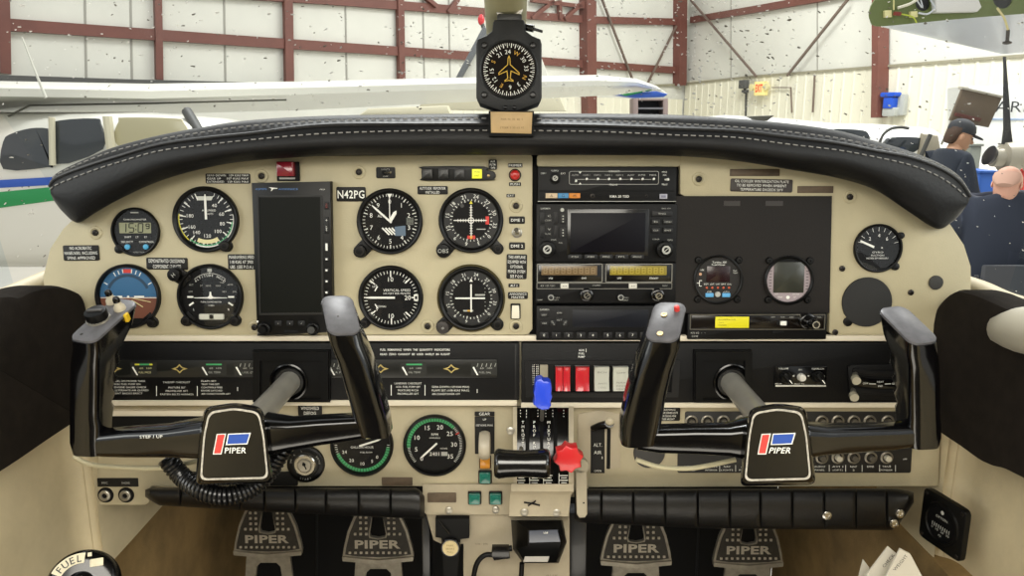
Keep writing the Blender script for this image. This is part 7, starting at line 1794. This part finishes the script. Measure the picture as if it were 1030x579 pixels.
slab_y([(916, 11.5), (923, 11), (923.5, 17), (916.5, 17.5)], Yg - .03, .02, mat('tag_cream', '#ded79c', .5), 'paper_tag', T, None, .002, I2)
for pts, c, r in (([(900, 13), (906, 14), (918, 17), (922, 23)], '#b5c23a', .003), ([(899, 10), (899, 0), (899, -8)], '#d8d090', .003), ([(903, 8), (915, 4), (925, -2)], '#d8d4c0', .006), ([(924, 13), (933, 14), (940, 8), (936, 0)], '#c8ccd0', .004), ([(1003, 8), (1010, 18), (1014, 30)], '#cfc28a', .005), ([(948, 6), (955, 3), (965, 2.5)], '#c4403a', .004), ([(922, 0), (928, 8), (925, -4)], '#c8ccd0', .003)):
    mb = MB(1, I2).use(mat('wire_' + c.strip('#'), c, .5)); mb.tube(catmull([at_y(x, y, Yg - .04) for x, y in pts], 4), r, 6); T.add(mb, 'wire')
mb = MB(1, I2).use(mat('wire_red_box', '#7d2e22', .5)); mb.tube([at_y(899, 13.5, Yg - .04), at_y(906, 14, Yg - .04)], .008, 8); T.add(mb, 'connector')
mb = MB(1, I2).use(mat('fitting_dark', '#3a322a', .5)); mb.tube([at_y(1014, 30, Yg + .2), at_y(1013, 43, Yg + .2)], .008, 8); mb.ball(at_y(1013, 43, Yg + .2), (.02, .02, .008), 8); T.add(mb, 'drain_fitting')
# stand so that the wing is carried
mb = MB().use(m_dkst); 
# ================================================================ people
def skin_obj(name, J, E, m, parent, origin, sub=2, root=0):
    """J: {key: (Vector, radius or (rx, ry))}; one continuous skinned surface"""
    keys = list(J); idx = {k: i for i, k in enumerate(keys)}
    me = bpy.data.meshes.new(name); me.from_pydata([tuple(Vector(J[k][0]) - origin) for k in keys], [(idx[a], idx[b]) for a, b in E], [])
    o = bpy.data.objects.new(name, me); COL.objects.link(o); o.parent = parent.o
    md = o.modifiers.new('skin', 'SKIN'); md.use_smooth_shade = True
    lay = me.skin_vertices[0].data if me.skin_vertices else None
    if lay is None:
        bm = bmesh.new(); bm.from_mesh(me); bm.verts.layers.skin.verify(); bm.to_mesh(me); bm.free(); lay = me.skin_vertices[0].data
    for k, i in idx.items():
        r = J[k][1]; lay[i].radius = r if isinstance(r, tuple) else (r, r); lay[i].use_root = (i == root)
    sb = o.modifiers.new('sub', 'SUBSURF'); sb.levels = sub; sb.render_levels = sub
    me.materials.append(m)
    return o
m_skin = mat('skin_tone', '#c79878', .5); m_skin2 = mat('skin_pink', '#cf9e88', .5)
def head(T, org, c, yaw, pitch, r, skin, hair=None, cap=None, bald=False):
    """c: centre of the head; faces local +x after the yaw"""
    R3 = Matrix.Translation(c - org) @ Matrix.Rotation(yaw, 4, 'Z') @ Matrix.Rotation(pitch, 4, 'Y')
    mb = MB(1, R3).use(skin); secs = []
    # cranium and jaw as stacked ovals: z, front, back, half width
    for z, f, b, w_ in ((-1.18, .28, -.05, .10), (-1.12, .62, .05, .32), (-.95, .80, -.25, .50), (-.70, .86, -.55, .62), (-.40, .86, -.82, .70), (-.1, .88, -.98, .74), (.2, .86, -1.04, .78), (.5, .82, -1.02, .78), (.8, .62, -.86, .66), (1.0, .36, -.58, .46), (1.1, .05, -.28, .18)):
        cx_, hl = (f + b) / 2, (f - b) / 2
        secs.append([Vector(((cx_ + hl * math.cos(t)) * r, w_ * math.sin(t) * r, z * r)) for t in [2 * PI * i / 18 for i in range(18)]])
    mb.loft(secs)
    mb.loft([[Vector((x * r, y * r, z * r)) for x, y, z in s] for s in ([(.80, -.06, .18), (.80, .06, .18), (.86, .05, .16), (.86, -.05, .16)], [(.82, -.14, -.2), (.82, .14, -.2), (1.12, .07, -.22), (1.12, -.07, -.22)], [(.8, -.12, -.3), (.8, .12, -.3), (1.0, .08, -.32), (1.0, -.08, -.32)])])
    for s_ in (-1, 1): mb.ball((-.08 * r, s_ * .78 * r, -.1 * r), (.17 * r, .07 * r, .27 * r), 8)
    mb.use(mat('lip', '#9c5f50', .5)).ball((.84 * r, 0, -.62 * r), (.06 * r, .25 * r, .06 * r), 8)
    mb.use(mat('eye_dark', '#2a221e', .3))
    for s_ in (-1, 1): mb.ball((.80 * r, s_ * .30 * r, .05 * r), (.07 * r, .13 * r, .07 * r), 8)
    T.add(mb, 'head')
    if hair:
        mb = MB(1, R3).use(hair); secs = []
        rows = ((-.75, -.35, -.92, .5), (-.5, -.15, -1.06, .76), (0, .0, -1.10, .80), (.5, .5, -1.1, .86), (.9, .5, -.9, .70), (1.18, .1, -.4, .3)) if not bald else ((-.85, -.45, -.75, .45), (-.5, -.35, -.95, .72), (-.2, -.35, -1.03, .77), (.05, -.6, -1.06, .70))
        for z, f, b, w_ in rows:
            cx_, hl = (f + b) / 2, (f - b) / 2
            secs.append([Vector(((cx_ + hl * math.cos(t)) * r, w_ * math.sin(t) * r, z * r)) for t in [2 * PI * i / 18 for i in range(18)]])
        mb.loft(secs); T.add(mb, 'hair')
    if cap:
        mb = MB(1, R3).use(cap); secs = []
        for z, f, b, w_ in ((.28, .92, -1.12, .86), (.55, .94, -1.14, .88), (.95, .8, -1.0, .76), (1.22, .45, -.66, .5), (1.32, .1, -.3, .2)):
            cx_, hl = (f + b) / 2, (f - b) / 2
            secs.append([Vector(((cx_ + hl * math.cos(t)) * r, w_ * math.sin(t) * r, z * r)) for t in [2 * PI * i / 18 for i in range(18)]])
        mb.loft(secs)
        brim = [(.7, -.72), (1.2, -.62), (1.55, -.3), (1.62, 0), (1.55, .3), (1.2, .62), (.7, .72)]
        mb.loft([[Vector((x * r, y * r, (.30 - (x - .7) * .12) * r)) for x, y in brim], [Vector((x * r, y * r, (.38 - (x - .7) * .12) * r)) for x, y in brim]])
        T.add(mb, 'cap', 'dark baseball cap')
def fingers(J, E, wrist_key, hand_c, d, side, r=.0085):
    """palm and five fingers hanging from the wrist; d = direction of the hand, side = across the palm"""
    J['palm' + wrist_key] = (hand_c, (.030, .020)); E.append((wrist_key, 'palm' + wrist_key))
    up = d.cross(side).normalized()
    for i, (o_, ln) in enumerate(((-.030, .058), (-.011, .070), (.009, .066), (.028, .052))):
        a = hand_c + d * .035 + side * o_; b = a + d * ln * .55 + up * .008; c = a + d * ln * .95 + up * .026
        for j, (p, rr) in enumerate(((a, r), (b, r * .9), (c, r * .8))): J['f%s%d%d' % (wrist_key, i, j)] = (p, rr)
        E += [('palm' + wrist_key, 'f%s%d0' % (wrist_key, i)), ('f%s%d0' % (wrist_key, i), 'f%s%d1' % (wrist_key, i)), ('f%s%d1' % (wrist_key, i), 'f%s%d2' % (wrist_key, i))]
    a = hand_c - d * .01 - side * .034; b = a + d * .03 - side * .02; J['t' + wrist_key + '0'] = (a, r); J['t' + wrist_key + '1'] = (b + d * .012, r * .85)
    E += [('palm' + wrist_key, 't' + wrist_key + '0'), ('t' + wrist_key + '0', 't' + wrist_key + '1')]
# standing man in a cap, facing right and looking down
hc = at_y(966, 137, 6.0); org = Vector((hc.x - .06, 6.0, 0))
T = Thing('person', 'person in a dark cap and navy jacket standing beneath the brown cowl panel', 'person', M=Matrix.Translation(org))
def Vv(x, y, z): return org + Vector((x, y, z))
head(T, org, hc + Vector((0, 0, 0)), D(-12), D(18), .098, m_skin, hair=mat('hair_brown', '#4a3526', .7), cap=mat('cap_dark', '#23262c', .7))
J = {'pel': (Vv(0, 0, .92), (.14, .11)), 'sp': (Vv(0, 0, 1.12), (.13, .10)), 'ch': (Vv(.0, 0, 1.32), (.16, .11)), 'nk': (Vv(.03, 0, 1.45), .06), 'hd': (Vv(.05, 0, 1.55), .055)}
E = [('pel', 'sp'), ('sp', 'ch'), ('ch', 'nk'), ('nk', 'hd')]
arm = {'l': [(Vv(.0, -.19, 1.38), .055), (Vv(.05, -.25, 1.12), .042), (Vv(.22, -.22, .98), .032)], 'r': [(Vv(.0, .19, 1.38), .055), (Vv(.06, .24, 1.12), .042), (Vv(.24, .16, 1.02), .032)]}
leg = {'l': [(Vv(0, -.10, .84), .085), (Vv(.03, -.11, .48), .06), (Vv(-.02, -.11, .10), .042), (Vv(.14, -.12, .04), .035)], 'r': [(Vv(0, .10, .84), .085), (Vv(.05, .11, .48), .06), (Vv(.0, .11, .10), .042), (Vv(.16, .12, .04), .035)]}
for s_ in 'lr':
    for i, v in enumerate(arm[s_]): J['a%s%d' % (s_, i)] = v
    for i, v in enumerate(leg[s_]): J['g%s%d' % (s_, i)] = v
    E += [('ch', 'a%s0' % s_), ('a%s0' % s_, 'a%s1' % s_), ('a%s1' % s_, 'a%s2' % s_), ('pel', 'g%s0' % s_)] + [('g%s%d' % (s_, i), 'g%s%d' % (s_, i + 1)) for i in range(3)]
    w_ = arm[s_][2][0]; d = (w_ - arm[s_][1][0]).normalized(); fingers(J, E, 'a%s2' % s_, w_ + d * .06, d, Z.cross(d).normalized())
Jb = {k: ((p, tuple(x * .6 for x in (r if isinstance(r, tuple) else (r, r)))) if k in ('pel', 'sp', 'ch') or k[0] == 'g' or (k[0] == 'a' and k[-1] != '2') else (p, r)) for k, (p, r) in J.items()}
skin_obj('body', Jb, E, m_skin, T, org)
def clothe(T, J, E, org, keys, nm, m, grow, lab=None):
    J2 = {k: (J[k][0], tuple(r + grow for r in (J[k][1] if isinstance(J[k][1], tuple) else (J[k][1],) * 2))) for k in keys}
    o = skin_obj(nm, J2, [(a, b) for a, b in E if a in J2 and b in J2], m, T, org)
    if lab: o['label'] = lab
m_navy = mat('jacket_navy', '#252b36', .85); m_jean = mat('jeans_blue', '#54749c', .85)
clothe(T, J, E, org, ['sp', 'pel', 'ch', 'nk', 'al0', 'al1', 'al2', 'ar0', 'ar1', 'ar2'], 'jacket', m_navy, .022, 'dark navy jacket')
clothe(T, J, E, org, ['pel', 'gl0', 'gl1', 'gl2', 'gr0', 'gr1', 'gr2'], 'trousers', mat('trousers_grey', '#3a3d42', .85), .018)
for s_ in 'lr':
    p = J['g%s2' % s_][0]; mb = MB(1, Matrix.Translation(-org)).use(mat('shoe_dark', '#2a2826', .6)); mb.tube([p + Vector((-.07, 0, -.05)), p + Vector((.02, 0, -.045)), p + Vector((.12, 0, -.06)), p + Vector((.2, 0, -.07))], [.035, .05, .045, .028], 12); T.add(mb, 'shoe')
# seated balding man seen from behind, leaning to the right
YS = 4.7
hc = at_y(1013, 186, YS); org = Vector((at_y(1000, 250, YS).x, YS, 0))
T = Thing('person', 'balding person in a navy sweater and jeans seated with back turned, right edge', 'person', M=Matrix.Translation(org))
head(T, org, hc, D(50), D(58), .097, m_skin2, hair=mat('hair_grey', '#bd9886', .7), bald=True)
hz = hc.z; dx = hc.x - org.x
J = {'pel': (Vv(0, .02, .50), (.17, .13)), 'sp': (Vv(.02, .0, .72), (.17, .13)), 'ch': (Vv(.06, .03, 1.08), (.24, .17)), 'nk': (Vv(dx - .04, .0, hz - .11), .085), 'hd': (Vv(dx, .03, hz - .05), .055)}
E = [('pel', 'sp'), ('sp', 'ch'), ('ch', 'nk'), ('nk', 'hd')]
arm = {'l': [(Vv(-.17, .05, 1.18), .085), (Vv(-.20, .24, .86), .048), (Vv(.02, .46, .84), .034)], 'r': [(Vv(.27, .05, 1.16), .085), (Vv(.36, .24, .84), .048), (Vv(.28, .48, .82), .034)]}
leg = {'l': [(Vv(-.10, .04, .50), .10), (Vv(-.12, .46, .52), .07), (Vv(-.12, .50, .10), .045), (Vv(-.12, .64, .05), .035)], 'r': [(Vv(.12, .04, .50), .10), (Vv(.20, .46, .52), .07), (Vv(.22, .48, .10), .045), (Vv(.24, .62, .05), .035)]}
for s_ in 'lr':
    for i, v in enumerate(arm[s_]): J['a%s%d' % (s_, i)] = v
    for i, v in enumerate(leg[s_]): J['g%s%d' % (s_, i)] = v
    E += [('ch', 'a%s0' % s_), ('a%s0' % s_, 'a%s1' % s_), ('a%s1' % s_, 'a%s2' % s_), ('pel', 'g%s0' % s_)] + [('g%s%d' % (s_, i), 'g%s%d' % (s_, i + 1)) for i in range(3)]
    w_ = arm[s_][2][0]; d = (w_ - arm[s_][1][0]).normalized(); fingers(J, E, 'a%s2' % s_, w_ + d * .06, d, Z.cross(d).normalized())
Jb = {k: ((p, tuple(x * .6 for x in (r if isinstance(r, tuple) else (r, r)))) if k in ('pel', 'sp', 'ch') or k[0] == 'g' or (k[0] == 'a' and k[-1] != '2') else (p, r)) for k, (p, r) in J.items()}
skin_obj('body', Jb, E, m_skin2, T, org)
clothe(T, J, E, org, ['sp', 'pel', 'ch', 'nk', 'al0', 'al1', 'al2', 'ar0', 'ar1', 'ar2'], 'sweater', mat('sweater_navy', '#2b3240', .9), .03, 'navy sweater')
clothe(T, J, E, org, ['pel', 'gl0', 'gl1', 'gl2', 'gr0', 'gr1', 'gr2'], 'jeans', m_jean, .022, 'blue jeans')
for s_ in 'lr':
    p = J['g%s2' % s_][0]; mb = MB(1, Matrix.Translation(-org)).use(mat('shoe_dark', '#2a2826', .6)); mb.tube([p + Vector((0, -.07, -.05)), p + Vector((0, .02, -.045)), p + Vector((0, .12, -.06)), p + Vector((0, .2, -.07))], [.035, .05, .045, .028], 12); T.add(mb, 'shoe')
# the folding chair under the seated man
Tc = Thing('folding_chair', 'dark folding chair with thin bent legs under the seated person', 'chair', M=Matrix.Translation(org))
mch = mat('chair_dark', '#3c3f44', .5)
mb = MB().use(mch); mb.box(-.24, .24, -.26, .18, .29, .325, .01, .05); Tc.add(mb, 'seat')
mb = MB().use(mch); mb.box(-.24, .24, -.31, -.28, .48, .86, .01, .05); Tc.add(mb, 'backrest')
for sx in (-1, 1):
    mb = MB().use(mch); mb.tube(catmull([Vector((sx * .27, -.30, .80)), Vector((sx * .27, -.28, .45)), Vector((sx * .27, -.05, .2)), Vector((sx * .27, .2, .0))], 5), .012, 8); Tc.add(mb, 'leg')
    mb = MB().use(mch); mb.tube(catmull([Vector((sx * .24, .15, .31)), Vector((sx * .24, .0, .2)), Vector((sx * .24, -.3, .0))], 5), .012, 8); Tc.add(mb, 'leg')
# ================================================================ light
w = bpy.data.worlds.new('world'); SC.world = w; w.use_nodes = True
bg = w.node_tree.nodes['Background']; bg.inputs['Color'].default_value = (1.0, .985, .95, 1); bg.inputs['Strength'].default_value = 0.9
def area(name, loc, target, size, power, col=(1, .98, .94), sy=None):
    l = bpy.data.lights.new(name, 'AREA'); l.energy = power; l.size = size; l.color = col
    if sy: l.shape = 'RECTANGLE'; l.size_y = sy
    o = bpy.data.objects.new(name, l); COL.objects.link(o); o.location = loc
    d = Vector(target) - Vector(loc); o.rotation_euler = d.to_track_quat('-Z', 'Y').to_euler(); return o
area('hangar_fill', (4, 14, 8.5), (5, 16, 0), 3, 750)  # unseen overhead lights, added to brighten the hangar
area('hangar_fill', (-4, 9, 8.5), (-4, 10, 0), 3, 400)
area('hangar_fill', (7, 8, 8.0), (8, 12, 0), 3, 1100)
area('hangar_fill', (0, 5, 7.0), (0, 0.5, 1.2), 2.5, 500)  # unseen light added ahead, aimed down at the cockpit
area('cabin_overhead_fill', (0, -.25, 1.99), (0, -.24, 0), .9, 24, (1, .95, .84), .8)  # unseen overhead fill, added for even light on the panel
area('hangar_fill', (-2.3, -.7, 2.5), (0, .85, 1.22), 1.6, 42, (1, .96, .88))  # fill added outside the left window to brighten the panel
area('hangar_fill', (2.3, -.7, 2.5), (0, .85, 1.22), 1.6, 42, (1, .96, .88))  # matching added fill outside the right window
area('cabin_floor_fill', (0, .1, .76), (0, .40, 1.2), 1.0, 6, (1, .93, .8), .5)  # fill added at floor level to lift the footwell and lower walls
SC.view_settings.view_transform = 'Standard'; SC.view_settings.look = 'None'
SC.view_settings.gamma = 1; SC.view_settings.use_curve_mapping = False
SC.view_settings.exposure = -0.06
cy = getattr(SC, 'cycles', None)
if cy:
    cy.max_bounces = 8; cy.transparent_max_bounces = 12; cy.sample_clamp_indirect = 6; cy.use_denoising = True
